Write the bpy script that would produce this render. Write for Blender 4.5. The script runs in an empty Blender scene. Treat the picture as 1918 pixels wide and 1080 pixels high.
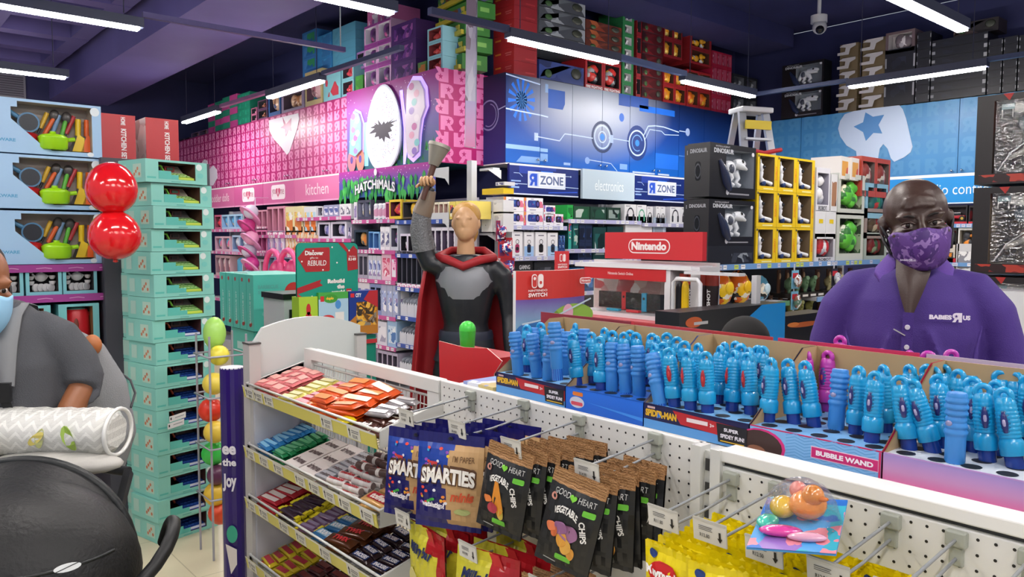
import bpy, math, random
from mathutils import Vector, Matrix
SC = bpy.context.scene
COL = SC.collection
random.seed(7)
R_ = math.radians
# ------------------------------------------------------------------ camera
CF, CPITCH, CROLL, CTH, CH = 1455.68, .0653687, .0041264, .7147027, 1.58
_cp, _sp = math.cos(CPITCH), math.sin(CPITCH)
_d = Vector((-math.cos(CTH)*_cp, math.sin(CTH)*_cp, -_sp))
_r = Vector((math.sin(CTH), math.cos(CTH), 0))
_u = _r.cross(_d)
_R = math.cos(CROLL)*_r + math.sin(CROLL)*_u
_U = math.cos(CROLL)*_u - math.sin(CROLL)*_r
_O = Vector((0, 0, CH))
cam = bpy.data.cameras.new('camera')
cam.sensor_width = 36; cam.lens = CF/1918*36; cam.clip_start = .05; cam.clip_end = 60
camo = bpy.data.objects.new('camera', cam); COL.objects.link(camo)
camo.matrix_world = Matrix(((_R.x, _U.x, -_d.x, 0), (_R.y, _U.y, -_d.y, 0), (_R.z, _U.z, -_d.z, CH), (0, 0, 0, 1)))
SC.camera = camo
SC.view_settings.view_transform = 'Standard'; SC.view_settings.look = 'None'
SC.view_settings.gamma = 1; SC.view_settings.use_curve_mapping = False
SC.view_settings.exposure = 0.45
w = bpy.data.worlds.new('world'); SC.world = w; w.use_nodes = True
w.node_tree.nodes['Background'].inputs[0].default_value = (.80, .86, 1, 1)
w.node_tree.nodes['Background'].inputs[1].default_value = .36
LAMP = 74.0
SC.cycles.max_bounces = 6; SC.cycles.diffuse_bounces = 3; SC.cycles.glossy_bounces = 2
SC.cycles.transmission_bounces = 4; SC.cycles.transparent_max_bounces = 10
SC.cycles.sample_clamp_indirect = 4; SC.cycles.caustics_reflective = False; SC.cycles.caustics_refractive = False

def P(px, py, ax, val):
    """where the line of sight through a pixel meets the plane ax = val"""
    q = _d + _R*((px-959)/CF) - _U*((py-540)/CF)
    i = 'xyz'.index(ax)
    return _O + q*((val-_O[i])/q[i])
# ------------------------------------------------------------------ materials
_M = {}
def lin(h):
    h = h.lstrip('#'); o = []
    for i in (0, 2, 4):
        c = int(h[i:i+2], 16)/255
        o.append(c/12.92 if c <= .04045 else ((c+.055)/1.055)**2.4)
    return (*o, 1)
def _new(name):
    m = bpy.data.materials.new(name); m.use_nodes = True
    return m, m.node_tree, m.node_tree.nodes['Principled BSDF']
def M(h, r=.5, metal=0, bump=0, bs=60, var=0, coat=0, sub=0):
    k = (h, r, metal, bump, bs, var, coat)
    if k in _M: return _M[k]
    m, t, p = _new('m_'+h)
    p.inputs['Base Color'].default_value = lin(h); p.inputs['Roughness'].default_value = r; p.inputs['Metallic'].default_value = metal
    if coat: p.inputs['Coat Weight'].default_value = coat; p.inputs['Coat Roughness'].default_value = .08
    if bump or var:
        tc = t.nodes.new('ShaderNodeTexCoord'); n = t.nodes.new('ShaderNodeTexNoise'); n.inputs['Scale'].default_value = bs
        n.inputs['Detail'].default_value = 3
        t.links.new(tc.outputs['Object'], n.inputs['Vector'])
        if bump:
            b = t.nodes.new('ShaderNodeBump'); b.inputs['Strength'].default_value = bump; b.inputs['Distance'].default_value = .01
            t.links.new(n.outputs['Fac'], b.inputs['Height']); t.links.new(b.outputs['Normal'], p.inputs['Normal'])
        if var:
            x = t.nodes.new('ShaderNodeMix'); x.data_type = 'RGBA'; c = lin(h)
            x.inputs[6].default_value = tuple(a*(1-var) for a in c[:3])+(1,); x.inputs[7].default_value = tuple(min(1, a*(1+var)) for a in c[:3])+(1,)
            t.links.new(n.outputs['Fac'], x.inputs[0]); t.links.new(x.outputs[2], p.inputs['Base Color'])
    _M[k] = m; return m
def EM(h, s):
    k = ('em', h, s)
    if k not in _M:
        m, t, p = _new('glow'); p.inputs['Base Color'].default_value = lin(h)
        p.inputs['Emission Color'].default_value = lin(h); p.inputs['Emission Strength'].default_value = s; _M[k] = m
    return _M[k]
def ART(pal, scale=14, r=.4, seed=0, stretch=(1, 1, 1), rand=False):
    """printed colour patchwork: random cells of the palette"""
    k = ('art', tuple(pal), scale, r, seed, stretch, rand)
    if k in _M: return _M[k]
    m, t, p = _new('print'); p.inputs['Roughness'].default_value = r
    tc = t.nodes.new('ShaderNodeTexCoord'); mp = t.nodes.new('ShaderNodeMapping'); mp.inputs['Location'].default_value = (seed*1.7, seed*.9, seed*2.3)
    mp.inputs['Scale'].default_value = stretch
    n = t.nodes.new('ShaderNodeTexNoise'); n.inputs['Scale'].default_value = scale*.6; n.inputs['Detail'].default_value = 2
    ad = t.nodes.new('ShaderNodeMix'); ad.data_type = 'RGBA'; ad.inputs[0].default_value = .12
    v = t.nodes.new('ShaderNodeTexVoronoi'); v.inputs['Scale'].default_value = scale
    s = t.nodes.new('ShaderNodeSeparateColor'); cr = t.nodes.new('ShaderNodeValToRGB'); cr.color_ramp.interpolation = 'CONSTANT'
    L = t.links.new
    L(tc.outputs['Object'], mp.inputs[0]); L(mp.outputs[0], n.inputs['Vector']); L(mp.outputs[0], ad.inputs[6]); L(n.outputs['Color'], ad.inputs[7])
    L(ad.outputs[2], v.inputs['Vector']); L(v.outputs['Color'], s.inputs[0]); L(s.outputs[0], cr.inputs[0]); L(cr.outputs[0], p.inputs['Base Color'])
    e = cr.color_ramp.elements
    while len(e) < len(pal): e.new(.5)
    for i, c in enumerate(pal):
        e[i].position = i/len(pal); e[i].color = lin(c)
    _M[k] = m; return m
def GRAD(c0, c1, axis=2, a=0, b=1, r=.5, mid=None):
    """printed gradient along an object axis from a to b"""
    k = ('gr', c0, c1, axis, a, b, r, mid)
    if k in _M: return _M[k]
    m, t, p = _new('printed_gradient'); p.inputs['Roughness'].default_value = r
    tc = t.nodes.new('ShaderNodeTexCoord'); s = t.nodes.new('ShaderNodeSeparateXYZ'); mr = t.nodes.new('ShaderNodeMapRange')
    mr.inputs[1].default_value = a; mr.inputs[2].default_value = b
    cr = t.nodes.new('ShaderNodeValToRGB'); e = cr.color_ramp.elements; e[0].color = lin(c0); e[1].color = lin(c1)
    if mid:
        x = e.new(.5); x.color = lin(mid)
    L = t.links.new
    L(tc.outputs['Object'], s.inputs[0]); L(s.outputs[axis], mr.inputs[0]); L(mr.outputs[0], cr.inputs[0]); L(cr.outputs[0], p.inputs['Base Color'])
    _M[k] = m; return m
def FILM(tint='ffffff', a=.12, r=.08):
    k = ('film', tint, a, r)
    if k in _M: return _M[k]
    m, t, p = _new('clear_film'); t.nodes.remove(p)
    tr = t.nodes.new('ShaderNodeBsdfTransparent'); tr.inputs[0].default_value = lin(tint)
    g = t.nodes.new('ShaderNodeBsdfGlossy'); g.inputs['Roughness'].default_value = r
    mx = t.nodes.new('ShaderNodeMixShader'); lw = t.nodes.new('ShaderNodeLayerWeight'); lw.inputs[0].default_value = .3
    ma = t.nodes.new('ShaderNodeMath'); ma.operation = 'MULTIPLY_ADD'; ma.inputs[1].default_value = .5; ma.inputs[2].default_value = a
    nz = t.nodes.new('ShaderNodeTexNoise'); nz.inputs['Scale'].default_value = 22
    bp = t.nodes.new('ShaderNodeBump'); bp.inputs['Strength'].default_value = .5; bp.inputs['Distance'].default_value = .02
    L = t.links.new
    L(nz.outputs[0], bp.inputs['Height']); L(bp.outputs[0], g.inputs['Normal'])
    L(lw.outputs['Fresnel'], ma.inputs[0]); L(ma.outputs[0], mx.inputs[0]); L(tr.outputs[0], mx.inputs[1]); L(g.outputs[0], mx.inputs[2])
    L(mx.outputs[0], t.nodes['Material Output'].inputs[0]); _M[k] = m; return m
WHT, GRY, DRK, BLK = M('e8e8ea', .4), M('9a9da2', .4), M('26282c', .5), M('0c0c0e', .45)
# ------------------------------------------------------------------ text
_T = {}
def tmesh(s, bold=.02):
    k = (s, bold)
    if k in _T: return _T[k]
    c = bpy.data.curves.new('t', 'FONT'); c.body = s; c.offset = bold; c.resolution_u = 3; c.fill_mode = 'FRONT'
    o = bpy.data.objects.new('t', c); COL.objects.link(o)
    me = bpy.data.meshes.new_from_object(o.evaluated_get(bpy.context.evaluated_depsgraph_get()))
    vs = [(v.co.x, v.co.y) for v in me.vertices]; fs = [tuple(p.vertices) for p in me.polygons]
    bpy.data.objects.remove(o); bpy.data.curves.remove(c); bpy.data.meshes.remove(me)
    x0 = min(v[0] for v in vs); x1 = max(v[0] for v in vs); y0 = min(v[1] for v in vs); y1 = max(v[1] for v in vs)
    vs = [((x-x0)/(x1-x0), (y-y0)/(y1-y0)) for x, y in vs]
    _T[k] = (vs, fs, (x1-x0)/(y1-y0)); return _T[k]
# ------------------------------------------------------------------ mesh builder
class F:
    """a flat frame: origin, right, up; its normal is right x up"""
    def __init__(s, o, u, v): s.o, s.u, s.v = Vector(o), Vector(u), Vector(v); s.n = s.u.cross(s.v).normalized()
    def p(s, x, y, e=0): return s.o + s.u*x + s.v*y + s.n*e
class MB:
    def __init__(s): s.V, s.Fc, s.mi, s.ms, s.sm = [], [], [], [], []
    def add(s, vs, fs, mat, smooth=False):
        if mat not in s.ms: s.ms.append(mat)
        i = s.ms.index(mat); b = len(s.V); s.V += [tuple(v) for v in vs]
        for f in fs: s.Fc.append(tuple(a+b for a in f)); s.mi.append(i); s.sm.append(smooth)
        return s
    def box(s, lo, hi, mat, mt=None):
        x0, y0, z0 = lo; x1, y1, z1 = hi
        vs = [Vector(c) for c in ((x0,y0,z0),(x1,y0,z0),(x1,y1,z0),(x0,y1,z0),(x0,y0,z1),(x1,y0,z1),(x1,y1,z1),(x0,y1,z1))]
        if mt is not None: vs = [mt @ v for v in vs]
        return s.add(vs, [(3,2,1,0),(4,5,6,7),(0,1,5,4),(1,2,6,5),(2,3,7,6),(3,0,4,7)], mat)
    def bar(s, a, b, w, h, mat, up=(0, 0, 1)):
        a, b = Vector(a), Vector(b); t = (b-a).normalized(); n = t.cross(Vector(up))
        n = n.normalized() if n.length > 1e-4 else Vector((1, 0, 0)); q = n.cross(t)
        vs = [c + n*i*w/2 + q*j*h/2 for c in (a, b) for i, j in ((-1,-1),(1,-1),(1,1),(-1,1))]
        return s.add(vs, [(0,1,2,3),(7,6,5,4),(0,4,5,1),(1,5,6,2),(2,6,7,3),(3,7,4,0)], mat)
    def poly(s, pts, mat): return s.add(pts, [tuple(range(len(pts)))], mat)
    def rect(s, f, x0, y0, x1, y1, mat, e=.0008): return s.poly([f.p(x0,y0,e), f.p(x1,y0,e), f.p(x1,y1,e), f.p(x0,y1,e)], mat)
    def flat(s, f, pts, mat, e=.0008): return s.poly([f.p(x, y, e) for x, y in pts], mat)
    def ell(s, f, cx, cy, rx, ry, mat, e=.0008, n=20, a0=0, a1=2*math.pi):
        return s.flat(f, [(cx+rx*math.cos(a0+(a1-a0)*i/n), cy+ry*math.sin(a0+(a1-a0)*i/n)) for i in range(n)], mat, e)
    def ring(s, f, cx, cy, r0, r1, mat, e=.001, n=28, a0=0, a1=360, asp=1):
        vs = []; fs = []
        for i in range(n+1):
            a = R_(a0+(a1-a0)*i/n)
            vs += [f.p(cx+r0*math.cos(a), cy+r0*asp*math.sin(a), e), f.p(cx+r1*math.cos(a), cy+r1*asp*math.sin(a), e)]
        for i in range(n): fs.append((2*i, 2*i+1, 2*i+3, 2*i+2))
        return s.add(vs, fs, mat)
    def rr(s, f, x0, y0, x1, y1, r, mat, e=.0008, n=4):
        pts = []
        for cx, cy, a in ((x1-r, y0+r, -90), (x1-r, y1-r, 0), (x0+r, y1-r, 90), (x0+r, y0+r, 180)):
            pts += [(cx+r*math.cos(R_(a+90*i/n)), cy+r*math.sin(R_(a+90*i/n))) for i in range(n+1)]
        return s.flat(f, pts, mat, e)
    def star(s, f, cx, cy, r, mat, e=.0015, rot=0, asp=1):
        return s.flat(f, [(cx+(r if i%2==0 else r*.42)*math.sin(R_(rot+36*i)), cy+asp*(r if i%2==0 else r*.42)*math.cos(R_(rot+36*i))) for i in range(10)], mat, e)
    def line(s, f, pts, w, mat, e=.0012):
        for (x0, y0), (x1, y1) in zip(pts, pts[1:]):
            L = math.hypot(x1-x0, y1-y0) or 1; nx, ny = -(y1-y0)/L*w/2, (x1-x0)/L*w/2
            s.flat(f, [(x0-nx, y0-ny), (x1-nx, y1-ny), (x1+nx, y1+ny), (x0+nx, y0+ny)], mat, e)
        return s
    def text(s, f, t, x0, y0, x1, y1, mat, e=.0012, bold=.02, fit=True, arc=0, slant=0):
        vs, fs, asp = tmesh(t, bold)
        W, H = x1-x0, y1-y0
        if not fit and W/H > asp: x0 += (W-H*asp)/2; W = H*asp
        out = []
        for x, y in vs:
            out.append(f.p(x0+x*W+slant*y*H, y0+y*H+arc*H*(1-(2*x-1)**2), e))
        return s.add(out, fs, mat)
    def cyl(s, a, b, r0, r1, mat, n=12, caps=True, smooth=True):
        a, b = Vector(a), Vector(b); t = (b-a).normalized(); q = t.orthogonal().normalized(); w_ = t.cross(q)
        vs = []
        for c, r in ((a, r0), (b, r1)):
            vs += [c + q*r*math.cos(2*math.pi*i/n) + w_*r*math.sin(2*math.pi*i/n) for i in range(n)]
        s.add(vs, [(i, (i+1) % n, n+(i+1) % n, n+i) for i in range(n)], mat, smooth)
        if caps: s.add(vs[:n], [tuple(range(n))[::-1]], mat); s.add(vs[n:], [tuple(range(n))], mat)
        return s
    def tube(s, pts, r, mat, n=8, closed=False):
        pts = [Vector(p) for p in pts]; rs = r if isinstance(r, (list, tuple)) else [r]*len(pts)
        N = len(pts); vs = []; q = None
        for i, p in enumerate(pts):
            t = (pts[(i+1) % N] - pts[i-1]) if closed or 0 < i < N-1 else (pts[1]-pts[0] if i == 0 else pts[-1]-pts[-2])
            t.normalize()
            if q is None: q = t.orthogonal()
            q = (q - t*q.dot(t)).normalized(); w_ = t.cross(q)
            vs += [p + q*rs[i]*math.cos(2*math.pi*j/n) + w_*rs[i]*math.sin(2*math.pi*j/n) for j in range(n)]
        fs = []
        for i in range(N if closed else N-1):
            k = (i+1) % N
            fs += [(i*n+j, i*n+(j+1) % n, k*n+(j+1) % n, k*n+j) for j in range(n)]
        s.add(vs, fs, mat, True)
        if not closed: s.add(vs[:n], [tuple(range(n))[::-1]], mat); s.add(vs[-n:], [tuple(range(n))], mat)
        return s
    def lathe(s, prof, mat, n=16, mt=None, caps=True):
        mt = mt or Matrix(); vs = []
        for r, z in prof: vs += [mt @ Vector((r*math.cos(2*math.pi*i/n), r*math.sin(2*math.pi*i/n), z)) for i in range(n)]
        fs = []
        for k in range(len(prof)-1): fs += [(k*n+i, k*n+(i+1) % n, (k+1)*n+(i+1) % n, (k+1)*n+i) for i in range(n)]
        s.add(vs, fs, mat, True)
        if caps: s.add(vs[:n], [tuple(range(n))[::-1]], mat); s.add(vs[-n:], [tuple(range(n))], mat)
        return s
    def ball(s, c, r, mat, n=14, k=9, mt=None):
        c = Vector(c); r = (r, r, r) if not isinstance(r, (tuple, list)) else r
        mt = mt or Matrix(); vs = [c + mt @ Vector((0, 0, -r[2]))]
        for j in range(1, k):
            a = math.pi*j/k
            vs += [c + mt @ Vector((r[0]*math.sin(a)*math.cos(2*math.pi*i/n), r[1]*math.sin(a)*math.sin(2*math.pi*i/n), -r[2]*math.cos(a))) for i in range(n)]
        vs.append(c + mt @ Vector((0, 0, r[2]))); fs = []
        for i in range(n): fs.append((0, 1+(i+1) % n, 1+i)); fs.append((len(vs)-1, 1+(k-2)*n+i, 1+(k-2)*n+(i+1) % n))
        for j in range(k-2): fs += [(1+j*n+i, 1+j*n+(i+1) % n, 1+(j+1)*n+(i+1) % n, 1+(j+1)*n+i) for i in range(n)]
        return s.add(vs, fs, mat, True)
    def loft(s, secs, mat, caps=True, closed=True):
        n = len(secs[0]); vs = [v for c in secs for v in c]; fs = []
        for k in range(len(secs)-1):
            for i in range(n if closed else n-1): fs.append((k*n+i, k*n+(i+1) % n, (k+1)*n+(i+1) % n, (k+1)*n+i))
        s.add(vs, fs, mat, True)
        if caps: s.add(secs[0], [tuple(range(n))[::-1]], mat, True); s.add(secs[-1], [tuple(range(n))], mat, True)
        return s
    def trace(s, pts, ax, val, mat): return s.poly([P(x, y, ax, val) for x, y in pts], mat)
    def mesh(s, name):
        me = bpy.data.meshes.new(name); me.from_pydata(s.V, [], s.Fc)
        for m in s.ms: me.materials.append(m)
        me.polygons.foreach_set('material_index', s.mi); me.polygons.foreach_set('use_smooth', s.sm); me.update(); return me
    def build(s, name, parent=None, loc=None, rz=0, mods=(), **kw):
        o = bpy.data.objects.new(name, s.mesh(name)); COL.objects.link(o)
        if parent is not None: o.parent = parent
        if loc is not None: o.location = loc
        o.rotation_euler.z = rz
        for md in mods:
            x = o.modifiers.new(md[0].lower(), md[0])
            for a, b in md[1].items(): setattr(x, a, b)
        tag(o, **kw); return o
def tag(o, label=None, cat=None, group=None, kind=None):
    if label: o['label'] = label
    if cat: o['category'] = cat
    if group: o['group'] = group
    if kind: o['kind'] = kind
    return o
def thing(name, loc=(0, 0, 0), rz=0, label=None, cat=None, group=None, kind=None):
    o = bpy.data.objects.new(name, None); COL.objects.link(o); o.empty_display_size = .05
    o.location = loc; o.rotation_euler.z = rz; return tag(o, label, cat, group, kind)
def dup(src, loc, rz=0, label=None, group=None, rot=None):
    def cp(o, par):
        c = o.copy(); COL.objects.link(c)
        if par is not None: c.parent = par
        for ch in KIDS.get(o.name, ()): cp(ch, c)
        return c
    r = cp(src, None); r.location = loc
    r.rotation_euler = rot if rot else (0, 0, rz)
    if label: r['label'] = label
    if group: r['group'] = group
    return r
KIDS = {}
def reg(root):
    """remember the children of a first copy so that dup can copy them"""
    for o in [root]+list(root.children_recursive):
        if o.children: KIDS[o.name] = list(o.children)
    return root
BEV = lambda w_=.003, n=2: ('BEVEL', dict(width=w_, segments=n, limit_method='ANGLE', angle_limit=R_(40)))
REM = lambda v=.008: ('REMESH', dict(mode='VOXEL', voxel_size=v, use_smooth_shade=True))
SMO = lambda n=4: ('SMOOTH', dict(factor=.6, iterations=n))
SUB = lambda n=1: ('SUBSURF', dict(levels=n, render_levels=n))
ORD = ('first second third fourth fifth sixth seventh eighth ninth tenth eleventh twelfth thirteenth fourteenth fifteenth sixteenth seventeenth eighteenth nineteenth twentieth').split()
def nth(i):
    if i < 20: return ORD[i]
    t, o = divmod(i+1, 10)
    T = {2: 'twent', 3: 'thirt', 4: 'fort', 5: 'fift', 6: 'sixt', 7: 'sevent', 8: 'eight', 9: 'ninet'}[t]
    return T+'ieth' if o == 0 else T+'y-'+ORD[o-1]
_used = {}
def first_or_dup(key, maker, loc, rz=0, label=None, group=None, rot=None, cat=None):
    """the first of a kind is made, the others are copies of it and of its parts"""
    if key not in _used:
        o = maker(); o.location = loc; o.rotation_euler = rot if rot else (0, 0, rz)
        tag(o, label, cat, group); _used[key] = reg(o); return o
    return dup(_used[key], loc, rz, label, group, rot)
# planes of the shop: the aisle of games and gadgets, the pink wall, the back wall, the counter rail
XR, YP, YT, CEIL = -5.57, 4.25, 8.87, 4.15
# ------------------------------------------------------------------ the shop's shell
def struct(name, m, **k): return m.build(name, kind='structure', **k)
NAVY = M('2e3060', .75, bump=.15, bs=3, var=.25); NAVYW = M('2a2e5c', .7, var=.2, bs=2); PURP = M('5c5592', .7, var=.3, bs=1.2)
def floor_mat():
    m, t, p = _new('floor_tile'); p.inputs['Roughness'].default_value = .28
    tc = t.nodes.new('ShaderNodeTexCoord'); b = t.nodes.new('ShaderNodeTexBrick'); b.offset = 0
    b.inputs['Scale'].default_value = 1; b.inputs['Brick Width'].default_value = .6; b.inputs['Row Height'].default_value = .6; b.inputs['Mortar Size'].default_value = .003
    b.inputs['Color1'].default_value = lin('d9ceb0'); b.inputs['Color2'].default_value = lin('d4c9aa'); b.inputs['Mortar'].default_value = lin('b6ab8c')
    t.links.new(tc.outputs['Object'], b.inputs[0]); t.links.new(b.outputs[0], p.inputs['Base Color']); return m
struct('floor', MB().box((-14, -3.5, -.1), (3.5, 9.2, 0), floor_mat()))
m = MB()
m.box((-14, -3.5, CEIL), (3.5, 9.2, CEIL+.15), NAVY)
struct('ceiling', m)
m = MB()          # waffle ribs of the concrete slab over the far aisle
for i in range(13): m.box((-13.5+i*.9, -3.5, CEIL-.22), (-13.28+i*.9, 2.4, CEIL), PURP)
for j in range(7): m.box((-13.5, -3.2+j*.9, CEIL-.215), (-2.5, -3.0+j*.9, CEIL), PURP)
struct('trim_1', m)
struct('trim_2', MB().box((-13.5, 2.5, 3.62), (-5.7, 3.3, CEIL), PURP))          # dropped beam before the pink wall
struct('trim_3', MB().box((-5.7, -3.5, 3.75), (-5.0, 4.6, CEIL), PURP).box((-5.7, 4.6, 3.93), (-5.1, 9, CEIL), NAVY))
struct('wall_left', MB().box((-13.7, -3.5, 0), (-13.5, 5, CEIL), NAVYW))
struct('wall_back', MB().box((-14, YP+.62, 0), (-5.9, YP+.8, CEIL), NAVYW))
struct('wall_middle', MB().box((XR-.75, YP+.8, 0), (XR-.5, 9.4, CEIL), NAVYW))
struct('wall_right', MB().box((XR-.5, YT+.35, 0), (3.5, YT+.5, CEIL), NAVYW))
# vent grille high on the far wall
v = thing('ventilation_grille', (-13.49, 1.83, 3.6), label='grey louvred ventilation grille high on the far purple wall', cat='vent')
m = MB(); m.box((0, -.3, -.02), (.03, .36, .32), M('8a8a96', .5)); m.build('grille_frame', v)
m = MB()
for i in range(9): m.box((.028, -.27, .01+i*.033), (.05, .33, .026+i*.033), M('4c4a58', .5))
m.build('louvre', v)
# strip lights hung under the ceiling
LEDM = EM('fff8f2', LAMP)
lamp_names = []
def strip(x, y, ax, label, L=1.2, z=3.1, grp='strip lights hanging under the ceiling'):
    t = thing('strip_light', (x, y, z), 0 if ax == 'x' else R_(90), label, 'ceiling light', grp)
    MB().box((-L/2-.03, -.04, .0), (L/2+.03, .04, .07), M('3a3f55', .5)).build('housing', t)
    MB().box((-L/2, -.035, -.02), (L/2, .035, 0), LEDM).build('diffuser', t)
    for s in (-1, 1): MB().cyl((s*L*.42, 0, .09), (s*L*.42, 0, CEIL-z-(.22 if x < -2.5 and y < 2.4 else .0)), .004, .004, M('30324c', .6), 6).build('hanger', t)
    return t
strip(-4.58, 4.55, 'y', 'strip light over the games aisle, nearest the pink wall')
strip(-4.68, 6.85, 'y', 'strip light over the games aisle, nearest the stepladder')
strip(-7.63, 3.63, 'x', 'strip light in front of the boxes above the pink heart cabinets')
strip(-10.2, 3.57, 'x', 'farthest strip light along the pink wall, by the green boxes')
strip(-6.18, 1.13, 'y', 'long strip light at the upper left corner of the picture')
strip(-8.55, 1.12, 'y', 'strip light above the left cookware shelf, beyond the nearer strip')
strip(-3.14, 7.71, 'x', 'strip light in front of the black boxes above the blue cabinets')
strip(-2.2, 5.62, 'y', 'strip light at the upper right, running towards the camera')
for x, y, a in ((-2.2, 2.4, 'y'), (-2.2, .6, 'y'), (-2.2, -1.6, 'y'), (.4, 2.4, 'y'), (.4, .4, 'y'), (.4, -1.6, 'y'), (-4.6, 2.3, 'y'), (-4.4, -.9, 'y'), (.6, 5.6, 'y'), (.2, 7.7, 'x'), (-7.3, -.9, 'y'), (-11.8, 1.1, 'y'), (2.4, .4, 'y'), (2.4, 3.6, 'y')):
    strip(x, y, a, 'strip light outside the picture, lighting the near part of the shop', grp='strip lights outside the picture')
# suspended lighting rails that join the strips
m = MB()
m.bar((-4.58, 3.2, 3.16), (-4.58, 3.92, 3.16), .05, .05, M('33395c', .5)); m.build('lighting_rail', label='dark end piece of the rail nearest the hanging banner', cat='rail'); m = MB(); m.bar((-4.62, 5.18, 3.16), (-4.66, 6.24, 3.16), .05, .05, M('4a5a86', .5))
m.build('lighting_rail', label='blue painted rail joining the strip lights of the games aisle', cat='rail')
m = MB(); m.bar((-6.99, 3.63, 3.16), (-5.6, 3.63, 3.16), .05, .04, M('33395c', .5)); m.build('lighting_rail', label='dark rail running right from the strip over the heart cabinets', cat='rail'); m = MB(); m.bar((-8.26, 3.63, 3.16), (-9.57, 3.6, 3.16), .05, .04, M('8a5a86', .5))
m.build('lighting_rail', label='painted rail joining the strip lights along the pink wall', cat='rail')
m = MB(); m.bar((-6.18, 1.76, 3.2), (-6.15, 3.4, 3.2), .04, .04, M('51497c', .5)); m.cyl((-6.15, 3.36, 3.2), (-6.15, 3.36, 3.6), .006, .006, GRY)
m.build('lighting_rail', label='bare purple rail slanting across the ceiling at the upper left', cat='rail')
m = MB(); m.bar((-3.76, 7.7, 3.16), (-4.9, 7.68, 3.16), .05, .04, M('3b4668', .5)); m.build('lighting_rail', label='rail left of the strip before the black cartons', cat='rail'); m = MB(); m.bar((-2.52, 7.72, 3.16), (-1.2, 7.74, 3.16), .05, .04, M('3b4668', .5))
m.build('lighting_rail', label='rail right of the strip before the black cartons', cat='rail')
# camera on the ceiling
c = thing('security_camera', (-4.3, 8.1, 3.92), label='white dome security camera hanging from the dark ceiling', cat='camera')
MB().cyl((0, 0, .05), (0, 0, .23), .02, .02, WHT).cyl((0, 0, -.02), (0, 0, .06), .085, .085, M('d6d6da', .3), 18).build('mount', c)
MB().ball((.02, -.02, -.07), .075, M('c8c8ce', .25)).build('housing', c)
MB().ball((.045, -.06, -.105), .045, M('15151a', .1)).build('lens', c)

# ------------------------------------------------------------------ cabinet helpers
# local frame of a wall unit: front faces -Y, x to the right; rz=90 degrees turns the front to +X
def glyphR(m, f, x, y, w, h, mat, star, flip=False, updown=False, e=.002):
    """the mirrored block letter with a star in its bowl"""
    pts = [(0, 1), (.62, 1), (.86, .93), (.98, .76), (.98, .6), (.9, .46), (.76, .38), (1, 0), (.66, 0), (.5, .3), (.34, .3), (.34, 0), (0, 0)]
    q = []
    for a, b in pts:
        if not flip: a = 1-a
        if updown: b = 1-b
        q.append((x+a*w, y+b*h))
    m.flat(f, q, mat, e)
    cx = .6 if flip else .4
    m.star(f, x+cx*w, y+(.36 if updown else .64)*h, w*.2, star, e+.0015, asp=1)
def cabinet(name, x0, x1, z0, z1, seams, dep, front, side, loc, rz, label, group=None, knobs=True, gap=M('c8d4ec', .4), decor=None, backs=None):
    """wall cabinet: carcass, doors between the seams, knobs; returns the thing"""
    t = thing(name, loc, rz, label, 'cabinet', group)
    MB().box((x0, .022, z0), (x1, dep, z1), side).box((x0, 0, z0-.012), (x1, dep, z0), WHT).build('carcass', t, mods=())
    n = len(seams)-1
    for i in range(n):
        a, b = seams[i]+.003, seams[i+1]-.003
        d = MB().box((a, 0, z0+.004), (b, .02, z1-.002), front)
        if decor: decor(d, F((a, 0, z0), (1, 0, 0), (0, 0, 1)), b-a, z1-z0, i, a, b)
        d = d.build('door', t)
        if knobs:
            kx = b-.045 if i % 2 == 0 else a+.045
            MB().cyl((kx, 0, z0+.05), (kx, -.02, z0+.05), .006, .006, M('b8bcc6', .2, 1), 8).ball((kx, -.026, z0+.05), .012, M('c8ccd4', .2, 1), 8, 6).build('knob', d)
    return t
# ------------------------------------------------------------------ games aisle: blue cabinets, x = XR, facing +X
YS = [4.745, 5.186, 5.625, 6.067, 6.507, 6.942, 7.366, 7.853, 8.40]
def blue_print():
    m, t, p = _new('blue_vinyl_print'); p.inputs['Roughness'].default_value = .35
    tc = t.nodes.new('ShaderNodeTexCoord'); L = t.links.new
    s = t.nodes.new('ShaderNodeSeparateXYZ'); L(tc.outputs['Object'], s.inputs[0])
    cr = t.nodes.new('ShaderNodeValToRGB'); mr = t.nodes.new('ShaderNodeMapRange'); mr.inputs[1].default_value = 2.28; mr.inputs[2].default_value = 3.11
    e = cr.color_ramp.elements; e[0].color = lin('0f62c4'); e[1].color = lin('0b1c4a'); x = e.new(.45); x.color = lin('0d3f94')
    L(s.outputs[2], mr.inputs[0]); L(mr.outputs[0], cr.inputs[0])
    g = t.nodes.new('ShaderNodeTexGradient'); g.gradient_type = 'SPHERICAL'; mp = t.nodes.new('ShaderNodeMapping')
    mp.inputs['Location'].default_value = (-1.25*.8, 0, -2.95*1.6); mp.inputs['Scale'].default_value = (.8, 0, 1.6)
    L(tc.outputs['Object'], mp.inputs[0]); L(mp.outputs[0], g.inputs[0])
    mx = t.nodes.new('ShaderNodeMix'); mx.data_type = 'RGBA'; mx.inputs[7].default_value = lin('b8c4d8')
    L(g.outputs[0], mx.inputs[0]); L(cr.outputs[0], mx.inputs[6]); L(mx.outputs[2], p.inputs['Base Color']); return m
BP = blue_print()
y0 = YS[0]
LW = M('bcd2f4', .35); LB = M('1d6fe0', .35); DB = M('0a1c55', .35)
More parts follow.
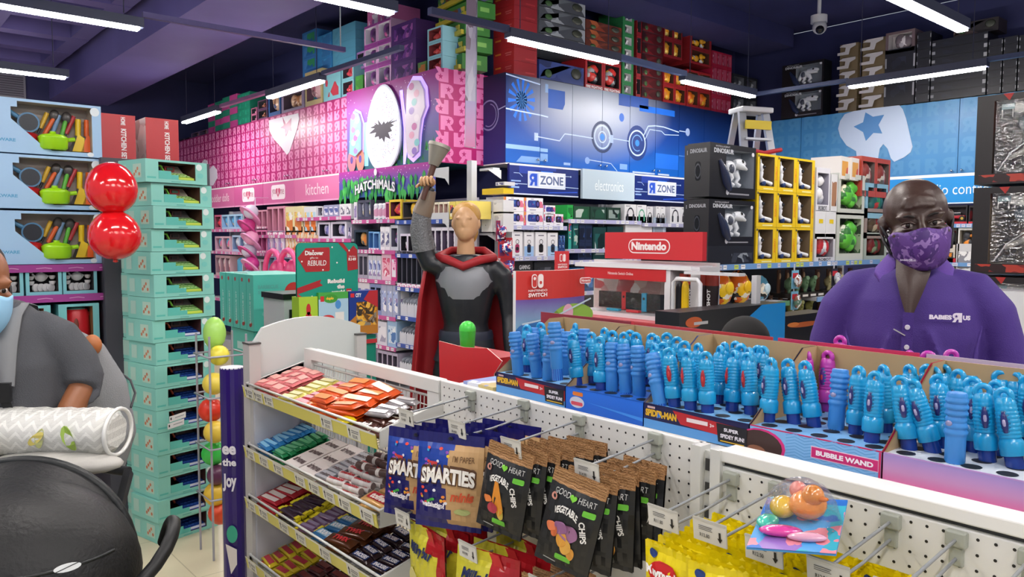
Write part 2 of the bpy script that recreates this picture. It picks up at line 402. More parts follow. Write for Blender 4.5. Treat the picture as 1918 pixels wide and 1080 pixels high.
def rz_decor(k):
    def d(m, f, W, H, i, a, b):
        if k == 0 and i == 0:
            for q in range(14): m.flat(f, [(W*.45, H*.72), (W*.45+.17*math.cos(q*.449), H*.72+.2*math.sin(q*.449)), (W*.45+.17*math.cos(q*.449+.2), H*.72+.2*math.sin(q*.449+.2))], LB)
            m.ell(f, W*.45, H*.72, .07, .085, M('2a6ab0')); m.line(f, [(0, H*.6), (W, H*.58)], .012, LW)
            m.rect(f, 0, H*.16, W, H*.21, M('8fb8ea')); m.flat(f, [(W*.3, H*.02), (W, H*.02), (W, H*.09), (W*.45, H*.09)], M('7ba6e0'))
            m.line(f, [(0, H*.98), (W, H*.93)], .012, LW)
        if k == 0 and i == 1:
            m.line(f, [(0, H*.58), (.1, H*.57)], .012, LW); m.rect(f, 0, H*.16, .1, H*.2, M('8fb8ea')); m.rect(f, 0, H*.05, .1, H*.14, M('7ba6e0'))
            m.flat(f, [(.1, H*.68), (.3, H*.68), (.33, H*.75), (.33, H*.9), (.1, H*.9)], M('1b56b4'))
            m.line(f, [(-.06, H*.33), (.26, H*.31), (.33, H*.4), (W, H*.4)], .01, LW); m.rect(f, .06, H*.85, .1, H*.95, M('8fb0dc'))
            m.rect(f, -.08, H*.28, -.03, H*.37, M('a8bee4')); m.rect(f, .32, H*.03, W-.02, H*.06, M('9fc0f0'))
        if k == 1 and i == 0:
            m.line(f, [(0, H*.4), (.3, H*.39)], .01, LW); m.ell(f, .22, H*.11, .035, .035, M('86a8e0')); m.line(f, [(.25, H*.12), (W, H*.11)], .008, LW)
        if k == 1 and i == 1:
            m.ring(f, 0, H*.42, .135, .165, M('16305f'), .001); m.ring(f, 0, H*.42, .11, .125, LW, .0015); m.ring(f, 0, H*.42, .05, .062, LW, .0015)
            m.ell(f, 0, H*.42, .035, .035, M('2a80e8'), .0018); m.line(f, [(.1, H*.42), (W, H*.41)], .008, LW); m.rect(f, .12, H*.36, .17, H*.46, M('9fb6e0'), .0022)
            m.line(f, [(0, H*.11), (.14, H*.1), (.24, H*.01)], .008, LW); m.ell(f, .3, H*.7, .04, .045, M('1d62c8')); m.rect(f, .28, H*.04, .4, H*.11, M('7ba6e0'))
            m.flat(f, [(.25, H*.85), (W, H*.85), (W, H), (.25, H)], M('1a4fa8'))
        if k == 2 and i == 0:
            m.ell(f, .12, H*.4, .17, .19, M('0f3278'), .0008, 28)
            m.ring(f, .12, H*.4, .125, .142, LW, .0015); m.ring(f, .12, H*.4, .08, .09, M('6f9fe6'), .0015, a0=20, a1=300); m.ell(f, .12, H*.4, .035, .035, M('2a80e8'), .0018)
            m.line(f, [(.22, H*.5), (.3, H*.64), (W, H*.66)], .012, LW); m.line(f, [(.25, H*.46), (.33, H*.6), (W, H*.6)], .008, LW)
            m.rect(f, .15, H*.82, W, H*.9, LB); m.flat(f, [(0, H*.86), (.3, H*.86), (.3, H), (0, H)], M('1a4fa8')); m.rect(f, .05, H*.01, W, H*.03, LW)
        if k == 2 and i == 1:
            m.line(f, [(0, H*.66), (.14, H*.66), (W, H*.62)], .012, LW); m.line(f, [(0, H*.6), (.1, H*.6), (.16, H*.56), (W, H*.58)], .008, LW)
            m.rect(f, 0, H*.82, W*.8, H*.9, LB); m.rect(f, 0, H*.1, W, H*.3, M('1669d8')); m.rect(f, .05, H*.01, W*.6, H*.03, LW)
        if k == 3 and i == 0:
            m.line(f, [(0, H*.64), (.12, H*.64)], .01, LW); m.ell(f, .16, H*.64, .04, .045, M('9fb6e0'))
        if k == 3: m.line(f, [(0, H*.3+i*.1), (W, H*.3+i*.1)], .008, M('5d8fd8'))
    return d
nm = ['blue circuit-print wall cabinet with a sunburst, at the left end', 'blue circuit-print wall cabinet with one ring target across its doors', 'blue circuit-print wall cabinet with a bright ring and double lines', 'dark blue wall cabinet partly behind the stepladder']
for k in range(4):
    sm = [YS[2*k]-y0, YS[2*k+1]-y0, YS[2*k+2]-y0]
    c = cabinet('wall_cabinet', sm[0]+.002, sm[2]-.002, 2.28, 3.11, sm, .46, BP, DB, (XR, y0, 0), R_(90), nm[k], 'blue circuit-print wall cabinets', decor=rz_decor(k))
    if k == 0:   # printed end panel
        f = F((0, .46, 2.28), (0, -1, 0), (0, 0, 1)); m = MB(); m.rect(f, 0, 0, .46, .83, GRAD('182a78', '12143c', 2, 2.28, 3.1))
        m.ring(f, .22, .46, .13, .145, M('7c86b4'), .0016); m.ring(f, .22, .46, .1, .11, M('7c86b4'), .0016, a0=-120, a1=80); m.line(f, [(.36, .5), (.46, .52)], .01, M('9aa6cc'), .0016)
        m.line(f, [(0, .42), (.09, .44)], .008, M('7c86b4'), .0016); m.line(f, [(0, .12), (.08, .2), (.13, .33)], .008, M('7c86b4'), .0016); m.build('end_panel', c)
# sign boards under the blue cabinets
def board(name, pxs, zs, ax, val, mats, label, draw=None, t=.03, cat='sign', grp=None):
    pass
def zone_sign(y0_, y1_, label):
    W = y1_-y0_
    t = thing('fascia_sign', (XR+.06, y0_, 1.985), R_(90), label, 'sign', 'fascia signs of the games aisle')
    m = MB().box((0, 0, 0), (W, .03, .285), M('10246e', .35)); f = F((0, 0, 0), (1, 0, 0), (0, 0, 1))
    m.rect(f, 0, 0, W, .012, M('cfd8f0')); m.rect(f, 0, .27, W, .285, M('dfe6f6'))
    m.flat(f, [(.12, .2), (.3, .2), (.33, .24), (.6, .24), (.6, .27), (.12, .27)], M('1b3a9c')); m.rect(f, .02, .06, .12, .075, M('8fb0ea')); m.rect(f, .02, .09, .1, .102, M('8fb0ea')); m.rect(f, .02, .12, .14, .132, M('8fb0ea'))
    m.line(f, [(0, .1), (.22, .1)], .006, LW); m.line(f, [(.05, .2), (.12, .2), (.16, .17)], .005, LW); m.line(f, [(W-.3, .095), (W, .09)], .006, LW)
    m.line(f, [(W-.3, .2), (W-.12, .2)], .005, LW); m.ell(f, W-.11, .2, .008, .008, LW); m.rect(f, .4, .225, .56, .235, LB); m.line(f, [(.5, .03), (.9, .05)], .012, M('2450c8')); m.build('panel', t)
    m = MB(); x = W*.25; m.rect(f, x, .07, x+.5, .225, M('e6ecf8'), .0022); m.rect(f, x+.01, .082, x+.49, .213, M('b9c6e6'), .0026); m.rect(f, x+.14, .086, x+.485, .209, M('e2e8f4'), .003)
    glyphR(m, f, x+.02, .09, .1, .115, M('1f4fc4'), M('e2e8f4'), e=.0034); m.text(f, 'ZONE', x+.155, .105, x+.47, .19, M('5a6a94'), .0034, .03)
    m.build('logo', t)
zone_sign(4.745, 5.66, 'blue sign reading ZONE at the left end of the games aisle')
zone_sign(6.52, 7.44, 'blue sign reading ZONE behind the dinosaur boxes')
t = thing('fascia_sign', (XR+.09, 5.69, 1.975), R_(90), 'pale grey-blue sign reading electronics between the blue signs', 'sign', 'fascia signs of the games aisle')
MB().box((0, 0, 0), (.8, .03, .3), M('b9cbd8', .3)).build('panel', t)
MB().text(F((0, 0, 0), (1, 0, 0), (0, 0, 1)), 'electronics', .18, .09, .62, .2, M('e9f1f6', .4), .0015, .0).build('lettering', t)

# ------------------------------------------------------------------ pink wall, y = YP, facing -Y
def pinkpat():
    m, t, p = _new('pink_vinyl'); p.inputs['Roughness'].default_value = .35
    tc = t.nodes.new('ShaderNodeTexCoord'); s = t.nodes.new('ShaderNodeSeparateXYZ'); mr = t.nodes.new('ShaderNodeMapRange'); cr = t.nodes.new('ShaderNodeValToRGB')
    mr.inputs[1].default_value = 2.28; mr.inputs[2].default_value = 3.11
    e = cr.color_ramp.elements; e[0].color = lin('b53076'); e[1].color = lin('a01c66')
    t.links.new(tc.outputs['Object'], s.inputs[0]); t.links.new(s.outputs[2], mr.inputs[0]); t.links.new(mr.outputs[0], cr.inputs[0]); t.links.new(cr.outputs[0], p.inputs['Base Color']); return m
PKB = pinkpat(); PKL = M('dd85b5', .35); PKS = M('b43a7e', .35)
def pink_decor(m, f, W, H, i, a, b):
    n = max(1, round(W/.148)); w_ = W/n
    for r in range(7):
        for c in range(n):
            glyphR(m, f, c*w_+.02, .01+r*.117, w_-.045, .1, PKL, PKS, flip=(c+r) % 2 == 0, updown=(r % 2 == 1))
XP = [-13.4, -12.46, -11.52, -10.58, -9.64, -8.62, -7.62]
pn = ['pink letter-print wall cabinet farthest along, by the far wall', 'second farthest pink letter-print wall cabinet', 'pink letter-print wall cabinet above the green storage boxes sign end', 'pink letter-print wall cabinet left of the white emblem', 'pink letter-print wall cabinet bearing the white emblem', 'pink letter-print wall cabinet beside the glowing egg panel']
for k in range(6):
    a, b = XP[k], XP[k+1]
    cabinet('wall_cabinet', a+.002, b-.002, 2.28, 3.11, [a, (a+b)/2, b], .55, PKB, PKS, (0, YP, 0), 0, pn[k], 'pink letter-print wall cabinets', decor=pink_decor)
# white emblems on the pink cabinets: pieces of the big mirrored letter
def trc(name, pts, ax, val, mat, d, label=None, cat=None, holes=(), th=.004, parent=None):
    n = Vector((0, -1, 0)) if ax == 'y' else Vector((1, 0, 0))
    q = [P(x, y, ax, val) for x, y in pts]; m = MB(); m.poly([v+n*th for v in q], mat)
    for i in range(len(q)): m.poly([q[i], q[(i+1) % len(q)], q[(i+1) % len(q)]+n*th, q[i]+n*th], mat)
    for h, hm in holes: m.poly([P(x, y, ax, val)+n*(th+.002) for x, y in h], hm)
    return m.build(name, parent, label=label, cat=cat)
def c2(pts, ox=320, oy=0, s=2.7): return [(ox+x/s, oy+y/s) for x, y in pts]
trc('wall_emblem', c2([(497, 608), (645, 572), (650, 600), (640, 650), (600, 770), (588, 782), (560, 745), (520, 700), (500, 660)]), 'y', YP-.003, M('e6dfee', .4), 0, 'white pointed emblem with a pink star on the pink cabinets', 'emblem',
    holes=[(c2([(566, 588), (584, 628), (612, 596), (608, 640), (612, 662), (596, 660), (584, 692), (578, 652), (556, 646), (574, 632)]), PKS)])
trc('wall_emblem', c2([(152, 830), (170, 806), (184, 812), (192, 860), (214, 836), (232, 856), (236, 900), (214, 938), (180, 938), (170, 900)]), 'y', YP-.003, M('e6dfee', .4), 0, 'white rounded emblem low on the far end of the pink cabinets', 'emblem')
# the glowing egg panel
XH0, XH1 = -7.6, -5.9
t = thing('egg_panel', (0, 0, 0), 0, 'purple glowing display panel with a speckled egg on the pink wall', 'display')
m = MB().box((XH0, YP-.03, 2.27), (XH1, YP+.6, 3.13), GRAD('0f6a6e', 'a51c88', 2, 2.25, 3.15, mid='6a4fae')); f = F((XH0, YP-.03, 2.27), (1, 0, 0), (0, 0, 1)); W = XH1-XH0
rnd = random.Random(3)
for i in range(90): m.ell(f, rnd.uniform(.02, W-.02), rnd.uniform(.3, .84), .006, .006, M('e9b4ea'), .001, 6)
for i in range(60):
    x = rnd.uniform(.55, W-.02); y = rnd.uniform(.0, .16)
    m.flat(f, [(x-.02, y), (x+.02, y), (x+rnd.uniform(-.02, .02), y+rnd.uniform(.05, .12))], M(rnd.choice(['2f9a48', '4fc25a', '1d7a44'])), .001)
m.build('panel', t)
m = MB()      # side panel with the star letters
f2 = F((XH1, YP-.03, 2.27), (0, 1, 0), (0, 0, 1)); m.rect(f2, 0, 0, .63, .86, M('b0206c', .35), .001)
for r in range(6):
    for c in range(3): glyphR(m, f2, .02+c*.21-(.06 if r % 2 else 0), .01+r*.145, .15, .13, M('e07ab4', .35), M('b0206c'), flip=(c+r) % 2 == 0, updown=r % 2 == 1, e=.002)
m.build('side_panel', t)
m = MB()      # egg with speckles and a dark jagged crack
cx, H = .78, .83; pts = []
for i in range(40):
    a = 2*math.pi*i/40; s_ = math.sin(a)
    pts.append((cx+.31*math.cos(a)*(1-.12*s_), .38+(.44 if s_ > 0 else .40)*s_))
pts = [(x, max(y, .01)) for x, y in pts]
m.flat(f, [(cx+(x-cx)*1.06, y*1.03-.01) for x, y in pts], M('d8dcea', .4), .028); bk = [f.p(x, y, .03) for x, y in pts]
for i in range(40): m.poly([f.p(*pts[i], 0), f.p(*pts[(i+1) % 40], 0), bk[(i+1) % 40], bk[i]], M('dfe2ec', .4))
m.poly(bk, EM('dfe4f6', .18))
for i in range(170):
    a = rnd.uniform(0, 6.28); q = math.sqrt(rnd.random())*.93; m.ell(f, cx+.28*math.cos(a)*q, .4+.38*math.sin(a)*q, .0045, .006, M(rnd.choice(['5a5a88', 'c05a8a', '6a8ac0'])), .0315, 5)
cr_ = []
for i in range(30):
    a = 2*math.pi*i/30; k_ = (1.25+.25*math.sin(i*2.3)) if i % 2 else .78; cr_.append((cx+.0+.2*math.cos(a)*k_, .4+.085*math.sin(a)*k_+.03*math.cos(a*2)))
m.flat(f, cr_, M('3a3444', .6), .032); m.build('egg', t)
for nm_, pts_, col in (('glow_shape', [(1.22, .12), (1.3, .07), (1.4, .12), (1.42, .3), (1.45, .42), (1.52, .52), (1.5, .68), (1.42, .78), (1.3, .8), (1.22, .72), (1.2, .5), (1.18, .3)], 'e6d8ee'), ('glow_shape', [(.1, .2), (.22, .16), (.34, .22), (.35, .5), (.3, .6), (.2, .64), (.13, .56)], '7fc6d8')):
    m = MB(); c_x = sum(p[0] for p in pts_)/len(pts_); c_y = sum(p[1] for p in pts_)/len(pts_)
    m.flat(f, [(c_x+(x-c_x)*1.22, c_y+(y-c_y)*1.12) for x, y in pts_], EM('b89cf0', .75), .006); m.flat(f, pts_, M(col, .4), .03)
    for i in range(len(pts_)): m.poly([f.p(*pts_[i], .008), f.p(*pts_[(i+1) % len(pts_)], .008), f.p(*pts_[(i+1) % len(pts_)], .03), f.p(*pts_[i], .03)], M('c8bcd6'))
    for i in range(9): m.ell(f, c_x+.05*math.sin(i*2.1), min(p[1] for p in pts_)+.06+(max(p[1] for p in pts_)-min(p[1] for p in pts_)-.12)*i/8, .045, .035, M(('c86ab0', 'f0e4f4', '9a7ad0', '8ad0d8', 'e8a8c8')[(i+len(pts_)) % 5], .4), .0305+.0002*i, 12)
    m.build(nm_, t)
m = MB(); m.flat(f, [(cx+.31+.04*math.sin(i*.5)+(.06 if i < 9 else .0), .02+i*.08) for i in range(10)]+[(cx+.33, .74), (cx+.34, .4), (cx+.33, .02)], EM('b0a0f4', .9), .004)
m.rect(f, .37, .05, .45, .5, EM('7ac8f0', .8), .004); m.build('glow_strip', t)
m = MB()
for x, c in ((.06, 'e87a8a'), (.24, 'e88a7a')): m.ell(f, x+.06, .12, .085, .12, M(c), .012); m.ell(f, x+.06, .13, .03, .04, M('5a4a9a'), .014)
m.build('small_egg', t)
# title board below
t2 = thing('title_board', (0, 0, 0), 0, 'galaxy and leaf print title board under the speckled egg panel', 'sign')
f = F((XH0-.02, YP-.12, 1.96), (1, 0, 0), (0, 0, 1)); W = 1.74
m = MB().box((XH0-.02, YP-.12, 1.99), (XH1+.02, YP-.08, 2.27), GRAD('2a5fa0', 'b42c9a', 2, 1.99, 2.27, mid='5a4fb0'))
for i in range(110):
    x = rnd.uniform(0, W-.06); y = rnd.uniform(-.07, .12); m.flat(f, [(x, y+.09), (x+.03, y), (x+.06, y+.09), (x+.03, y+.13)], M(rnd.choice(['2f9a48', '57c860', '1f8a4c', '3fae52'])), .001+i*.0001)
for i in range(60): m.ell(f, rnd.uniform(0, W), rnd.uniform(.17, .3), .006, .006, M('f0c8f0'), .001, 6)
m.build('board', t2)
m = MB(); m.text(f, 'HATCHiMALS', .36, .045, 1.15, .16, M('5c5f78'), .016, .09, arc=.5); m.text(f, 'HATCHiMALS', .37, .055, 1.14, .15, M('eef0f6'), .018, .03, arc=.5); m.ell(f, .78, .27, .028, .035, M('f4f4fa'), .018); m.build('lettering', t2)
# pink fascia signs
def pink_sign(xa, xb, col, label, draw):
    t = thing('fascia_sign', (xa, YP-.1, 1.99), 0, label, 'sign', 'pink fascia signs')
    f = F((0, 0, 0), (1, 0, 0), (0, 0, 1)); m = MB().box((0, 0, 0), (xb-xa, .03, .27), M(col, .35)); m.rect(f, 0, .262, xb-xa, .28, WHT); m.rect(f, 0, -.008, xb-xa, .01, M('e9a3c9')); m.build('panel', t)
    m = MB(); draw(m, f, xb-xa); m.build('lettering', t)
def heart(m, f, x, y, r, mat, e=.002):
    m.flat(f, [(x+r*(16*math.sin(a)**3)/17, y+r*(13*math.cos(a)-5*math.cos(2*a)-2*math.cos(3*a)-math.cos(4*a))/17) for a in [2*math.pi*i/24 for i in range(24)]], mat, e)
def youme(m, f, W):
    m.rr(f, W/2-.2, .05, W/2+.2, .23, .04, M('f3e6ee'), .001); heart(m, f, W/2, .14, .07, M('d2527c'))
    m.text(f, 'you', W/2-.17, .09, W/2-.06, .18, M('b8728c'), .003, 0); m.text(f, '&', W/2-.025, .11, W/2+.025, .17, M('f3e6ee'), .003, 0); m.text(f, 'me', W/2+.06, .11, W/2+.17, .17, M('b8728c'), .003, 0)
pink_sign(-8.75, -7.62, 'd977a8', 'pink sign reading kitchen at the egg panel end', lambda m, f, W: m.text(f, 'kitchen', .3, .07, .85, .2, M('f4dce8'), .002, 0))
pink_sign(-9.65, -8.76, 'd26ea2', 'pink sign with a heart badge left of the kitchen sign', youme)
pink_sign(-10.6, -9.66, 'c65e95', 'pink sign with a heart badge next to the toddler dolls sign', youme)
pink_sign(-11.95, -10.61, 'ce6a9d', 'pink sign reading toddler dolls', lambda m, f, W: m.text(f, 'toddler dolls', .45, .08, 1.15, .19, M('f4dce8'), .002, 0))
pink_sign(-13.4, -11.96, 'd8b8d8', 'pale printed sign at the far end of the pink row', lambda m, f, W: (m.flat(f, [(.9, .01), (1.1, .01), (1.3, .26), (1.0, .26)], M('5ab4dc'), .001), m.flat(f, [(1.1, .01), (1.2, .01), (1.4, .26), (1.3, .26)], M('e8e0f0'), .001)))

# ------------------------------------------------------------------ back wall: light blue cabinets, y = YT
def blue2(m, f, W, H, i, a, b):
    n = max(1, round(W/.16)); w_ = W/n
    for r in range(4):
        for c in range(n): glyphR(m, f, c*w_+.03, .04+r*.2, w_-.05, .15, M('4c8fc2', .4), M('3f83b8'), flip=(c+r) % 3 == 0, e=.001)
XT = [(-5.3, -4.894), (-4.894, -3.135)]
for k, (a, b, sm, lb) in enumerate(((-5.3, -4.894, [-5.3, -4.894], 'light blue letter-print cabinet behind the stepladder'), (-4.894, -4.012, [-4.894, -4.023], 'light blue letter-print cabinet carrying the left half of the white star emblem'), (-4.012, -2.25, [-4.012, -3.135, -2.25], 'light blue letter-print cabinet above the blue radio sign'))):
    cabinet('wall_cabinet', a+.002, b-.002, 2.25, 3.04, sm, .32, M('3f85bd', .35, var=.12, bs=3), M('2f6a9c'), (0, YT, 0), 0, lb, 'light blue letter-print wall cabinets', decor=blue2, knobs=(k == 2))
star = c2([(760, 568), (798, 590), (855, 580), (826, 632), (845, 675), (800, 672), (762, 713), (748, 668), (700, 640), (748, 618)], 1340)
trc('wall_emblem', c2([(632, 610), (655, 577), (700, 562), (780, 549), (930, 532), (948, 552), (965, 600), (998, 742), (988, 770), (955, 795), (905, 818), (888, 800), (872, 752), (850, 728), (832, 750), (823, 800), (716, 800), (712, 764), (664, 736), (632, 690), (621, 650)], 1340), 'y', YT-.003, M('b9cbe6', .4), 0, 'big white emblem with a blue star on the light blue cabinets', 'emblem', holes=[(star, M('3a7fc0', .4))])
t = thing('fascia_sign', (-4.35, YT-.1, 1.95), 0, 'bright blue sign partly reading radio control', 'sign')
f = F((0, 0, 0), (1, 0, 0), (0, 0, 1)); MB().box((0, 0, 0), (2.2, .03, .29), M('128ad6', .35)).rect(f, 0, .28, 2.2, .31, WHT).rect(f, 0, 0, 2.2, .012, M('cfe4f4')).build('panel', t)
rx_ = P(1728, 360, 'y', YT-.1).x+4.35; MB().text(f, 'radio control', rx_, .095, rx_+.66, .205, M('dceefc'), .002, 0).build('lettering', t)
# narrow hanging banner at the corner of the games aisle
a = P(872, 0, 'x', -5.1); b = P(890, 280, 'x', -5.1)
t = thing('hanging_banner', (0, 0, 0), 0, 'narrow pale banner hanging at the corner of the games aisle', 'banner')
q = [P(874, -30, 'y', 3.95), P(893, -30, 'y', 3.95), P(890, 278, 'y', 3.95), P(870, 275, 'y', 3.95)]
m = MB(); m.poly(q, ART(['c8c4d8', 'a89aa8', 'd8d4e4', '8a7a8c', 'b8b4cc'], 6, .5, 2, (2, 1, 1))); m.poly([v+Vector((0, .01, 0)) for v in q][::-1], M('b8bccc')); m.poly([P(891.5, 190, 'y', 3.948), P(890.3, 276, 'y', 3.948), P(871, 274, 'y', 3.948), P(872, 188, 'y', 3.948)], GRAD('e088b8', 'b8b8e0', 2, 2.3, 2.75)); m.build('cloth', t)
m = MB(); m.cyl(P(884, -30, 'y', 3.955), Vector((P(884, -30, 'y', 3.955).x, 3.955, CEIL)), .004, .004, GRY, 6); m.build('wire', t)
# ------------------------------------------------------------------ goods: kinds of packages, front faces -Y, base at z 0
def FR(W, D=0): return F((-W/2, D, 0), (1, 0, 0), (0, 0, 1))
def recess(m, W, D, H, fr, win, inner, dep=None):
    dep = dep or D*.85; a, b, c, e = -W/2+win[0]*W, win[1]*H, -W/2+win[2]*W, win[3]*H; x0, x1 = -W/2, W/2
    for q in (((x0,0,0),(x1,0,0),(x1,0,b),(x0,0,b)), ((x0,0,e),(x1,0,e),(x1,0,H),(x0,0,H)), ((x0,0,b),(a,0,b),(a,0,e),(x0,0,e)), ((c,0,b),(x1,0,b),(x1,0,e),(c,0,e)),
              ((x1,0,0),(x1,D,0),(x1,D,H),(x1,0,H)), ((x0,D,0),(x0,0,0),(x0,0,H),(x0,D,H)), ((x1,D,0),(x0,D,0),(x0,D,H),(x1,D,H)), ((x0,0,H),(x1,0,H),(x1,D,H),(x0,D,H)), ((x0,D,0),(x1,D,0),(x1,0,0),(x0,0,0))):
        m.poly(q, fr)
    for q in (((a,dep,b),(c,dep,b),(c,dep,e),(a,dep,e)), ((a,0,b),(c,0,b),(c,dep,b),(a,dep,b)), ((a,dep,e),(c,dep,e),(c,0,e),(a,0,e)), ((a,0,b),(a,dep,b),(a,dep,e),(a,0,e)), ((c,dep,b),(c,0,b),(c,0,e),(c,dep,e))):
        m.poly(q, inner)
def k_box(W, D, H, body='c8c8d0', pal=('e8e8ee', '6a6a90', 'c06a90'), band=None, txt=None, tc='ffffff', sc=16, name='carton', art=(.12, .15, .88, .8), hi=0, side=None, tb=(.15, .82, .85, .94)):
    m = MB().box((-W/2, 0, 0), (W/2, D, H), M(body, .4)); f = FR(W)
    if art: m.rect(f, W*art[0], H*art[1], W*art[2], H*art[3], ART(pal, sc, .35, round(W*91) % 7), .0008)
    if band: m.rect(f, 0, H*.84, W, H, M(band, .4), .001); m.rect(f, 0, 0, W, H*.08, M(band, .4), .001)
    if txt: m.text(f, txt, W*tb[0], H*tb[1], W*tb[2], H*tb[3], M(tc, .4), .0018, .02)
    if side: m.poly([(W/2+.0008, D*.1, H*.1), (W/2+.0008, D*.9, H*.1), (W/2+.0008, D*.9, H*.9), (W/2+.0008, D*.1, H*.9)], ART(side, sc, .35, 2))
    return m.build(name)
def blob(m, x0, x1, z0, z1, y, pal, n, rnd, r=.3):
    for i in range(n):
        c = rnd.choice(pal); q = min(x1-x0, z1-z0)*r*rnd.uniform(.5, 1)
        m.ball((rnd.uniform(x0+q, x1-q), y, rnd.uniform(z0+q, z1-q)), (q, q*.6, q*rnd.uniform(.6, 1.2)), M(c, .35), 9, 6)
def k_win(W, D, H, frame='7fc4c4', inner='3a3a44', pal=('d04040', 'e0a040', '50a0d0'), win=(.1, .15, .9, .88), n=7, seed=1, name='window_box', toy='toy', txt=None, tc='ffffff', band=None, tb=(.2, .02, .8, .12), film=False, ia=None):
    t = thing(name); m = MB(); recess(m, W, D, H, M(frame, .4), win, ART(ia, 20, .5, seed) if ia else M(inner, .6), min(D*.85, .1)); f = FR(W)
    if band: m.rect(f, 0, H*(win[3]+.02), W, H, M(band, .4)); m.rect(f, 0, 0, W, H*(win[1]-.02), M(band, .4))
    if txt: m.text(f, txt, W*tb[0], H*tb[1], W*tb[2], H*tb[3], M(tc), .0018, .02)
    m.build('carton', t)
    m = MB(); blob(m, -W/2+W*win[0], -W/2+W*win[2], H*win[1], H*win[3], min(D*.35, .045), pal, n+3, random.Random(seed), .36); m.build(toy, t)
    if film: m = MB(); m.rect(f, W*win[0], H*win[1], W*win[2], H*win[3], FILM(), .0004); m.build('window_film', t)
    return t
def k_doll(W, D, H, frame='e48ab8', inner='b85a90', dress='d86aa8', hair='e8c860', name='doll_box', skin='e8b89a', n=1, txt=None):
    t = thing(name); m = MB(); recess(m, W, D, H, M(frame, .4), (.08, .12, .92, .92), M(inner, .5)); f = FR(W)
    m.rect(f, 0, 0, W, H*.1, ART(('f4d0e4', 'd0509a', 'ffffff'), 30)); m.build('carton', t)
    for i in range(n):
        cx = (-W*.4+W*.8*(i+.5)/n); r = min(W*.8/n*.3, H*.13)
        m = MB(); m.ball((cx, D*.4, H*.72), (r, r*.8, r*1.05), M(skin, .4), 12, 8); m.cyl((cx, D*.4, H*.6), (cx, D*.4, H*.66), r*.3, r*.3, M(skin), 8)
        m.cyl((cx-r*.9, D*.35, H*.55), (cx-r*1.3, D*.3, H*.36), r*.2, r*.16, M(skin), 6); m.cyl((cx+r*.9, D*.35, H*.55), (cx+r*1.3, D*.3, H*.36), r*.2, r*.16, M(skin), 6)
        for sx in (-1, 1): m.ball((cx+sx*r*.36, D*.4-r*.76, H*.73), (r*.12, r*.06, r*.16), M('2a3a5a'), 6, 4)
        b = m.build('doll', t)
        MB().ball((cx, D*.44, H*.75), (r*1.2, r*.85, r*1.2), M(hair, .6), 12, 8).build('hair', b)
        MB().lathe([(r*1.5, .14*H), (r*1.2, .3*H), (r*.6, .48*H), (r*.85, .58*H), (r*.4, .61*H)], M(dress, .5), 12, Matrix.Translation((cx, D*.4, 0))).build('dress', b)
    return t
def k_speaker(W, D, H, c1='2a3a8a', name='speaker_carton'):
    m = MB().box((-W/2, 0, 0), (W/2, D, H), M('e9e9f0', .35)); f = FR(W)
    m.rect(f, W*.0, H*.0, W*.12, H, ART(('e9e9f0', 'd8607a', 'e08a4a', '8a5ab8'), 22)); m.rect(f, W*.8, H*.3, W, H*.8, ART(('e9e9f0', 'd8708a', '7a4aa8', 'e9e9f0'), 26))
    m.rr(f, W*.2, H*.3, W*.78, H*.82, H*.14, M(c1, .3)); m.ell(f, W*.72, H*.56, W*.1, H*.28, M('15152a', .3), .0014); m.ell(f, W*.72, H*.56, W*.06, H*.17, M('5a4a9a', .3), .0018); m.rect(f, W*.3, H*.4, W*.58, H*.74, ART((c1, '6a4aa8', 'b04a8a', '2a6ab0'), 40), .0014)
    m.rect(f, W*.3, H*.1, W*.62, H*.16, M('8a8aa0'), .001); m.rect(f, W*.36, H*.88, W*.5, H*.93, M('8a8aa0'), .001)
    m.poly([(W/2+.0008, D*.1, H*.1), (W/2+.0008, D*.9, H*.1), (W/2+.0008, D*.9, H*.9), (W/2+.0008, D*.1, H*.9)], ART(('e9e9f0', 'c8c8d8', '6a6aa0'), 22))
    return m.build(name)
def k_phone(W, D, H, c='a03060', lower=None, name='gadget_carton'):
    m = MB().box((-W/2, 0, 0), (W/2, D, H), M('ececf2', .35)); f = FR(W)
    if lower: m.rect(f, 0, 0, W, H*.42, M(lower, .4))
    m.rr(f, W*.3, H*.16, W*.7, H*.5, W*.12, M(c, .3), .0014); m.ell(f, W*.5, H*.32, W*.14, W*.14, M('1a1a22'), .0018); m.ring(f, W*.5, H*.6, W*.13, W*.17, M('2a2a34'), .0016, 16)
    m.rect(f, W*.25, H*.84, W*.75, H*.88, M('6a6a7a')); m.rect(f, W*.3, H*.05, W*.7, H*.08, M('6a6a7a'), .0014)
    return m.build(name)
def k_headset(W, D, H, c='2a2a34', name='headphone_carton'):
    m = MB().box((-W/2, 0, 0), (W/2, D, H), M('d8d8dc', .35)); f = FR(W)
    m.ring(f, W*.5, H*.42, W*.24, W*.31, M(c), .0014, 20, 0, 180, 1.4); m.rr(f, W*.16, H*.1, W*.32, H*.48, W*.06, M(c), .0016); m.rr(f, W*.68, H*.1, W*.84, H*.48, W*.06, M(c), .0016); m.rect(f, W*.1, H*.88, W*.5, H*.93, M('8a8a94'))
    return m.build(name)
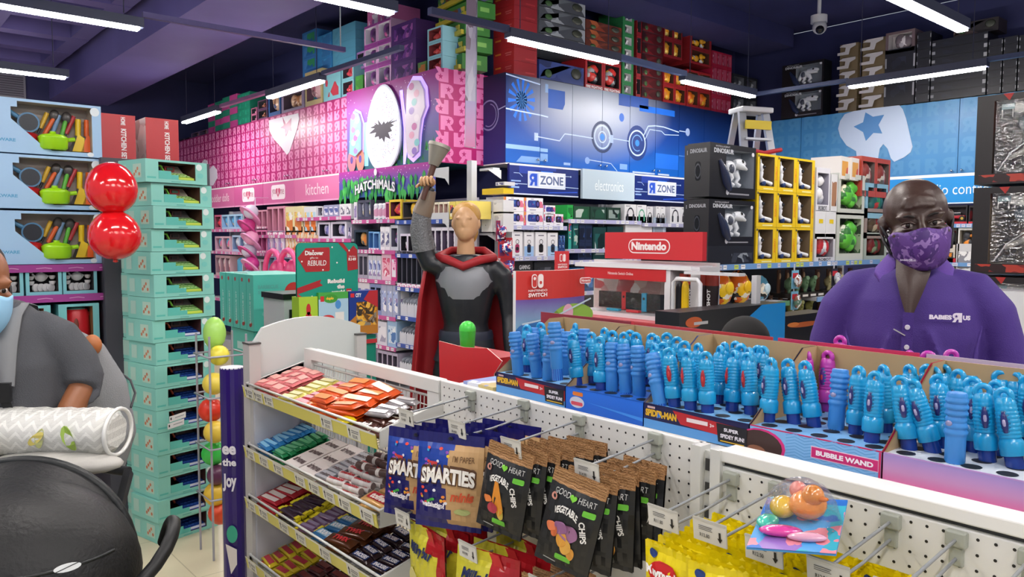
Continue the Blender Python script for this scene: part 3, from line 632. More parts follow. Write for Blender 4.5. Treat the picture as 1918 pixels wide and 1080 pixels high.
def k_shoe(W, D, H, name='shoe_tray', c='c9ccd8', s='8a8f9c'):
    t = thing(name); m = MB(); f = F((-W/2, 0, 0), (1, 0, 0), (0, 0, 1)); top = [(W, H*.5)]
    for i in range(13): top.append((W-W*i/12, H*(.5+.1*abs(math.sin(i*math.pi/4)))))
    m.flat(f, [(0, 0), (W, 0)]+top, M(c, .4), 0); m.box((-W/2, .002, 0), (W/2, D, H*.42), M(c, .4)); m.build('tray', t)
    for sx in (-.25, .25):
        m = MB(); m.ball((sx*W, D*.3, H*.62), (W*.17, D*.3, H*.2), M(s, .6), 10, 6); m.ball((sx*W, D*.55, H*.75), (W*.14, D*.22, H*.22), M('b8bcc8', .6), 10, 6); m.build('slipper', t)
    return t
def k_tube(W, D, H, c='d8d0e8', cap='e8e8f0', name='toy_tube', pal=None):
    m = MB(); m.cyl((0, W/2, 0), (0, W/2, H*.88), W/2, W/2, ART(pal, 20) if pal else M(c), 12); m.cyl((0, W/2, H*.88), (0, W/2, H), W*.5, W*.35, M(cap), 12); return m.build(name)
def k_car(W, D, H, frame='1a1a20', c='b02030', inner='4a4248', name='toy_car_box'):
    D = min(D, .14); t = thing(name); m = MB(); recess(m, W, D, H, M(frame, .4), (.05, .14, .95, .9), ART((inner, '8a3038', '2a2a30'), 9)); m.rect(FR(W), 0, 0, W, H*.12, M('c02030')); m.build('carton', t)
    m = MB(); z = H*.3; r = H*.15
    m.box((-W*.34, D*.3, z), (W*.34, D*.6, z+H*.16), M(c, .25)); m.box((-W*.16, D*.32, z+H*.16), (W*.18, D*.58, z+H*.32), M('20242c', .15)); m.build('car', t, mods=[BEV(H*.03)])
    for sx in (-.24, .24): MB().cyl((sx*W, D*.25, z), (sx*W, D*.33, z), r, r, M('101012', .6), 12).cyl((sx*W, D*.24, z), (sx*W, D*.25, z), r*.5, r*.5, M('c0a040', .3), 10).build('wheel', t)
    return t
def k_fig(W, D, H, c='8a9a5a', base='5a3a28', name='creature_figure'):
    """standing toy reptile on a printed base card"""
    t = thing(name); m = MB().box((-W/2, 0, 0), (W/2, D, H*.16), M('241c18', .5)); m.rect(FR(W), W*.15, H*.04, W*.85, H*.12, M('d8d4cc'), .001); m.box((-W*.42, D*.7, 0), (-W*.08, D*.75, H), M(base, .5)); m.ball((-W*.25, D*.68, H*.78), (W*.1, .01, H*.12), M('c8a080'), 8, 5); m.build('card', t)
    m = MB(); m.tube([(W*.4, D*.5, H*.2), (W*.3, D*.5, H*.3), (W*.16, D*.45, H*.4), (W*.04, D*.4, H*.55), (0, D*.3, H*.68), (-W*.06, D*.22, H*.7)], [.004, .012*H/.2, .03*H/.2, .032*H/.2, .018*H/.2, .016*H/.2], M(c, .5), 8)
    for sx in (0, .14): m.tube([(W*(.02+sx), D*.4, H*.42), (W*(.1+sx), D*.4, H*.3), (W*(.04+sx), D*.4, H*.22), (W*(-.02+sx), D*.35, H*.17)], [.02*H/.2, .012*H/.2, .008*H/.2, .008*H/.2], M(c, .5), 6)
    m.tube([(0, D*.3, H*.56), (-W*.1, D*.22, H*.48)], .006, M(c), 5); m.build('creature', t); return t
def k_card(W, D, H, c='5a7ac0', pal=('d04050', 'e8e8f0', '3060a0'), name='blister_card', bub='c8d4e4'):
    """hanging card with a clear bubble"""
    t = thing(name); m = MB().box((-W/2, .004, 0), (W/2, .007, H), M(c, .4)); f = F((-W/2, .004, 0), (1, 0, 0), (0, 0, 1)); m.rect(f, W*.06, H*.66, W*.94, H*.94, ART(pal, 22)); m.ell(f, W/2, H*.96, W*.06, H*.015, M('15151a'), .002, 8); m.build('card', t)
    m = MB(); blob(m, -W*.36, W*.36, H*.1, H*.62, 0, pal, 5, random.Random(3), .32); m.build('toy', t); return t
KIND = dict(box=k_box, win=k_win, doll=k_doll, speaker=k_speaker, phone=k_phone, headset=k_headset, shoe=k_shoe, tube=k_tube, car=k_car, fig=k_fig, card=k_card)
_cnt = {}
def goods(ax, val, z, lst, where, dep=.3, rows=None):
    """stand packages on a shelf: (px0, px1, py_top, how many, kind, description, category, options)"""
    rz = 0 if ax == 'y' else R_(90)
    for e in lst:
        px0, px1, ytop, n, kind, desc, cat = e[:7]; kw = dict(e[7]) if len(e) > 7 else {}
        lv = kw.pop('lv', 1); d = kw.pop('d', dep); inset = kw.pop('inset', .01); gap = kw.pop('gap', .004); tilt = kw.pop('tilt', 0); z0 = kw.pop('z', z); wh = kw.pop('where', where)
        cols = kw.pop('cols', None)
        a = P(px0, 480, ax, val); b = P(px1, 480, ax, val); t = P((px0+px1)/2, ytop, ax, val)
        u0, u1 = (a.x, b.x) if ax == 'y' else (a.y, b.y)
        H = (t.z-z0)/lv-.002; cell = (u1-u0)/n; W = cell-gap
        key = (kind, round(W, 3), round(H, 3), id(e))
        for l in range(lv):
            for i in range(n):
                u = u0+cell*(i+.5); zz = z0+l*(H+.002)
                loc = (u, val+inset, zz) if ax == 'y' else (val-inset, u, zz)
                k2 = (desc, wh); c = _cnt.get(k2, 0); _cnt[k2] = c+1; _tot = n*lv
                if _tot == 1 and c == 0: lb = f'{desc} {wh}'
                elif lv > 1 and n == 1: lb = f'{desc} {wh}, {nth(l)} up'
                elif lv > 1: lb = f'{desc} {wh}, {"bottom top".split()[l] if lv == 2 else ("bottom", "middle", "top")[l] if lv == 3 else "level "+nth(l)+" up,"} {nth(i)} from left' + ('' if c < _tot else ' again')
                else: lb = f'{desc} {wh}, {nth(c)} from left'
                kk = key
                if cols: kk = key+(repr(cols[(i+l) % len(cols)]),)
                def mk(kk=kk, kw=kw): return KIND[kind](W, min(d, .6), H, **({**kw, **dict(cols[(i+l) % len(cols)])} if cols else kw))
                o = first_or_dup(kk, mk, loc, rz+R_(tilt), lb, f'{desc} {wh}' if _tot > 1 else None, cat=cat)
                if o.get('group') is None and _tot > 1: o['group'] = f'{desc} {wh}'
def shelving(name, ax, val, u0, u1, zs, dep, label, lip, back='c8c8d4', top=2.0, uprights=(), grp=None, cat='shelf unit', shelfc='d8d8de', tags=True, labcol='e9e9ee', rnd=random.Random(5), rear=True):
    """open shelf bay: back panel, uprights, shelves with price rails. Front edge at val; x runs right"""
    rz = 0 if ax == 'y' else R_(90); loc = (u0, val, 0) if ax == 'y' else (val, u0, 0); W = u1-u0
    t = thing(name, loc, rz, label, cat, grp)
    if rear: MB().box((0, dep-.02, .05), (W, dep, top), M(back, .5)).build('back_panel', t)
    for u in (.021, W-.021): MB().box((u-.02, dep-.07, 0), (u+.02, dep-.021, top), M('c4c6cc', .4)).build('upright', t)
    for z in zs:
        s = MB().box((.005, .004, z-.03), (W-.005, dep-.075, z), M(shelfc, .4)).build('shelf', t)
        m = MB().box((0, -.006, z-.038), (W, .003, z+.002), M(lip, .4)); f = F((0, -.006, z-.038), (1, 0, 0), (0, 0, 1)); x = .03
        while tags and x < W-.08:
            w_ = rnd.uniform(.035, .06); m.rect(f, x, .005, x+w_, .035, M(rnd.choice([labcol, labcol, 'f4f4f6', 'c8cce0']), .4)); m.rect(f, x+.005, .02, x+w_-.008, .024, M('6a6a80'), .0014); x += w_+rnd.choice([.012, .03, .09, .15])
        m.build('price_rail', s)
    MB().box((0, .01, 0), (W, dep, .1), M('b8b8c0')).build('plinth', t)
    return t
# ------------------------------------------------------------------ pink wall shelves
YF = YP-.15
HX0, HX1 = -7.3, -5.62
shelving('shelf_bay', 'y', YF, -7.3, -6.46, [1.755, 1.449, 1.15, .794, .494, .2], .42, 'shelf bay of dolls and slippers left half under the egg panel', 'c45a98', 'b8b4c8', 1.95, grp='shelf bays of the pink wall')
shelving('shelf_bay', 'y', YF, -6.45, -5.68, [1.74, 1.42, 1.1, .82, .55, .26], .42, 'shelf bay behind the caped statue, under the egg panel', '3a56a8', 'b8b4c8', 1.95, grp='shelf bays of the pink wall')
shelving('shelf_bay', 'y', YF, -8.6, -7.32, [1.80, 1.56, 1.27, .95], .42, 'shelf bay of blue doll boxes under the kitchen sign', 'cc5a9c', 'b8b4c8', 1.95, grp='shelf bays of the pink wall')
shelving('shelf_bay', 'y', YF, -9.95, -8.62, [1.60, 1.37, 1.05], .42, 'shelf bay of orange and yellow boxes left of the blue doll boxes', 'd06aa4', 'b8b4c8', 1.95, grp='shelf bays of the pink wall')
shelving('shelf_bay', 'y', YF, -11.6, -9.97, [1.68, 1.37, 1.02, .7], .42, 'farthest shelf bay, with pink dolls and blue swans', 'd878ac', 'b8b4c8', 1.95, grp='shelf bays of the pink wall')
PK = ('e8a0c4', 'f4e8f0', 'c86aa4', '9a8ad0'); BL = ('a8b8e0', 'f0f0f8', '5a6aa8', '9a8ab8'); PU = ('8a7ab0', 'e0dcec', 'b85a90', '4a4a70')
W1 = 'on the top shelf under the egg panel'
goods('y', YF, 1.755, [
 (662, 668, 378, 1, 'box', 'white toy carton', 'toy box', dict(body='e4e4ec', pal=BL, sc=22)),
 (669, 694, 374, 2, 'win', 'silver unicorn playset box', 'toy box', dict(frame='4a4c60', inner='8a8ea8', pal=('f0f0f4', 'c0c4d8', 'e8d8b0'), n=9)),
 (696, 720, 380, 3, 'tube', 'pale bead jar', 'toy jar', dict(pal=('e8e8f0', 'b0a8c8', '7ab0a8', 'd8a0c0'))),
 (721, 728, 378, 1, 'doll', 'small pink doll carton', 'toy box', {}),
 (728, 751, 373, 1, 'win', 'yellow framed playset box', 'toy box', dict(frame='e8c83a', inner='6a3040', pal=('d83a4a', 'f07a3a', 'e8e0d0', 'c02a5a'), n=9)),
 (753, 786, 377, 1, 'win', 'orange playset box', 'toy box', dict(frame='5a4a3a', inner='3a3a40', pal=('e0703a', 'f0c03a', 'e8e0d0'), n=9, win=(.04, .1, .96, .95))),
 (787, 800, 378, 2, 'card', 'gold framed figure pack', 'toy', dict(c='d8b04a'))], W1, .25)
goods('y', YF, 1.74, [
 (803, 838, 378, 4, 'win', 'cream mini figure pack', 'toy', dict(frame='e6e0c8', inner='c8a8a0', pal=('b04a3a', '3a3a40', 'e8c040', '6a90b0'), n=6)),
 (840, 876, 376, 3, 'box', 'yellow patterned toy carton', 'toy box', dict(body='e8d46a', pal=('f4ecd0', 'c03a4a', '3a3a44', 'e8c030'), sc=30))], 'on the top shelf behind the statue hand', .25)
goods('y', YF, 1.449, [
 (662, 688, 430, 1, 'win', 'dark dome toy box with an orange toy', 'toy box', dict(frame='2a3a4a', inner='1a2a38', pal=('e08a3a', 'd0a060', '4a6a7a'), n=6)),
 (689, 698, 433, 1, 'doll', 'blue princess doll box', 'toy box', dict(frame='6aa0d8', inner='4a7ab8', dress='7ab0e0')),
 (698, 709, 434, 1, 'doll', 'light blue twin doll box', 'toy box', dict(frame='8abce8', inner='5a8ac8', dress='8a4a9a', n=1)),
 (711, 729, 424, 2, 'box', 'tall white book-like carton', 'toy box', dict(body='ecebf2', pal=('c8c8d8', 'f2f2f6', '6a6a90'), sc=30)),
 (730, 744, 421, 1, 'win', 'tall dark figure box', 'toy box', dict(frame='c8ccd8', inner='5a5a70', pal=PU, n=8))], 'on the second shelf under the egg panel', .25)
goods('y', YF, 1.42, [
 (748, 776, 437, 2, 'win', 'black and white shoe set box', 'toy box', dict(frame='d8d0e4', inner='1c1c26', pal=('e8e8ee', '2a2a34', 'c8a0c0'), n=6)),
 (777, 800, 420, 2, 'win', 'large clear jewel playset box', 'toy box', dict(frame='c0bcd0', inner='6a6070', pal=('e0dce8', 'b090b8', '4a4a60'), n=12)),
 (802, 850, 425, 4, 'win', 'white fluffy toy box', 'toy box', dict(frame='d8d4e0', inner='5a5068', pal=('e8e4f0', 'c8a8c8', '7a8ab0'), n=8))], 'on the second shelf behind the statue', .25)
goods('y', YF, 1.15, [
 (662, 687, 474, 3, 'win', 'grey accessory box', 'toy box', dict(frame='a8a8b8', inner='5a5a6c', pal=('b8b8c8', 'e0e0ea', '8a6a90'), n=8)),
 (688, 712, 478, 3, 'box', 'snow print doll carton', 'toy box', dict(body='c8ccd8', pal=BL, sc=26)),
 (713, 731, 472, 1, 'box', 'crowned pink print carton', 'toy box', dict(body='e8c0d4', pal=('f4e8f0', 'd05a7a', 'e8b0c0'), sc=26)),
 (731, 741, 475, 1, 'box', 'tall magenta carton', 'toy box', dict(body='d0408a', pal=('f0c0dc', 'c03080', 'e8e8f0'), sc=26))], 'on the third shelf under the egg panel', .25)
goods('y', YF, 1.1, [
 (742, 798, 470, 6, 'doll', 'dark window fashion doll box', 'toy box', dict(frame='5a5c6c', inner='2c2e3a', dress='3a6a5a', hair='8a5a40')),
 (800, 850, 470, 5, 'doll', 'red window fashion doll box', 'toy box', dict(frame='4a4452', inner='2a2430', dress='a03040', hair='3a2a2a'))], 'on the third shelf behind the statue', .25)
goods('y', YF, .794, [
 (662, 690, 528, 2, 'box', 'white electric toy carton', 'toy box', dict(body='e2e2ea', pal=BL)),
 (691, 712, 531, 2, 'win', 'blue window castle box', 'toy box', dict(frame='8a9ac8', inner='3a4060', pal=('a8b4d8', 'e8e8f0', '5a4a7a'), n=8)),
 (712, 744, 533, 3, 'box', 'frosty blue playset carton', 'toy box', dict(body='a8b0cc', pal=BL, side=BL))], 'on the fourth shelf under the egg panel', .3)
goods('y', YF, .82, [(748, 801, 550, 4, 'shoe', 'grey slipper tray', 'slippers', {}), (803, 850, 552, 3, 'shoe', 'pale slipper tray', 'slippers', dict(s='b8a8b8'))], 'on the fourth shelf by the cape', .3)
goods('y', YF, .494, [(704, 722, 602, 1, 'box', 'horse print carton', 'toy box', dict(body='d8dae6', pal=('e8e8f0', '4a4a60', 'a0a0b8'), sc=14)), (723, 741, 600, 1, 'box', 'blue icy print carton', 'toy box', dict(body='9abce0', pal=('c8dcf0', '4a7ab8', 'e8f0f8'), sc=16))], 'on the fifth shelf under the egg panel', .3)
goods('y', YF, .55, [(746, 801, 608, 4, 'shoe', 'white slipper tray', 'slippers', dict(s='7a7f8c')), (803, 830, 610, 2, 'shoe', 'light slipper tray', 'slippers', {})], 'on the fifth shelf by the cape', .3)
goods('y', YF, .2, [(704, 742, 658, 4, 'win', 'lilac figure pack', 'toy box', dict(frame='b8b0c8', inner='5a5468', pal=PU, n=8))], 'on the sixth shelf under the egg panel', .3)
goods('y', YF, .26, [(746, 801, 666, 4, 'shoe', 'grey slipper tray', 'slippers', {})], 'on the lowest shelf by the cape', .3)
W2 = 'on the shelf under the kitchen sign'
goods('y', YF, 1.80, [
 (594, 604, 386, 1, 'win', 'white shoe toy box', 'toy box', dict(frame='d8d8e2', inner='8a8a98', pal=BL)), (606, 634, 383, 3, 'box', 'silver blue castle carton', 'toy box', dict(body='9aa0c0', pal=BL, sc=24, side=BL)), (635, 657, 381, 2, 'box', 'white sketch print carton', 'toy box', dict(body='e4e4ec', pal=('f0f0f4', '6a6a80', 'c8c8d4'), sc=28))], W2, .25)
goods('y', YF, 1.56, [
 (595, 617, 416, 1, 'win', 'lilac dressing table box', 'toy box', dict(frame='e0e0ee', inner='2a2a3a', pal=('8a8ad0', 'c8c8e8', '6a6ab0'), n=6)), (619, 648, 415, 1, 'win', 'wide lilac dressing table box', 'toy box', dict(frame='e0e0ee', inner='3a3a4a', pal=('8a8ad0', 'c8c8e8', 'b0b0d8'), n=8)), (650, 658, 420, 1, 'box', 'slim dark carton', 'toy box', dict(body='8a8a9c', pal=PU))], 'on the second shelf under the kitchen sign', .25)
goods('y', YF, 1.27, [(600, 656, 456, 5, 'win', 'lilac doll furniture box', 'toy box', dict(frame='b8b8cc', inner='5a5a70', pal=BL, n=8))], 'on the third shelf under the kitchen sign', .25)
W3 = 'under the heart signs, top shelf'
goods('y', YF, 1.60, [
 (534, 566, 386, 2, 'box', 'yellow and white baby toy carton', 'toy box', dict(body='e8e0b0', pal=('f4f4ec', 'e8d070', '7ac0d8', 'e08a4a'), sc=14, side=('e8a060', 'f4e8d8'))), (569, 592, 386, 2, 'box', 'sky and orange baby toy carton', 'toy box', dict(body='e0e4e8', pal=('b8dce8', 'f0d070', 'f4f4f4', 'e8803a'), sc=14))], W3, .25)
goods('y', YF, 1.60, [(500, 532, 386, 3, 'doll', 'rose baby doll box', 'toy box', dict(frame='e0a0b8', inner='b87a90', dress='e8b8c8', hair='d8a088'))], W3, .25)
goods('y', YF, 1.37, [(534, 592, 424, 5, 'box', 'small orange baby toy carton', 'toy box', dict(body='e8c8a0', pal=('f0a060', 'f4e8d8', 'e8e0b0', 'd87a4a'), sc=22)), (500, 532, 432, 3, 'box', 'lilac and white vanity carton', 'toy box', dict(body='c8b8dc', pal=('f0e8f4', '9a8ac8', 'e0b0d0')))], 'under the heart signs, second shelf', .25)
goods('y', YF, 1.05, [(500, 558, 478, 4, 'win', 'pale blue set box', 'toy box', dict(frame='a0b8d8', inner='7a8aa8', pal=BL)), (560, 592, 478, 2, 'doll', 'magenta doll box', 'toy box', {})], 'under the heart signs, third shelf', .25)
W4 = 'in the farthest bay, top shelf'
goods('y', YF, 1.68, [(402, 414, 402, 1, 'win', 'red and pink play box', 'toy box', dict(frame='d06a8a', inner='7a3a50', pal=('e04050', 'f0a0b0'))), (415, 453, 401, 3, 'win', 'light blue swan and baby doll box', 'toy box', dict(frame='a8cce8', inner='8ab0d8', pal=('5aa8e0', '6ab8e8', 'f0c0a0'), n=6)), (455, 470, 398, 1, 'win', 'grey plush box', 'toy box', dict(frame='b8b8c4', inner='6a6a7a', pal=BL)),
 (472, 500, 393, 3, 'doll', 'pink bonnet baby doll box', 'toy box', dict(frame='e8b0c4', inner='c88aa4', dress='f0c0d0', hair='e8a0b0'))], W4, .25)
goods('y', YF, 1.37, [(402, 430, 442, 2, 'win', 'pink flamingo and baby doll box', 'toy box', dict(frame='e0b8c8', inner='b890a8', pal=('f07aa8', '6ab8e0', 'f0c0a0'), n=6)), (434, 462, 440, 2, 'win', 'blue ship play box', 'toy box', dict(frame='b0c4e0', inner='7a90b8', pal=('b8d0e8', 'e8e8f4', 'a06a90'), n=8)), (464, 498, 430, 4, 'doll', 'bright pink toddler doll box', 'toy box', dict(dress='e0509a', hair='e8d080'))], 'in the farthest bay, second shelf', .25)
goods('y', YF, 1.02, [(402, 430, 478, 3, 'win', 'rose doll set box', 'toy box', dict(frame='d8b0b8', inner='9a7a8a', pal=('e8b0b8', 'f0e0e0', 'b86a7a'), n=9)), (438, 450, 482, 1, 'tube', 'sky blue toy cup', 'toy cup', dict(c='5aa8d0', cap='6ab8e0')), (452, 498, 484, 4, 'win', 'red and white kitchen toy box', 'toy box', dict(frame='d8d0d8', inner='a89098', pal=('d04a50', 'f0f0f0', 'e8b090')))], 'in the farthest bay, third shelf', .25)
# plush caps on a hanging strip in front of the far bay
t = thing('hat_strip', (0, 0, 0), label='hanging strip of pink and silver sun hats before the far bay', cat='hat strip')
b = P(478, 400, 'y', YF-.12); e = P(478, 525, 'y', YF-.12)
MB().box((b.x-.012, b.y, e.z), (b.x+.012, b.y+.004, b.z+.2), M('d8d0e0')).box((b.x-.012, b.y, b.z+.2), (b.x+.012, b.y+.17, b.z+.204), M('d8d0e0')).build('strip', t)
for i in range(6):
    z = b.z+.02-(b.z-e.z)*i/5.2; c = ('d8dcec', 'e04a9a', 'f0a8cc', 'd8dcec', 'd03a90', 'c8cce8')[i]; sx = -.05 if i % 2 else .04
    MB().ball((b.x+sx, b.y-.07, z), (.1, .09, .09), M(c, .4), 12, 7).cyl((b.x+sx, b.y-.07, z-.04), (b.x+sx, b.y-.085, z-.055), .15, .16, M(('e8a0cc', 'c84a90')[i % 2], .5), 16).build('hat', t)
MB().box((-8.6, 3.42, 0), (-7.75, 3.85, 1.03), ART(('c87aa4', 'e0a8c4', 'b86090'), 5)).build('stock_carton', label='pink printed stock carton under the toy baby carriers', cat='carton')
t = thing('toy_pushchair', (0, 0, 0), label='pair of hot pink toy baby carriers standing behind the teal boxes', cat='toy')
for px in (512, 540):
    c = P(px, 505, 'y', 3.6); m = MB()
    m.tube([c+Vector((.22*math.sin(a), 0, .26*math.cos(a)-.05)) for a in [R_(-110+22*i) for i in range(11)]], .03, M('e85a94', .4), 8)
    m.ball(c+Vector((0, .08, -.08)), (.19, .12, .2), M('e0407f', .35), 14, 8); m.build('carrier', t)
    m = MB(); m.ball(c+Vector((0, -.08, -.08)), .07, M('e8b8a0'), 10, 7).ball(c+Vector((0, -.06, -.2)), (.1, .08, .1), M('f0a0c0'), 10, 7); m.build('doll', t)
# ------------------------------------------------------------------ games aisle shelves
XF = XR+.22
shelving('shelf_bay', 'x', XF, 4.52, 5.34, [1.69, 1.405, 1.1, .8, .45], .6, 'shelf bay of printed speakers under the left ZONE sign', 'b0b4dc', '5a5a66', 1.95, grp='shelf bays of the games aisle')
shelving('shelf_bay', 'x', XF, 5.36, 6.45, [1.76, 1.47, 1.36, 1.05, .7], .6, 'shelf bay of green gamepads under the electronics sign', 'b8b8e0', '3a3c44', 1.95, grp='shelf bays of the games aisle')
shelving('shelf_bay', 'x', XF, 6.47, 8.4, [1.74, 1.40, 1.05, .7], .6, 'shelf bay of headphones behind the dinosaur boxes', 'a8a8c8', '3a3c44', 1.95, grp='shelf bays of the games aisle')
G1 = 'under the left ZONE sign'
goods('x', XF, 1.69, [(944, 1018, 369, 2, 'speaker', 'white carton with a purple cylinder speaker', 'electronics box', dict(lv=2)), (1019, 1041, 384, 1, 'speaker', 'small white carton with a dark speaker', 'electronics box', dict(lv=1, z=1.80)), (1019, 1056, 400, 2, 'speaker', 'low white carton with a black speaker', 'electronics box', dict(c1='202028'))], G1, .25)
goods('x', XF, 1.405, [(960, 980, 433, 1, 'phone', 'white carton with a maroon portable speaker', 'electronics box', {}), (983, 1001, 434, 1, 'phone', 'white and blue carton with a navy speaker', 'electronics box', dict(c='1c2a48', lower='9ac0ec')), (1004, 1025, 434, 1, 'phone', 'white carton with a black portable speaker', 'electronics box', dict(c='101014')), (1027, 1046, 435, 1, 'phone', 'blue and white carton with a grey speaker', 'electronics box', dict(c='2a3a58', lower='a8ccf0')),
 (1048, 1060, 440, 2, 'card', 'navy gadget pack', 'gadget', dict(c='2a4a8a', pal=('1a2a5a', '5a8ac8', 'c8d4e8')))], 'on the second shelf under ZONE', .25)
goods('x', XF, 1.1, [(941, 1000, 488, 1, 'box', 'black headset carton with copper print', 'electronics box', dict(body='1c1a1e', pal=('2a2228', 'a05a2a', '141216'), art=(.05, .1, .6, .5), txt='GAMING', tc='c8c8d0', tb=(.55, .7, .9, .85))), (1002, 1040, 490, 1, 'box', 'charcoal gaming carton', 'electronics box', dict(body='24262c', pal=('34363e', '5a5c66', '1c1c22')))], 'on the third shelf under the left ZONE sign', .3)
goods('x', XF, .8, [(941, 972, 535, 2, 'box', 'white rifle print carton', 'electronics box', dict(body='d8d8de', pal=('e8e8ee', '3a3a44', '9a9aa8'), sc=12)), (974, 1040, 540, 3, 'box', 'dark accessory carton', 'electronics box', dict(body='4a3a34', pal=('2a2a30', 'a8603a', 'c8c8d0')))], 'on the fourth shelf under the left ZONE sign', .3)
goods('x', XF, .45, [(941, 1040, 620, 4, 'box', 'mixed print carton', 'electronics box', dict(body='6a3a3a', pal=('2a2a30', 'c86a3a', 'e8e8f0')))], 'low under the left ZONE sign', .3)
goods('x', XF, 1.76, [(1063, 1074, 383, 1, 'box', 'bright green carton', 'electronics box', dict(body='2aa84a', pal=('2ab84a', '0a3a1a', '1a7a34'))), (1075, 1105, 386, 1, 'box', 'green gamepad carton', 'electronics box', dict(body='1c4a30', pal=('0f2a1c', '1c5a38', 'b8c8c0'), sc=10)), (1106, 1136, 387, 1, 'box', 'dark green gamepad carton', 'electronics box', dict(body='16382a', pal=('0f2a1c', '1c4a34', 'a8b8b0'), sc=10)), (1137, 1163, 388, 1, 'box', 'deep green gamepad carton', 'electronics box', dict(body='12301f', pal=('0a1c14', '1c4a34', '8a9a94'), sc=10))], 'under the electronics sign', .25)
goods('x', XF, 1.47, [(1066, 1072, 415, 1, 'card', 'mint green stylus pack', 'gadget', dict(c='3aa89a')), (1074, 1086, 418, 1, 'box', 'teal game carton', 'electronics box', dict(body='1c5a5c', pal=('0f3a3c', '2a8a80', 'b8c8c0')))], 'on the second shelf under the electronics sign', .2)
goods('x', XF, 1.36, [(1084, 1110, 420, 2, 'box', 'navy gamepad carton', 'electronics box', dict(body='1c2a4c', pal=('0f1830', '3a5a9a', 'c8d0e0'), sc=9, lv=2)), (1112, 1136, 425, 1, 'box', 'dark teal gamepad carton', 'electronics box', dict(body='123c3c', pal=('0c2426', '1f5a58', 'b8c8c8'), sc=9)), (1138, 1168, 424, 1, 'box', 'dark teal headset carton', 'electronics box', dict(body='0f3436', pal=('0c2426', '1f4a4c', 'b8c8c8'), sc=9))], 'on the third shelf under the electronics sign', .2)
goods('x', XF, 1.05, [(1064, 1130, 500, 4, 'box', 'blue cased game accessory', 'electronics box', dict(body='1c4a7a', pal=('0f2a4a', '2a6ab8', 'a8c0d8')))], 'low under the electronics sign', .2)
goods('x', XF, 1.74, [(1170, 1192, 382, 1, 'headset', 'grey carton with black headphones', 'electronics box', {}), (1193, 1211, 383, 1, 'headset', 'grey carton with green headphones', 'electronics box', dict(c='4a9a7a')), (1212, 1223, 386, 1, 'headset', 'narrow grey carton with black headphones', 'electronics box', {}), (1229, 1246, 386, 2, 'headset', 'white carton with slim headphones', 'electronics box', {})], 'beside the green gamepads', .25)
goods('x', XF, 1.40, [(1172, 1222, 405, 1, 'box', 'large white carton with a lime corner', 'electronics box', dict(body='dcdce0', pal=('b8c83a', 'd8dc8a', 'e8e8ea'), art=(0, 0, .3, .35))), (1224, 1248, 407, 1, 'box', 'blue-grey headset carton', 'electronics box', dict(body='9aaabc', pal=('8a98a8', 'b8c4d0')))], 'below the headphones', .3)
goods('x', XF, 1.74, [(1255, 1330, 388, 4, 'headset', 'pale headphone carton', 'electronics box', {})], 'hidden behind the dinosaur boxes', .25)
# grey bracketed shelf end to the left of the games aisle, facing the egg panel side
t = thing('corner_shelf_rack', (0, 0, 0), label='light grey slotted rack with angled shelf ends at the aisle corner', cat='shelf unit')
px_ = P(888, 330, 'y', 4.3)
MB().box((-5.62, 4.33, 0), (-5.55, 4.39, 2.27), M('c4c8ce', .4)).build('upright', t)
for z in (2.2, 1.92, 1.62, 1.36): m = MB(); m.box((-5.55, 4.42, z-.02), (-5.36, 4.5, z), M('d0d2d8', .4)); m.flat(F((-5.35, 4.40, z), (0, 1, 0), (0, 0, 1)), [(-.05, -.02), (.11, -.02), (.11, -.1)], M('d8dade', .4), 0); m.build('bracket', t)
for z in (2.2, 1.8): m = MB(); m.flat(F((-5.9, 4.1, z), (1, 0, 0), (0, 0, 1)), [(0, 0), (.32, 0), (.32, -.16), (.26, -.1), (0, -.06)], M('c8cace', .4), 0); m.build('side_bracket', t)
goods('y', 4.36, 1.63, [(901, 920, 377, 1, 'box', 'white carton with a dark band', 'electronics box', dict(body='d8d8dc', pal=('2a2a30', 'c8c8d0'), z=1.79)), (921, 941, 374, 1, 'box', 'white carton above the speakers corner', 'electronics box', dict(body='d4d4d8', pal=('b8b8c0', 'e0e0e4'), z=1.79)), (900, 921, 395, 1, 'box', 'white carton with a black round speaker', 'electronics box', dict(body='dededf', pal=('2a2a30', '2a2a30', 'd8d8dc'), art=(.35, .3, .65, .8))), (922, 941, 396, 1, 'box', 'plain white carton', 'electronics box', dict(body='d4d4d8', pal=('b8b8c0', 'e0e0e4')))], 'on the corner rack', .12)
goods('y', 4.36, 1.96, [(901, 941, 352, 1, 'box', 'flat yellow carton', 'electronics box', dict(body='d8b81a', pal=('3a3420', 'd8b81a'), art=(.3, .4, .8, .7))), (926, 943, 340, 1, 'box', 'small grey carton', 'electronics box', dict(body='c8c8cc', z=2.03))], 'high on the corner rack', .12)
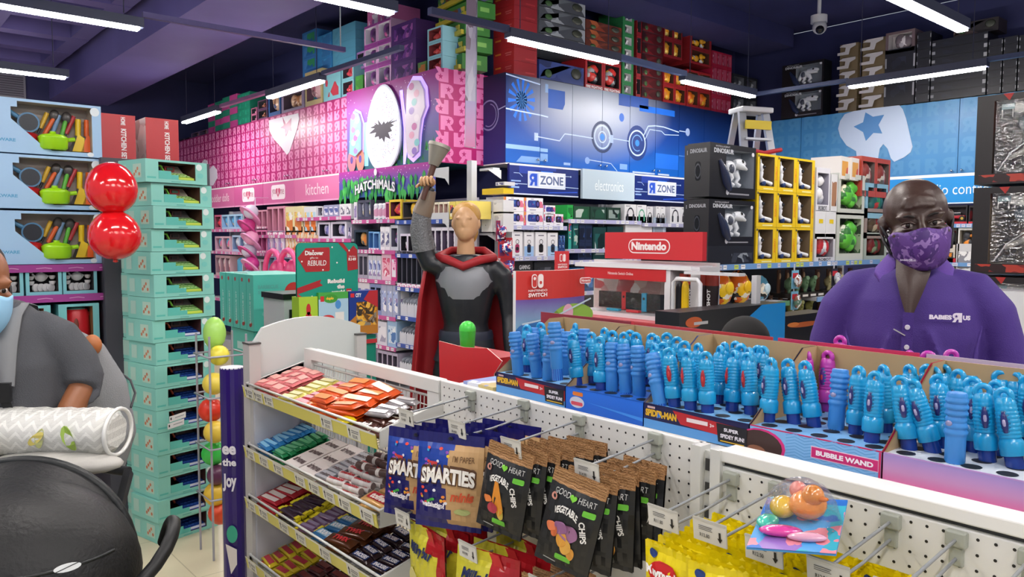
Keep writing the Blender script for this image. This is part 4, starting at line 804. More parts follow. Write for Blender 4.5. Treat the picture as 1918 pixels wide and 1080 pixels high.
# clip strip of red and blue toys at the corner behind the statue
t = thing('clip_strip', (0, 0, 0), label='strip of red and blue blister packs hanging right of the statue', cat='clip strip')
x_ = -5.2
MB().bar((-5.36, 4.45, 1.64), (x_, P(940, 420, 'x', x_).y, 1.7), .01, .01, GRY).build('hanger', t)
for i, (px, py, w_, c) in enumerate(((938, 430, .11, '8a2a50'), (946, 462, .16, 'c02a34'), (950, 500, .16, 'b02a3a'), (942, 540, .12, '7a3a6a'), (944, 575, .13, 'b8303c'), (948, 610, .13, 'c83a44'), (944, 650, .12, '9a6a7a'), (946, 690, .12, 'a8808c'))):
    c_ = P(px, py, 'x', x_)
    m = MB(); m.box((c_.x, c_.y-w_/2, c_.z-.1), (c_.x+.006, c_.y+w_/2, c_.z+.08), M(c, .4)); f = F((c_.x+.006, c_.y-w_/2, c_.z-.1), (0, 1, 0), (0, 0, 1)); m.rect(f, .01, .02, w_-.01, .16, ART(('c02a3a', '2a4a9a', 'e8e8f0', '7a2a5a'), 26)); p_ = m.build('card', t)
    MB().ball(c_+Vector((.03, 0, -.01)), (.03, w_*.36, .05), ART(('d02a3a', '2a3a8a', 'e8e8f0'), 40, .2), 10, 6).build('toy', p_)
# ------------------------------------------------------------------ radio-control shelves on the back wall
YB = YT-.12
shelving('shelf_bay', 'y', YB, -4.0, -2.3, [1.74, 1.34, 1.0, .6], .4, 'shelf bay of radio control cars under the bright blue sign', '6a9ad0', '8a8a94', 1.94)
goods('y', YB, 1.74, [(1640, 1700, 385, 2, 'car', 'black and red toy car box', 'toy box', {}), (1762, 1808, 384, 1, 'car', 'black and red toy car box', 'toy box', {}), (1810, 1850, 384, 1, 'car', 'black and red toy car box', 'toy box', {})], 'under the bright blue sign', .3)
goods('y', YB, 1.34, [(1762, 1790, 425, 1, 'car', 'orange digger box', 'toy box', dict(frame='2a2420', c='e08a2a', inner='8a6a4a')), (1792, 1822, 422, 1, 'win', 'white box with an orange truck', 'toy box', dict(frame='d8d8d4', inner='b8b0a0', pal=('e08a2a', '3a3a40', 'c86a1a'))), (1640, 1700, 425, 2, 'win', 'pale robot box', 'toy box', dict(frame='d8d8dc', pal=('b8b8c4', '3a3a44')))], 'under the radio cars', .3)
goods('y', YB, 1.14, [(1762, 1788, 458, 1, 'box', 'flat orange and white carton', 'toy box', dict(body='c8c0b4', pal=('e08a2a', '2a2a30'))), (1790, 1822, 456, 1, 'box', 'flat white carton', 'toy box', dict(body='c8c8cc', pal=('8a8a94', 'e8e8ea')))], 'beside the employee shoulder', .3)
# ------------------------------------------------------------------ gondola of toy dinosaurs, x = -3.07 facing +X
XD = -3.07
t = shelving('shelf_gondola', 'x', XD, 4.40, 7.2, [1.40], .5, 'shelf gondola of toy dinosaurs and robots with a light blue edge', '6f9ad0', '2a2a30', 1.38, labcol='c8d860')
MB().box((.0, .0, .15), (.03, .48, 1.3), M('2a2a30', .5)).build('end_panel', t)
for z, a, b, c in ((1.115, 1.48, 2.75, '7aa2d4'), (.93, 1.48, 2.75, '3a5aa8'), (.7, 1.48, 2.75, '7a6a9a'), (1.11, .02, 1.06, '5f8f6a'), (.8, .02, 1.06, '5f8f6a')):
    s = MB().box((a, .004, z-.03), (b, .42, z), M('bcbcc2', .4)).build('shelf', t); MB().box((a, -.006, z-.036), (b, .003, z+.002), M(c, .4)).build('price_rail', s)
def k_dino(W, D, H, name='dinosaur_carton', seed=1):
    D = min(D, .19)
    t = thing(name); m = MB(); recess(m, W, D, H, M('17181d', .35), (.34, .2, .96, .9), M('8d949e', .5), D*.6); f = FR(W)
    m.text(f, 'INTELLIGENT', W*.12, H*.93, W*.42, H*.96, M('c8c8d0'), .001, .01); m.text(f, 'DINOSAUR', W*.08, H*.82, W*.5, H*.91, M('c8ccd4'), .0015, .04)
    m.tube([(-W*.3, -.001, H*.7), (-W*.22, -.004, H*.5), (-W*.16, -.002, H*.3), (-W*.08, -.001, H*.14)], [.012, .03, .035, .02], M('2a3350', .25), 8); m.rect(f, W*.42, H*.06, W*.86, H*.09, M('8a8a94'))
    m.ring(f, W*.38, H*.1, .0, .018, M('c8c8d0')); m.ell(f, W*.93, H*.86, W*.03, H*.04, M('d8d8e0'))
    sf = F((-W/2, D, 0), (0, -1, 0), (0, 0, 1)); m.text(sf, 'DINOSAUR', D*.12, H*.82, D*.88, H*.9, M('a8acb4'), .0015, .04); m.rr(sf, D*.36, H*.3, D*.6, H*.66, D*.1, M('0a0a0d', .1), .001); m.ring(sf, D*.48, H*.48, D*.1, D*.13, M('3c3f48', .2), .002, 20, asp=2.2)
    m.build('carton', t)
    m = MB(); c = M('dfe3ea', .25)      # white robot dinosaur
    m.ball((W*.02, D*.25, H*.58), (W*.13, D*.2, H*.14), c); m.tube([(W*.0, D*.25, H*.6), (-W*.08, D*.2, H*.5), (-W*.12, D*.18, H*.36)], [.03, .025, .02], c); m.ball((W*.22, D*.2, H*.68), (W*.14, D*.15, H*.09), c); m.tube([(W*.1, D*.2, H*.66), (W*.24, D*.12, H*.62), (W*.34, D*.1, H*.57)], [.03, .024, .01], c)
    for sx in (-.02, .12): m.tube([(W*sx, D*.2, H*.5), (W*(sx+.05), D*.15, H*.38), (W*sx, D*.14, H*.3), (W*(sx+.06), D*.1, H*.24)], [.028, .02, .014, .018], c)
    m.ball((W*.24, D*.08, H*.71), .012, M('101014', .1)); m.ball((0, D*.1, H*.55), (.03, .02, .035), M('4a5060', .3)); m.build('robot_dinosaur', t)
    return t
KIND['dino'] = k_dino
def k_yel(W, D, H, name='robot_carton'):
    D = .12
    t = thing(name); m = MB(); recess(m, W, D, H, M('e6c21c', .4), (.1, .12, .84, .94), M('7d6a52', .5)); f = FR(W)
    m.text(F((W/2, -.0, 0), (0, 0, 1), (-1, 0, 0)), 'ROBOT', H*.3, W*.02, H*.7, W*.1, M('e88a1a'), .001, .03); m.rect(f, W*.02, H*.9, W*.08, H*.96, M('3a3a40')); m.rect(f, W*.3, H*.03, W*.8, H*.07, M('f4e8a0')); m.build('carton', t)
    m = MB(); c = M('eceef2', .25); m.ball((-W*.18, D*.2, H*.62), (W*.1, D*.15, H*.14), c, 10, 7); m.tube([(-W*.2, D*.2, H*.5), (-W*.24, D*.18, H*.34), (-W*.14, D*.15, H*.24)], [W*.08, W*.07, W*.08], c, 8); m.tube([(-W*.1, D*.2, H*.26), (W*.08, D*.15, H*.24), (W*.26, D*.12, H*.2)], [W*.06, W*.05, W*.06], c, 8); m.tube([(-W*.2, D*.2, H*.7), (-W*.22, D*.2, H*.86)], [W*.03, W*.015], c, 6)
    m.ball((-W*.14, D*.1, H*.2), (W*.09, .02, W*.09), M('1f3a70', .3), 10, 6); m.ball((-W*.16, D*.08, H*.64), (W*.05, .02, W*.05), M('1c1c24', .2), 8, 5); m.build('robot_dog', t); return t
KIND['yel'] = k_yel
goods('x', XD, 1.86, [(1328, 1414, 270, 1, 'dino', 'black boxed robot dinosaur', 'toy box', {})], 'at the gondola corner, top front', .18)
goods('x', XD, 1.53, [(1328, 1414, 374, 1, 'dino', 'black boxed robot dinosaur', 'toy box', {})], 'at the gondola corner, lower front', .18)
goods('x', XD-.19, 1.86, [(1320, 1404, 273, 1, 'dino', 'black boxed robot dinosaur', 'toy box', {})], 'at the gondola corner, top rear', .18)
goods('x', XD-.19, 1.53, [(1320, 1404, 376, 1, 'dino', 'black boxed robot dinosaur', 'toy box', {})], 'at the gondola corner, lower rear', .18)
goods('x', XD, 1.40, [(1328, 1414, 459, 1, 'box', 'low black carton with a picture window', 'toy box', dict(body='1c1f28', pal=('3a3f4a', '8a929c', '1c1f28'), art=(.5, .1, .96, .6))),
 (1417, 1524, 292, 3, 'yel', 'yellow boxed robot dog', 'toy box', dict(lv=3))], 'on the light blue edged shelf', .3)
goods('x', XD, 1.40, [(1527, 1566, 437, 1, 'win', 'white box with a red and white robot', 'toy box', dict(frame='d4d4da', inner='8a8a96', pal=('e8e8ec', 'c0303a', 'b8b8c4'), txt='ROBOT', tc='3a3a44')), (1527, 1566, 394, 2, 'box', 'white carton with a yellow handle', 'toy box', dict(body='dfe0e4', pal=('d8d8dc', 'e8c81a'), art=(.35, .55, .75, .7), z=1.58, lv=2, n_=0) if False else dict(body='dfe0e4', pal=('e8c81a', 'e8d040'), art=(.35, .55, .75, .7), z=1.58)),
 (1527, 1553, 313, 1, 'win', 'lilac white tall robot box', 'toy box', dict(frame='d8d8e0', inner='9a98a8', pal=('e8e8ec', 'b8bcc8'), z=1.80, n=5, txt='ROBOT', tc='4a4a58')), (1555, 1567, 325, 1, 'box', 'slim white carton with a portrait', 'toy box', dict(body='e0e0e2', pal=('a87a5a', '3a2a24', 'e0e0e2'), z=1.80, sc=9)),
 (1568, 1618, 398, 1, 'win', 'white box with a green dinosaur and leaves, lower', 'toy box', dict(frame='c8ccc4', inner='4a5a4a', pal=('5ab83a', '3a7a3a', 'd8dcc8', '6ad04a'), n=12, ia=('3a4a3a', 'a8b49a', '4a6a4a'))), (1568, 1618, 325, 1, 'win', 'white box with a green dinosaur and leaves, upper', 'toy box', dict(frame='c8ccc4', inner='4a5a4a', pal=('5ab83a', '3a7a3a', 'e0dcc0', '6ad04a'), n=12, z=1.78, ia=('3a4a3a', 'a8b49a', '5a5a4a'))),
 (1620, 1662, 435, 1, 'win', 'dark box with a green dinosaur', 'toy box', dict(frame='a8b4ac', inner='3a3a34', pal=('3a5a3a', '7a2a2a', '8a9a7a'), n=10)), (1620, 1662, 390, 1, 'win', 'maroon box with a brown dinosaur', 'toy box', dict(frame='9a8a84', inner='4a2a28', pal=('8a2a2a', '5a4a3a', 'b8a890'), n=10, z=1.585)), (1620, 1662, 343, 1, 'win', 'sky blue box with a green dinosaur', 'toy box', dict(frame='8ab8d0', inner='3a5a6a', pal=('3a8a5a', '2a6a6a', 'b03a3a'), n=10, z=1.76)),
 (1570, 1608, 293, 2, 'box', 'tilted white carton lettered in orange', 'toy box', dict(body='e4e0dc', pal=('e0a03a', 'c03a2a', 'e8e4e0'), sc=9, z=2.07, tilt=6)), (1610, 1664, 294, 2, 'win', 'red and grey dinosaur skeleton box', 'toy box', dict(frame='b84a3a', inner='6a5a58', pal=('c8c0b8', '8a3a34', '5a5450'), n=12, z=1.945))], 'on the light blue edged shelf', .25)
DF = 'on the shelf below the robot dogs'
goods('x', XD-.03, 1.115, [(1490, 1549, 505, 4, 'fig', 'boxed green reptile figure', 'toy figure', dict(c='7aa07a')), (1560, 1640, 503, 4, 'fig', 'boxed pale skeleton reptile figure', 'toy figure', dict(c='d8cf9a'))], DF, .2)
goods('x', XD-.03, .93, [(1475, 1545, 552, 4, 'fig', 'boxed olive reptile figure', 'toy figure', dict(c='9a9a5a')), (1565, 1640, 545, 4, 'fig', 'boxed brown reptile figure', 'toy figure', dict(c='8a7a5a'))], 'two shelves below the robot dogs', .2)
goods('x', XD-.03, .7, [(1480, 1640, 610, 7, 'win', 'dark boxed dinosaur pack', 'toy box', dict(frame='3a2e2a', inner='2a2420', pal=('c05a3a', '8a8a7a', '5a3a2a'), n=7))], 'three shelves below the robot dogs', .2)
# surprise eggs and tubs
for px, c1, c2_, nm, lb in ((1352, 'd8641c', 'e8c020', 'toy_egg', 'orange tiger-print toy egg nearest the green bottles'), (1386, 'd8641c', 'e8b818', 'toy_egg', 'orange tiger-print toy egg beside the blue tiger egg'), (1426, '5a9ab8', 'c8e0ec', 'toy_egg', 'pale blue tiger-print toy egg')):
    a = P(px, 553, 'x', XD-.1); k = 1.0 if px != 1426 else .82
    t = thing(nm, (XD-.12, a.y, 1.11), label=lb, cat='toy egg')
    MB().lathe([(.04*k, 0), (.075*k, .03), (.095*k, .09*k), (.09*k, .15*k), (.06*k, .21*k), (.02*k, .24*k), (.0, .243*k)], ART((c1, c1, c2_, '1c1c1c', 'f0e8d8'), 18, .2), 18).build('shell', t)
    MB().ball((.085*k, 0, .12*k), (.012, .05*k, .05*k), M(c2_, .3), 10, 6).build('badge', t)
# X-shot style dart boxes: bottles of dark red with white letters
for i in range(4):
    px = 1283+i*17
    a = P(px, 570, 'y', 3.62); t = thing('dart_blaster_tube', (a.x, 3.62, 1.162), label=f'dark red and black toy blaster tube, {nth(i)} from the left by the white wire stand', cat='toy', group='toy blaster tubes by the wire stand')
    MB().cyl((0, 0, 0), (0, 0, .16), .03, .036, M('241618', .4), 12).cyl((0, 0, .16), (0, 0, .22), .036, .034, M('8a2a1c', .3), 12).build('tube_body', t)
    MB().text(F((.012, -.0335, .02), (0, 0, 1), (-1, 0, 0)), 'XSHOT', 0, 0, .12, .022, M('e8e8ea'), .004, .03).build('lettering', t)
# ------------------------------------------------------------------ stock piled on top of the cabinets
def pile(ax, val, z0, lst, where, dep=.35):
    """(px0, px1, py_top, columns, levels, kind, description, options) stacked from z0"""
    for e in lst:
        px0, px1, ytop, n, lv, kind, desc = e[:7]; kw = dict(e[7]) if len(e) > 7 else {}
        goods(ax, val, kw.pop('z', z0), [(px0, px1, ytop, n, kind, desc, 'stock box', dict(lv=lv, d=kw.pop('d', dep), **kw))], where, dep)
TX = XR-.02
TB = 'above the blue cabinets'
# red cartons at the corner: printed with lines of type
def k_red(W, D, H, name='red_carton'):
    m = MB().box((-W/2, 0, 0), (W/2, D, H), M('8c2028', .45)); f = FR(W); m.rect(f, W*.5, H*.2, W*.9, H*.3, M('a83238')); m.rect(f, W*.3, H*.05, W*.7, H*.09, M('701820'))
    sf = F((-W/2, D, 0), (0, -1, 0), (0, 0, 1)); m.rect(sf, 0, 0, D, H, M('b02a30', .4), .0005); m.rect(sf, D*.35, H*.6, D*.55, H*.72, M('e08a3a')); m.rect(sf, D*.7, H*.6, D*.92, H*.68, M('d0686a')); m.rect(sf, D*.72, H*.45, D*.9, H*.52, M('d0686a'))
    return m.build(name)
KIND['red'] = k_red
def k_long(W, D, H, name='toy_car_carton', body='6a7078', pal=('9aa0a8', '4a4e56', 'c8ccd2', '7a8088')):
    m = MB().box((-W/2, 0, 0), (W/2, D, H), M(body, .4)); f = FR(W); m.rect(f, 0, 0, W, H, ART(pal, 7, .4, 1))
    m.flat(f, [(W*.02, H*.1), (W*.3, H*.35), (W*.7, H*.9), (W*.5, H*.9), (W*.1, H*.5)], M(body)); m.ball((W*.32, -.001, H*.6), (W*.12, .01, H*.3), M('3a3e34', .4), 8, 6); m.ball((-W*.3, -.001, H*.35), (W*.08, .01, H*.22), M('3a5a34', .4), 8, 6)
    m.line(f, [(0, H*.02), (W, H*.02)], .006, M('2a2c32')); return m.build(name)
KIND['long'] = k_long
pile('x', TX, 3.115, [
 (962, 1005, -40, 1, 7, 'red', 'dark red carton with orange print', dict(d=.42)),
 (1008, 1092, 118, 1, 1, 'long', 'large blue-grey carton under the car boxes', dict(body='2a3a7a', pal=('24367a', '2f4486', '1c2a5a', '3a4a8a'), gap=.01)),
 (1008, 1093, -30, 1, 5, 'long', 'grey boxed model car with silver print', dict(z=3.42)),
 (1094, 1160, 112, 2, 1, 'win', 'fire brigade playset box', dict(frame='a8242c', inner='3a2a2e', pal=('d83a34', 'b8b8bc', 'e8b84a', '2a2a30'), n=9, txt='FIRE FIGHTING', tb=(.05, .01, .95, .1))),
 (1094, 1160, 42, 1, 4, 'long', 'rust brown boxed train', dict(z=3.42, body='7a3a2a', pal=('8a3a24', '5a2a20', 'd8d0c8', 'a85a34'))),
 (1162, 1183, 18, 1, 7, 'win', 'green and white boxed racer', dict(frame='2f7a4a', inner='d8d8dc', pal=('e8e8ea', '2a2a30', 'b8b8c0'), n=6, win=(.2, .15, .8, .8))),
 (1188, 1197, 25, 1, 4, 'win', 'slim red figure box', dict(frame='8a2028', pal=('c0b0a0', 'd83a34'))),
 (1198, 1236, 18, 1, 8, 'long', 'dark red boxed toy car', dict(body='64141c', pal=('741820', '4a0e14', 'a0343a', '2a1014'))),
 (1238, 1280, 128, 2, 2, 'win', 'red box with a yellow excavator, lower', dict(frame='9a2226', inner='4a2e20', pal=('e0941e', 'd8841a', 'e8b83a'), n=6)),
 (1282, 1326, 132, 2, 2, 'win', 'red box with an orange loader', dict(frame='9a2226', inner='4a2e20', pal=('e0841e', 'd8641a', 'e8b83a'), n=6)),
 (1238, 1272, 40, 2, 2, 'win', 'dark red box with a yellow digger, upper', dict(z=3.62, frame='7a1a20', inner='3a2620', pal=('d8941e', 'b8842a', 'e8c86a'), n=6)),
 (1286, 1326, 62, 1, 2, 'win', 'red box with a yellow crane, upper', dict(z=3.62, frame='8a2026', inner='4a2a20', pal=('e0a01e', 'd8d8d8'), n=5)),
 (1328, 1364, 96, 4, 4, 'win', 'small crimson figure box', dict(frame='a01c3a', inner='b04a6a', pal=('e0c8d0', 'c8304a'), n=4)),
 (1366, 1412, 140, 2, 2, 'win', 'black boxed quadcopter', dict(frame='24262c', inner='5a5e68', pal=('b8bcc4', '3a3c44', 'd8d8dc'), n=6))], TB)
# short side of the corner pile facing the camera
goods('y', YS[0]+.01, 3.115, [(893, 960, -40, 1, 'red', 'tall red stock carton with white delivery label', 'stock box', dict(d=.04, inset=-.05))], TB, .04) if False else None
TPK = 'above the pink wall'
pile('y', YP+.03, 3.12, [
 (338, 360, 258, 2, 1, 'win', 'brown doll box', dict(frame='6a4a5a', pal=('8a5a4a', 'd8a080', '5a3a4a'))), (362, 392, 244, 2, 1, 'win', 'yellow haired doll box', dict(frame='7a5a7a', inner='4a3a5a', pal=('e0b84a', '5a3a4a', 'a06a5a'))),
 (394, 420, 190, 2, 5, 'box', 'magenta and green chequer carton', dict(cols=(dict(body='c04a90', pal=('c04a90', 'a83a7c')), dict(body='2a8a70', pal=('2a8a70', '1f7a60'))))), (421, 448, 177, 2, 5, 'box', 'green and magenta chequer carton', dict(cols=(dict(body='2a8a70', pal=('2a8a70', '1f7a60')), dict(body='c04a90', pal=('c04a90', 'a83a7c'))))), (449, 472, 172, 1, 4, 'box', 'green storage carton', dict(body='1f7f66', pal=('1f7f66', '2a9a7c'))),
 (474, 484, 200, 1, 2, 'win', 'pink doll box above the wall', dict(frame='b86a90', pal=('e0a0b8', '7a3a5a'))), (486, 504, 185, 1, 2, 'win', 'dark doll box', dict(frame='5a3a5a', pal=('8a4a3a', 'd8a080'))), (506, 528, 165, 1, 1, 'win', 'mid blue toy box', dict(frame='2a5a9a', inner='3a3a5a', pal=('8a5a4a', 'c8a080', '2a4a8a'))), (530, 572, 170, 1, 1, 'win', 'wide clear box of brown plush toys', dict(frame='8a7a9a', inner='5a4a5a', pal=('b8805a', 'd8b090', '8a5a44'), n=9)),
 (574, 606, 130, 1, 1, 'win', 'gold framed figure case', dict(frame='b8a878', inner='6a4a5a', pal=('a0506a', 'c8a0a8', '6a3a4a'), n=9)),
 (608, 640, 135, 1, 1, 'box', 'light teal carton with a red cup print', dict(body='7ab8c4', pal=('7ab8c4', '7ab8c4', 'b83a4a'), sc=7)), (642, 664, 118, 1, 2, 'win', 'teal box with a red mixer', dict(frame='7ab8c4', inner='4a3a44', pal=('c83a4a', 'd84a5a'))),
 (667, 681, 140, 1, 1, 'box', 'green toy crate', dict(body='3f8a3a', pal=('4a9a3a', '3a7a30'))), (684, 733, 40, 2, 3, 'win', 'white and purple scooter box', dict(frame='c8a0c8', inner='d8d4e4', pal=('4a2a5a', '6a3a7a', 'c04a90'), n=5, band='8a3a8a')), (734, 779, 40, 1, 3, 'box', 'deep purple carton', dict(body='4a2a6a', pal=('4a2a6a', '6a3a8a', '382058', '9a5aa0'))),
 (782, 798, 115, 1, 1, 'box', 'small green box', dict(body='4a7a34', pal=('5a8a3a', 'c87a2a'))), (752, 776, 52, 1, 1, 'box', 'violet carton behind', dict(body='3a2458', z=3.12, inset=.3)),
 (800, 828, 50, 1, 3, 'win', 'pale blue box with a red kettle', dict(frame='8ac0d0', inner='8a3a40', pal=('d04a4a', 'b83a40'), n=5))], TPK, .4)
pile('y', YP+.12, 3.12, [
 (570, 596, 55, 1, 6, 'box', 'blue zipped carrier with green trim', dict(body='3a7ac0', pal=('4a8ad0', '2a6ab0', '3a9a6a'), sc=9)), (598, 624, 62, 1, 6, 'box', 'bright blue zipped carrier with green edge', dict(body='3a8ac8', pal=('4a9ad0', '3a7ab8'), sc=9, art=(.3, .1, .95, .9))),
 (626, 668, 45, 1, 9, 'box', 'light blue flat carton', dict(body='5aa0c0', pal=('5aa0c0', '5298ba'), sc=4)),
 (670, 684, 95, 1, 1, 'win', 'lilac plush pack', dict(frame='a07ab8', pal=('b88ac8', 'd8b0e0'), z=3.4)),
 (690, 735, 12, 2, 1, 'box', 'pink topped print carton', dict(body='c870a8', pal=('d8d0e0', 'c05a9a', '8a5a9a'), z=3.74))], TPK+', rear', .35)
# green wooden-print crates stacked with a slant at the end
for i in range(5):
    k = i % 5; x = -6.13+.05*(i % 2); z = 3.14+i*.155
    t = thing('display_crate', (x+.02*i, YP+.2, z), R_(-8+3*(i % 2)), f'green display crate with yellow slanted front, {nth(i)} from the bottom of its stack', 'crate', 'green display crates above the pink wall')
    MB().box((-.28, .03, 0), (.3, .3, .14), M('3a7a34', .4)).rect(F((.301, .03, 0), (0, 1, 0), (0, 0, 1)), .1, .05, .2, .09, M('7ab05a')).build('crate_body', t)
    MB().box((-.29, 0, 0), (.28, .03, .04), M('c0b03a', .4)).box((-.25, .02, .04), (.2, .03, .1), ART(('4a8a3a', 'c8b84a', '3a5a8a', '7a4a2a'), 18)).build('slanted_front', t)
TTW = 'over light blue cabinets'
def k_hand(W, D, H, name='tray_carton'):
    t = thing(name); MB().box((-W/2, .06, 0), (W/2, D, H), M('7a6a50', .5)).build('carton', t)
    m = MB(); pts = [Vector((-W*.5, 0, H*.25)), Vector((-W*.1, -.03, H*.2)), Vector((W*.1, -.03, H*.35)), Vector((W*.1, -.02, H*.6)), Vector((W*.35, 0, H*.72)), Vector((W*.5, 0, H*.7))]
    f = FR(W); m.flat(f, [(0, H*.15), (W*.62, H*.12), (W*.7, H*.55), (W, H*.72), (W, H*.9), (W*.3, H*.9), (W*.1, H*.75), (W*.45, H*.66), (W*.42, H*.36), (0, H*.34)], M('c2c0c4', .4), .002); m.build('cut_front', t); return t
KIND['hand'] = k_hand
def k_blk(W, D, H, name='black_carton', side='d0d0d4'):
    m = MB().box((-W/2, 0, 0), (W/2, D, H), M('1a1c26', .4)); f = FR(W); m.rect(f, W*.0, H*.35, W*.06, H*.7, M('8a8c94')); m.rect(f, W*.94, H*.3, W, H*.75, M('9a9ca4')); m.rect(f, W*.2, H*.3, W*.7, H*.7, ART(('1e2130', '171923', '262a3c'), 9)); m.line(f, [(0, H*.02), (W, H*.02)], .006, M('08080c')); return m.build(name)
KIND['blk'] = k_blk
pile('y', YT+.0, 3.05, [
 (1455, 1532, 118, 1, 2, 'dino', 'black boxed robot dinosaur', {}),
 (1556, 1590, 82, 1, 5, 'hand', 'tan tray carton with a white curved front, left pile', {}), (1598, 1640, 72, 1, 5, 'hand', 'tan tray carton with a white curved front, right pile', {}),
 (1644, 1700, 92, 1, 2, 'blk', 'black flat carton', dict(d=.3)), (1644, 1698, 60, 1, 1, 'win', 'white moulded helmet box', dict(z=3.62, frame='6a5a60', inner='b8b4b8', pal=('d8d4d8', '6a6068', 'b0acb4'), n=9)),
 (1702, 1728, 62, 1, 8, 'blk', 'black carton beside the moulded box', {}), (1730, 1832, 70, 1, 7, 'blk', 'long black stock carton', {}), (1762, 1845, 38, 1, 1, 'long', 'grey print carton on the black stack', dict(z=3.70, inset=.1, body='3a3236', pal=('5a4a48', '2a2628', '8a8082'))), (1834, 1860, 75, 1, 7, 'blk', 'narrow black carton at the right', {}), (1862, 1888, 70, 1, 7, 'blk', 'navy black carton at the right edge', {}), (1890, 1925, 66, 1, 7, 'blk', 'last black carton at the picture edge', {})], TTW, .3)
# ------------------------------------------------------------------ stepladder behind the dinosaur boxes
t = thing('stepladder', (-4.16, 6.6, 0), R_(68), 'aluminium stepladder with a red strap behind the dinosaur boxes', 'ladder')
AL = M('b8bcc4', .35, .6)
for sx in (-1, 1):
    MB().bar((sx*.28, -.62, 0), (sx*.13, -.04, 2.78), .03, .075, AL, (1, 0, 0)).build('front_rail', t)
    MB().bar((sx*.28, .62, 0), (sx*.13, .04, 2.78), .025, .06, AL, (1, 0, 0)).build('rear_rail', t)
for i in range(9):
    z = .28+i*.28; k = z/2.8; MB().box((-.28+.15*k, -.62+.58*k-.04, z-.02), (.28-.15*k, -.62+.58*k+.05, z), AL).build('tread', t)
MB().box((-.17, -.12, 2.76), (.17, .12, 2.81), M('c4c6cc', .4)).build('top_cap', t, mods=[BEV(.01)])
MB().box((-.14, -.13, 2.6), (.14, -.11, 2.68), M('d8c030', .4)).build('warning_label', t)
MB().tube([(-.2, -.2, 2.4), (0, -.22, 2.37), (.2, -.2, 2.41)], .02, M('c02430', .5), 8).build('strap', t)
# ------------------------------------------------------------------ console corner: game case gondola facing -Y at y = 3.6
X0, X1, YN = -3.52, -2.55, 3.6
t = thing('game_display_case', (0, 0, 0), label='red and white game console display case with open game rack below', cat='display case')
RED = M('c2282e', .4)
MB().box((X0, YN+.1, .0), (X1-.02, YN+.2, .5), M('c8c8cc', .4)).box((X0, YN+.17, .5), (X1-.02, YN+.2, 1.44), M('d8d4d4', .5)).build('body', t)
MB().box((-3.27, YN, 1.455), (X1+.0, YN+.04, 1.615), M('c9323a', .35)).build('header', t)
h = t.children[-1] if t.children else None
hd = [c for c in t.children if c.name.startswith('header')]
m = MB(); f = F((-3.27, YN, 1.455), (1, 0, 0), (0, 0, 1)); W = .72
m.rr(f, .19, .035, .5, .12, .042, M('f4e8e8', .4), .001, 8); m.rr(f, .197, .042, .493, .113, .035, M('c9323a', .35), .0018, 8); m.text(f, 'Nintendo', .215, .054, .475, .103, M('f4e8e8'), .003, .05); m.build('logo', t)
MB().box((X0+.02, YN-.03, 1.40), (X1-.05, YN+.17, 1.425), M('e4e4e8', .3)).build('case_top', t)
MB().box((-3.42, YN-.025, 1.33), (-2.78, YN-.015, 1.40), RED).build('case_band', t)
m = MB(); m.text(F((-3.42, YN-.025, 1.33), (1, 0, 0), (0, 0, 1)), 'Nintendo Switch Online', .2, .028, .4, .045, M('f0c8c8'), .001, .02); m.build('case_lettering', t)
MB().box((X0+.02, YN-.02, 1.10), (X1-.02, YN+.17, 1.125), M('dcdce0', .35)).build('case_floor', t)
MB().box((X0+.02, YN+.155, 1.125), (X1-.12, YN+.168, 1.40), ART(('e8e4e6', 'c8b0ae', 'f0ecec', 'b88a88', 'd8c0bc', 'c04a50'), 9)).build('case_back', t)
MB().poly([(X0+.05, YN-.018, 1.125), (-2.82, YN-.018, 1.125), (-2.82, YN-.018, 1.33), (X0+.05, YN-.018, 1.33)], FILM(a=.06)).build('glass', t)
MB().box((X0+.0, YN-.06, 1.055), (X1+.02, YN-.02, 1.10), M('c83a48', .4)).rect(F((X0, YN-.06, 1.055), (1, 0, 0), (0, 0, 1)), 0, .035, .99, .045, M('e88a90')).rr(F((X0, YN-.06, 1.055), (1, 0, 0), (0, 0, 1)), .42, .01, .5, .032, .01, M('f0d0d4')).build('lip', t)
MB().box((X1-.24, YN-.02, .5), (X1-.2, YN+.15, 1.42), M('e0e0e4', .4)).box((X1-.06, YN-.02, .5), (X1, YN+.17, 1.42), M('d4d4d8', .4)).build('side_post', t)
m = MB()      # sloping red rack
m.add([(X0+.1, YN-.3, .78), (X1, YN-.3, .78), (X1, YN+.1, 1.05), (X0+.1, YN+.1, 1.05)], [(0, 1, 2, 3)], M('a8222a', .5)); m.box((X0+.1, YN-.32, .75), (X1, YN-.3, .82), M('d8d8dc', .4)); m.box((X0+.1, YN-.3, .1), (X1, YN+.1, .76), M('c8c8cc', .4)); m.build('game_rack', t)
rnd = random.Random(11)
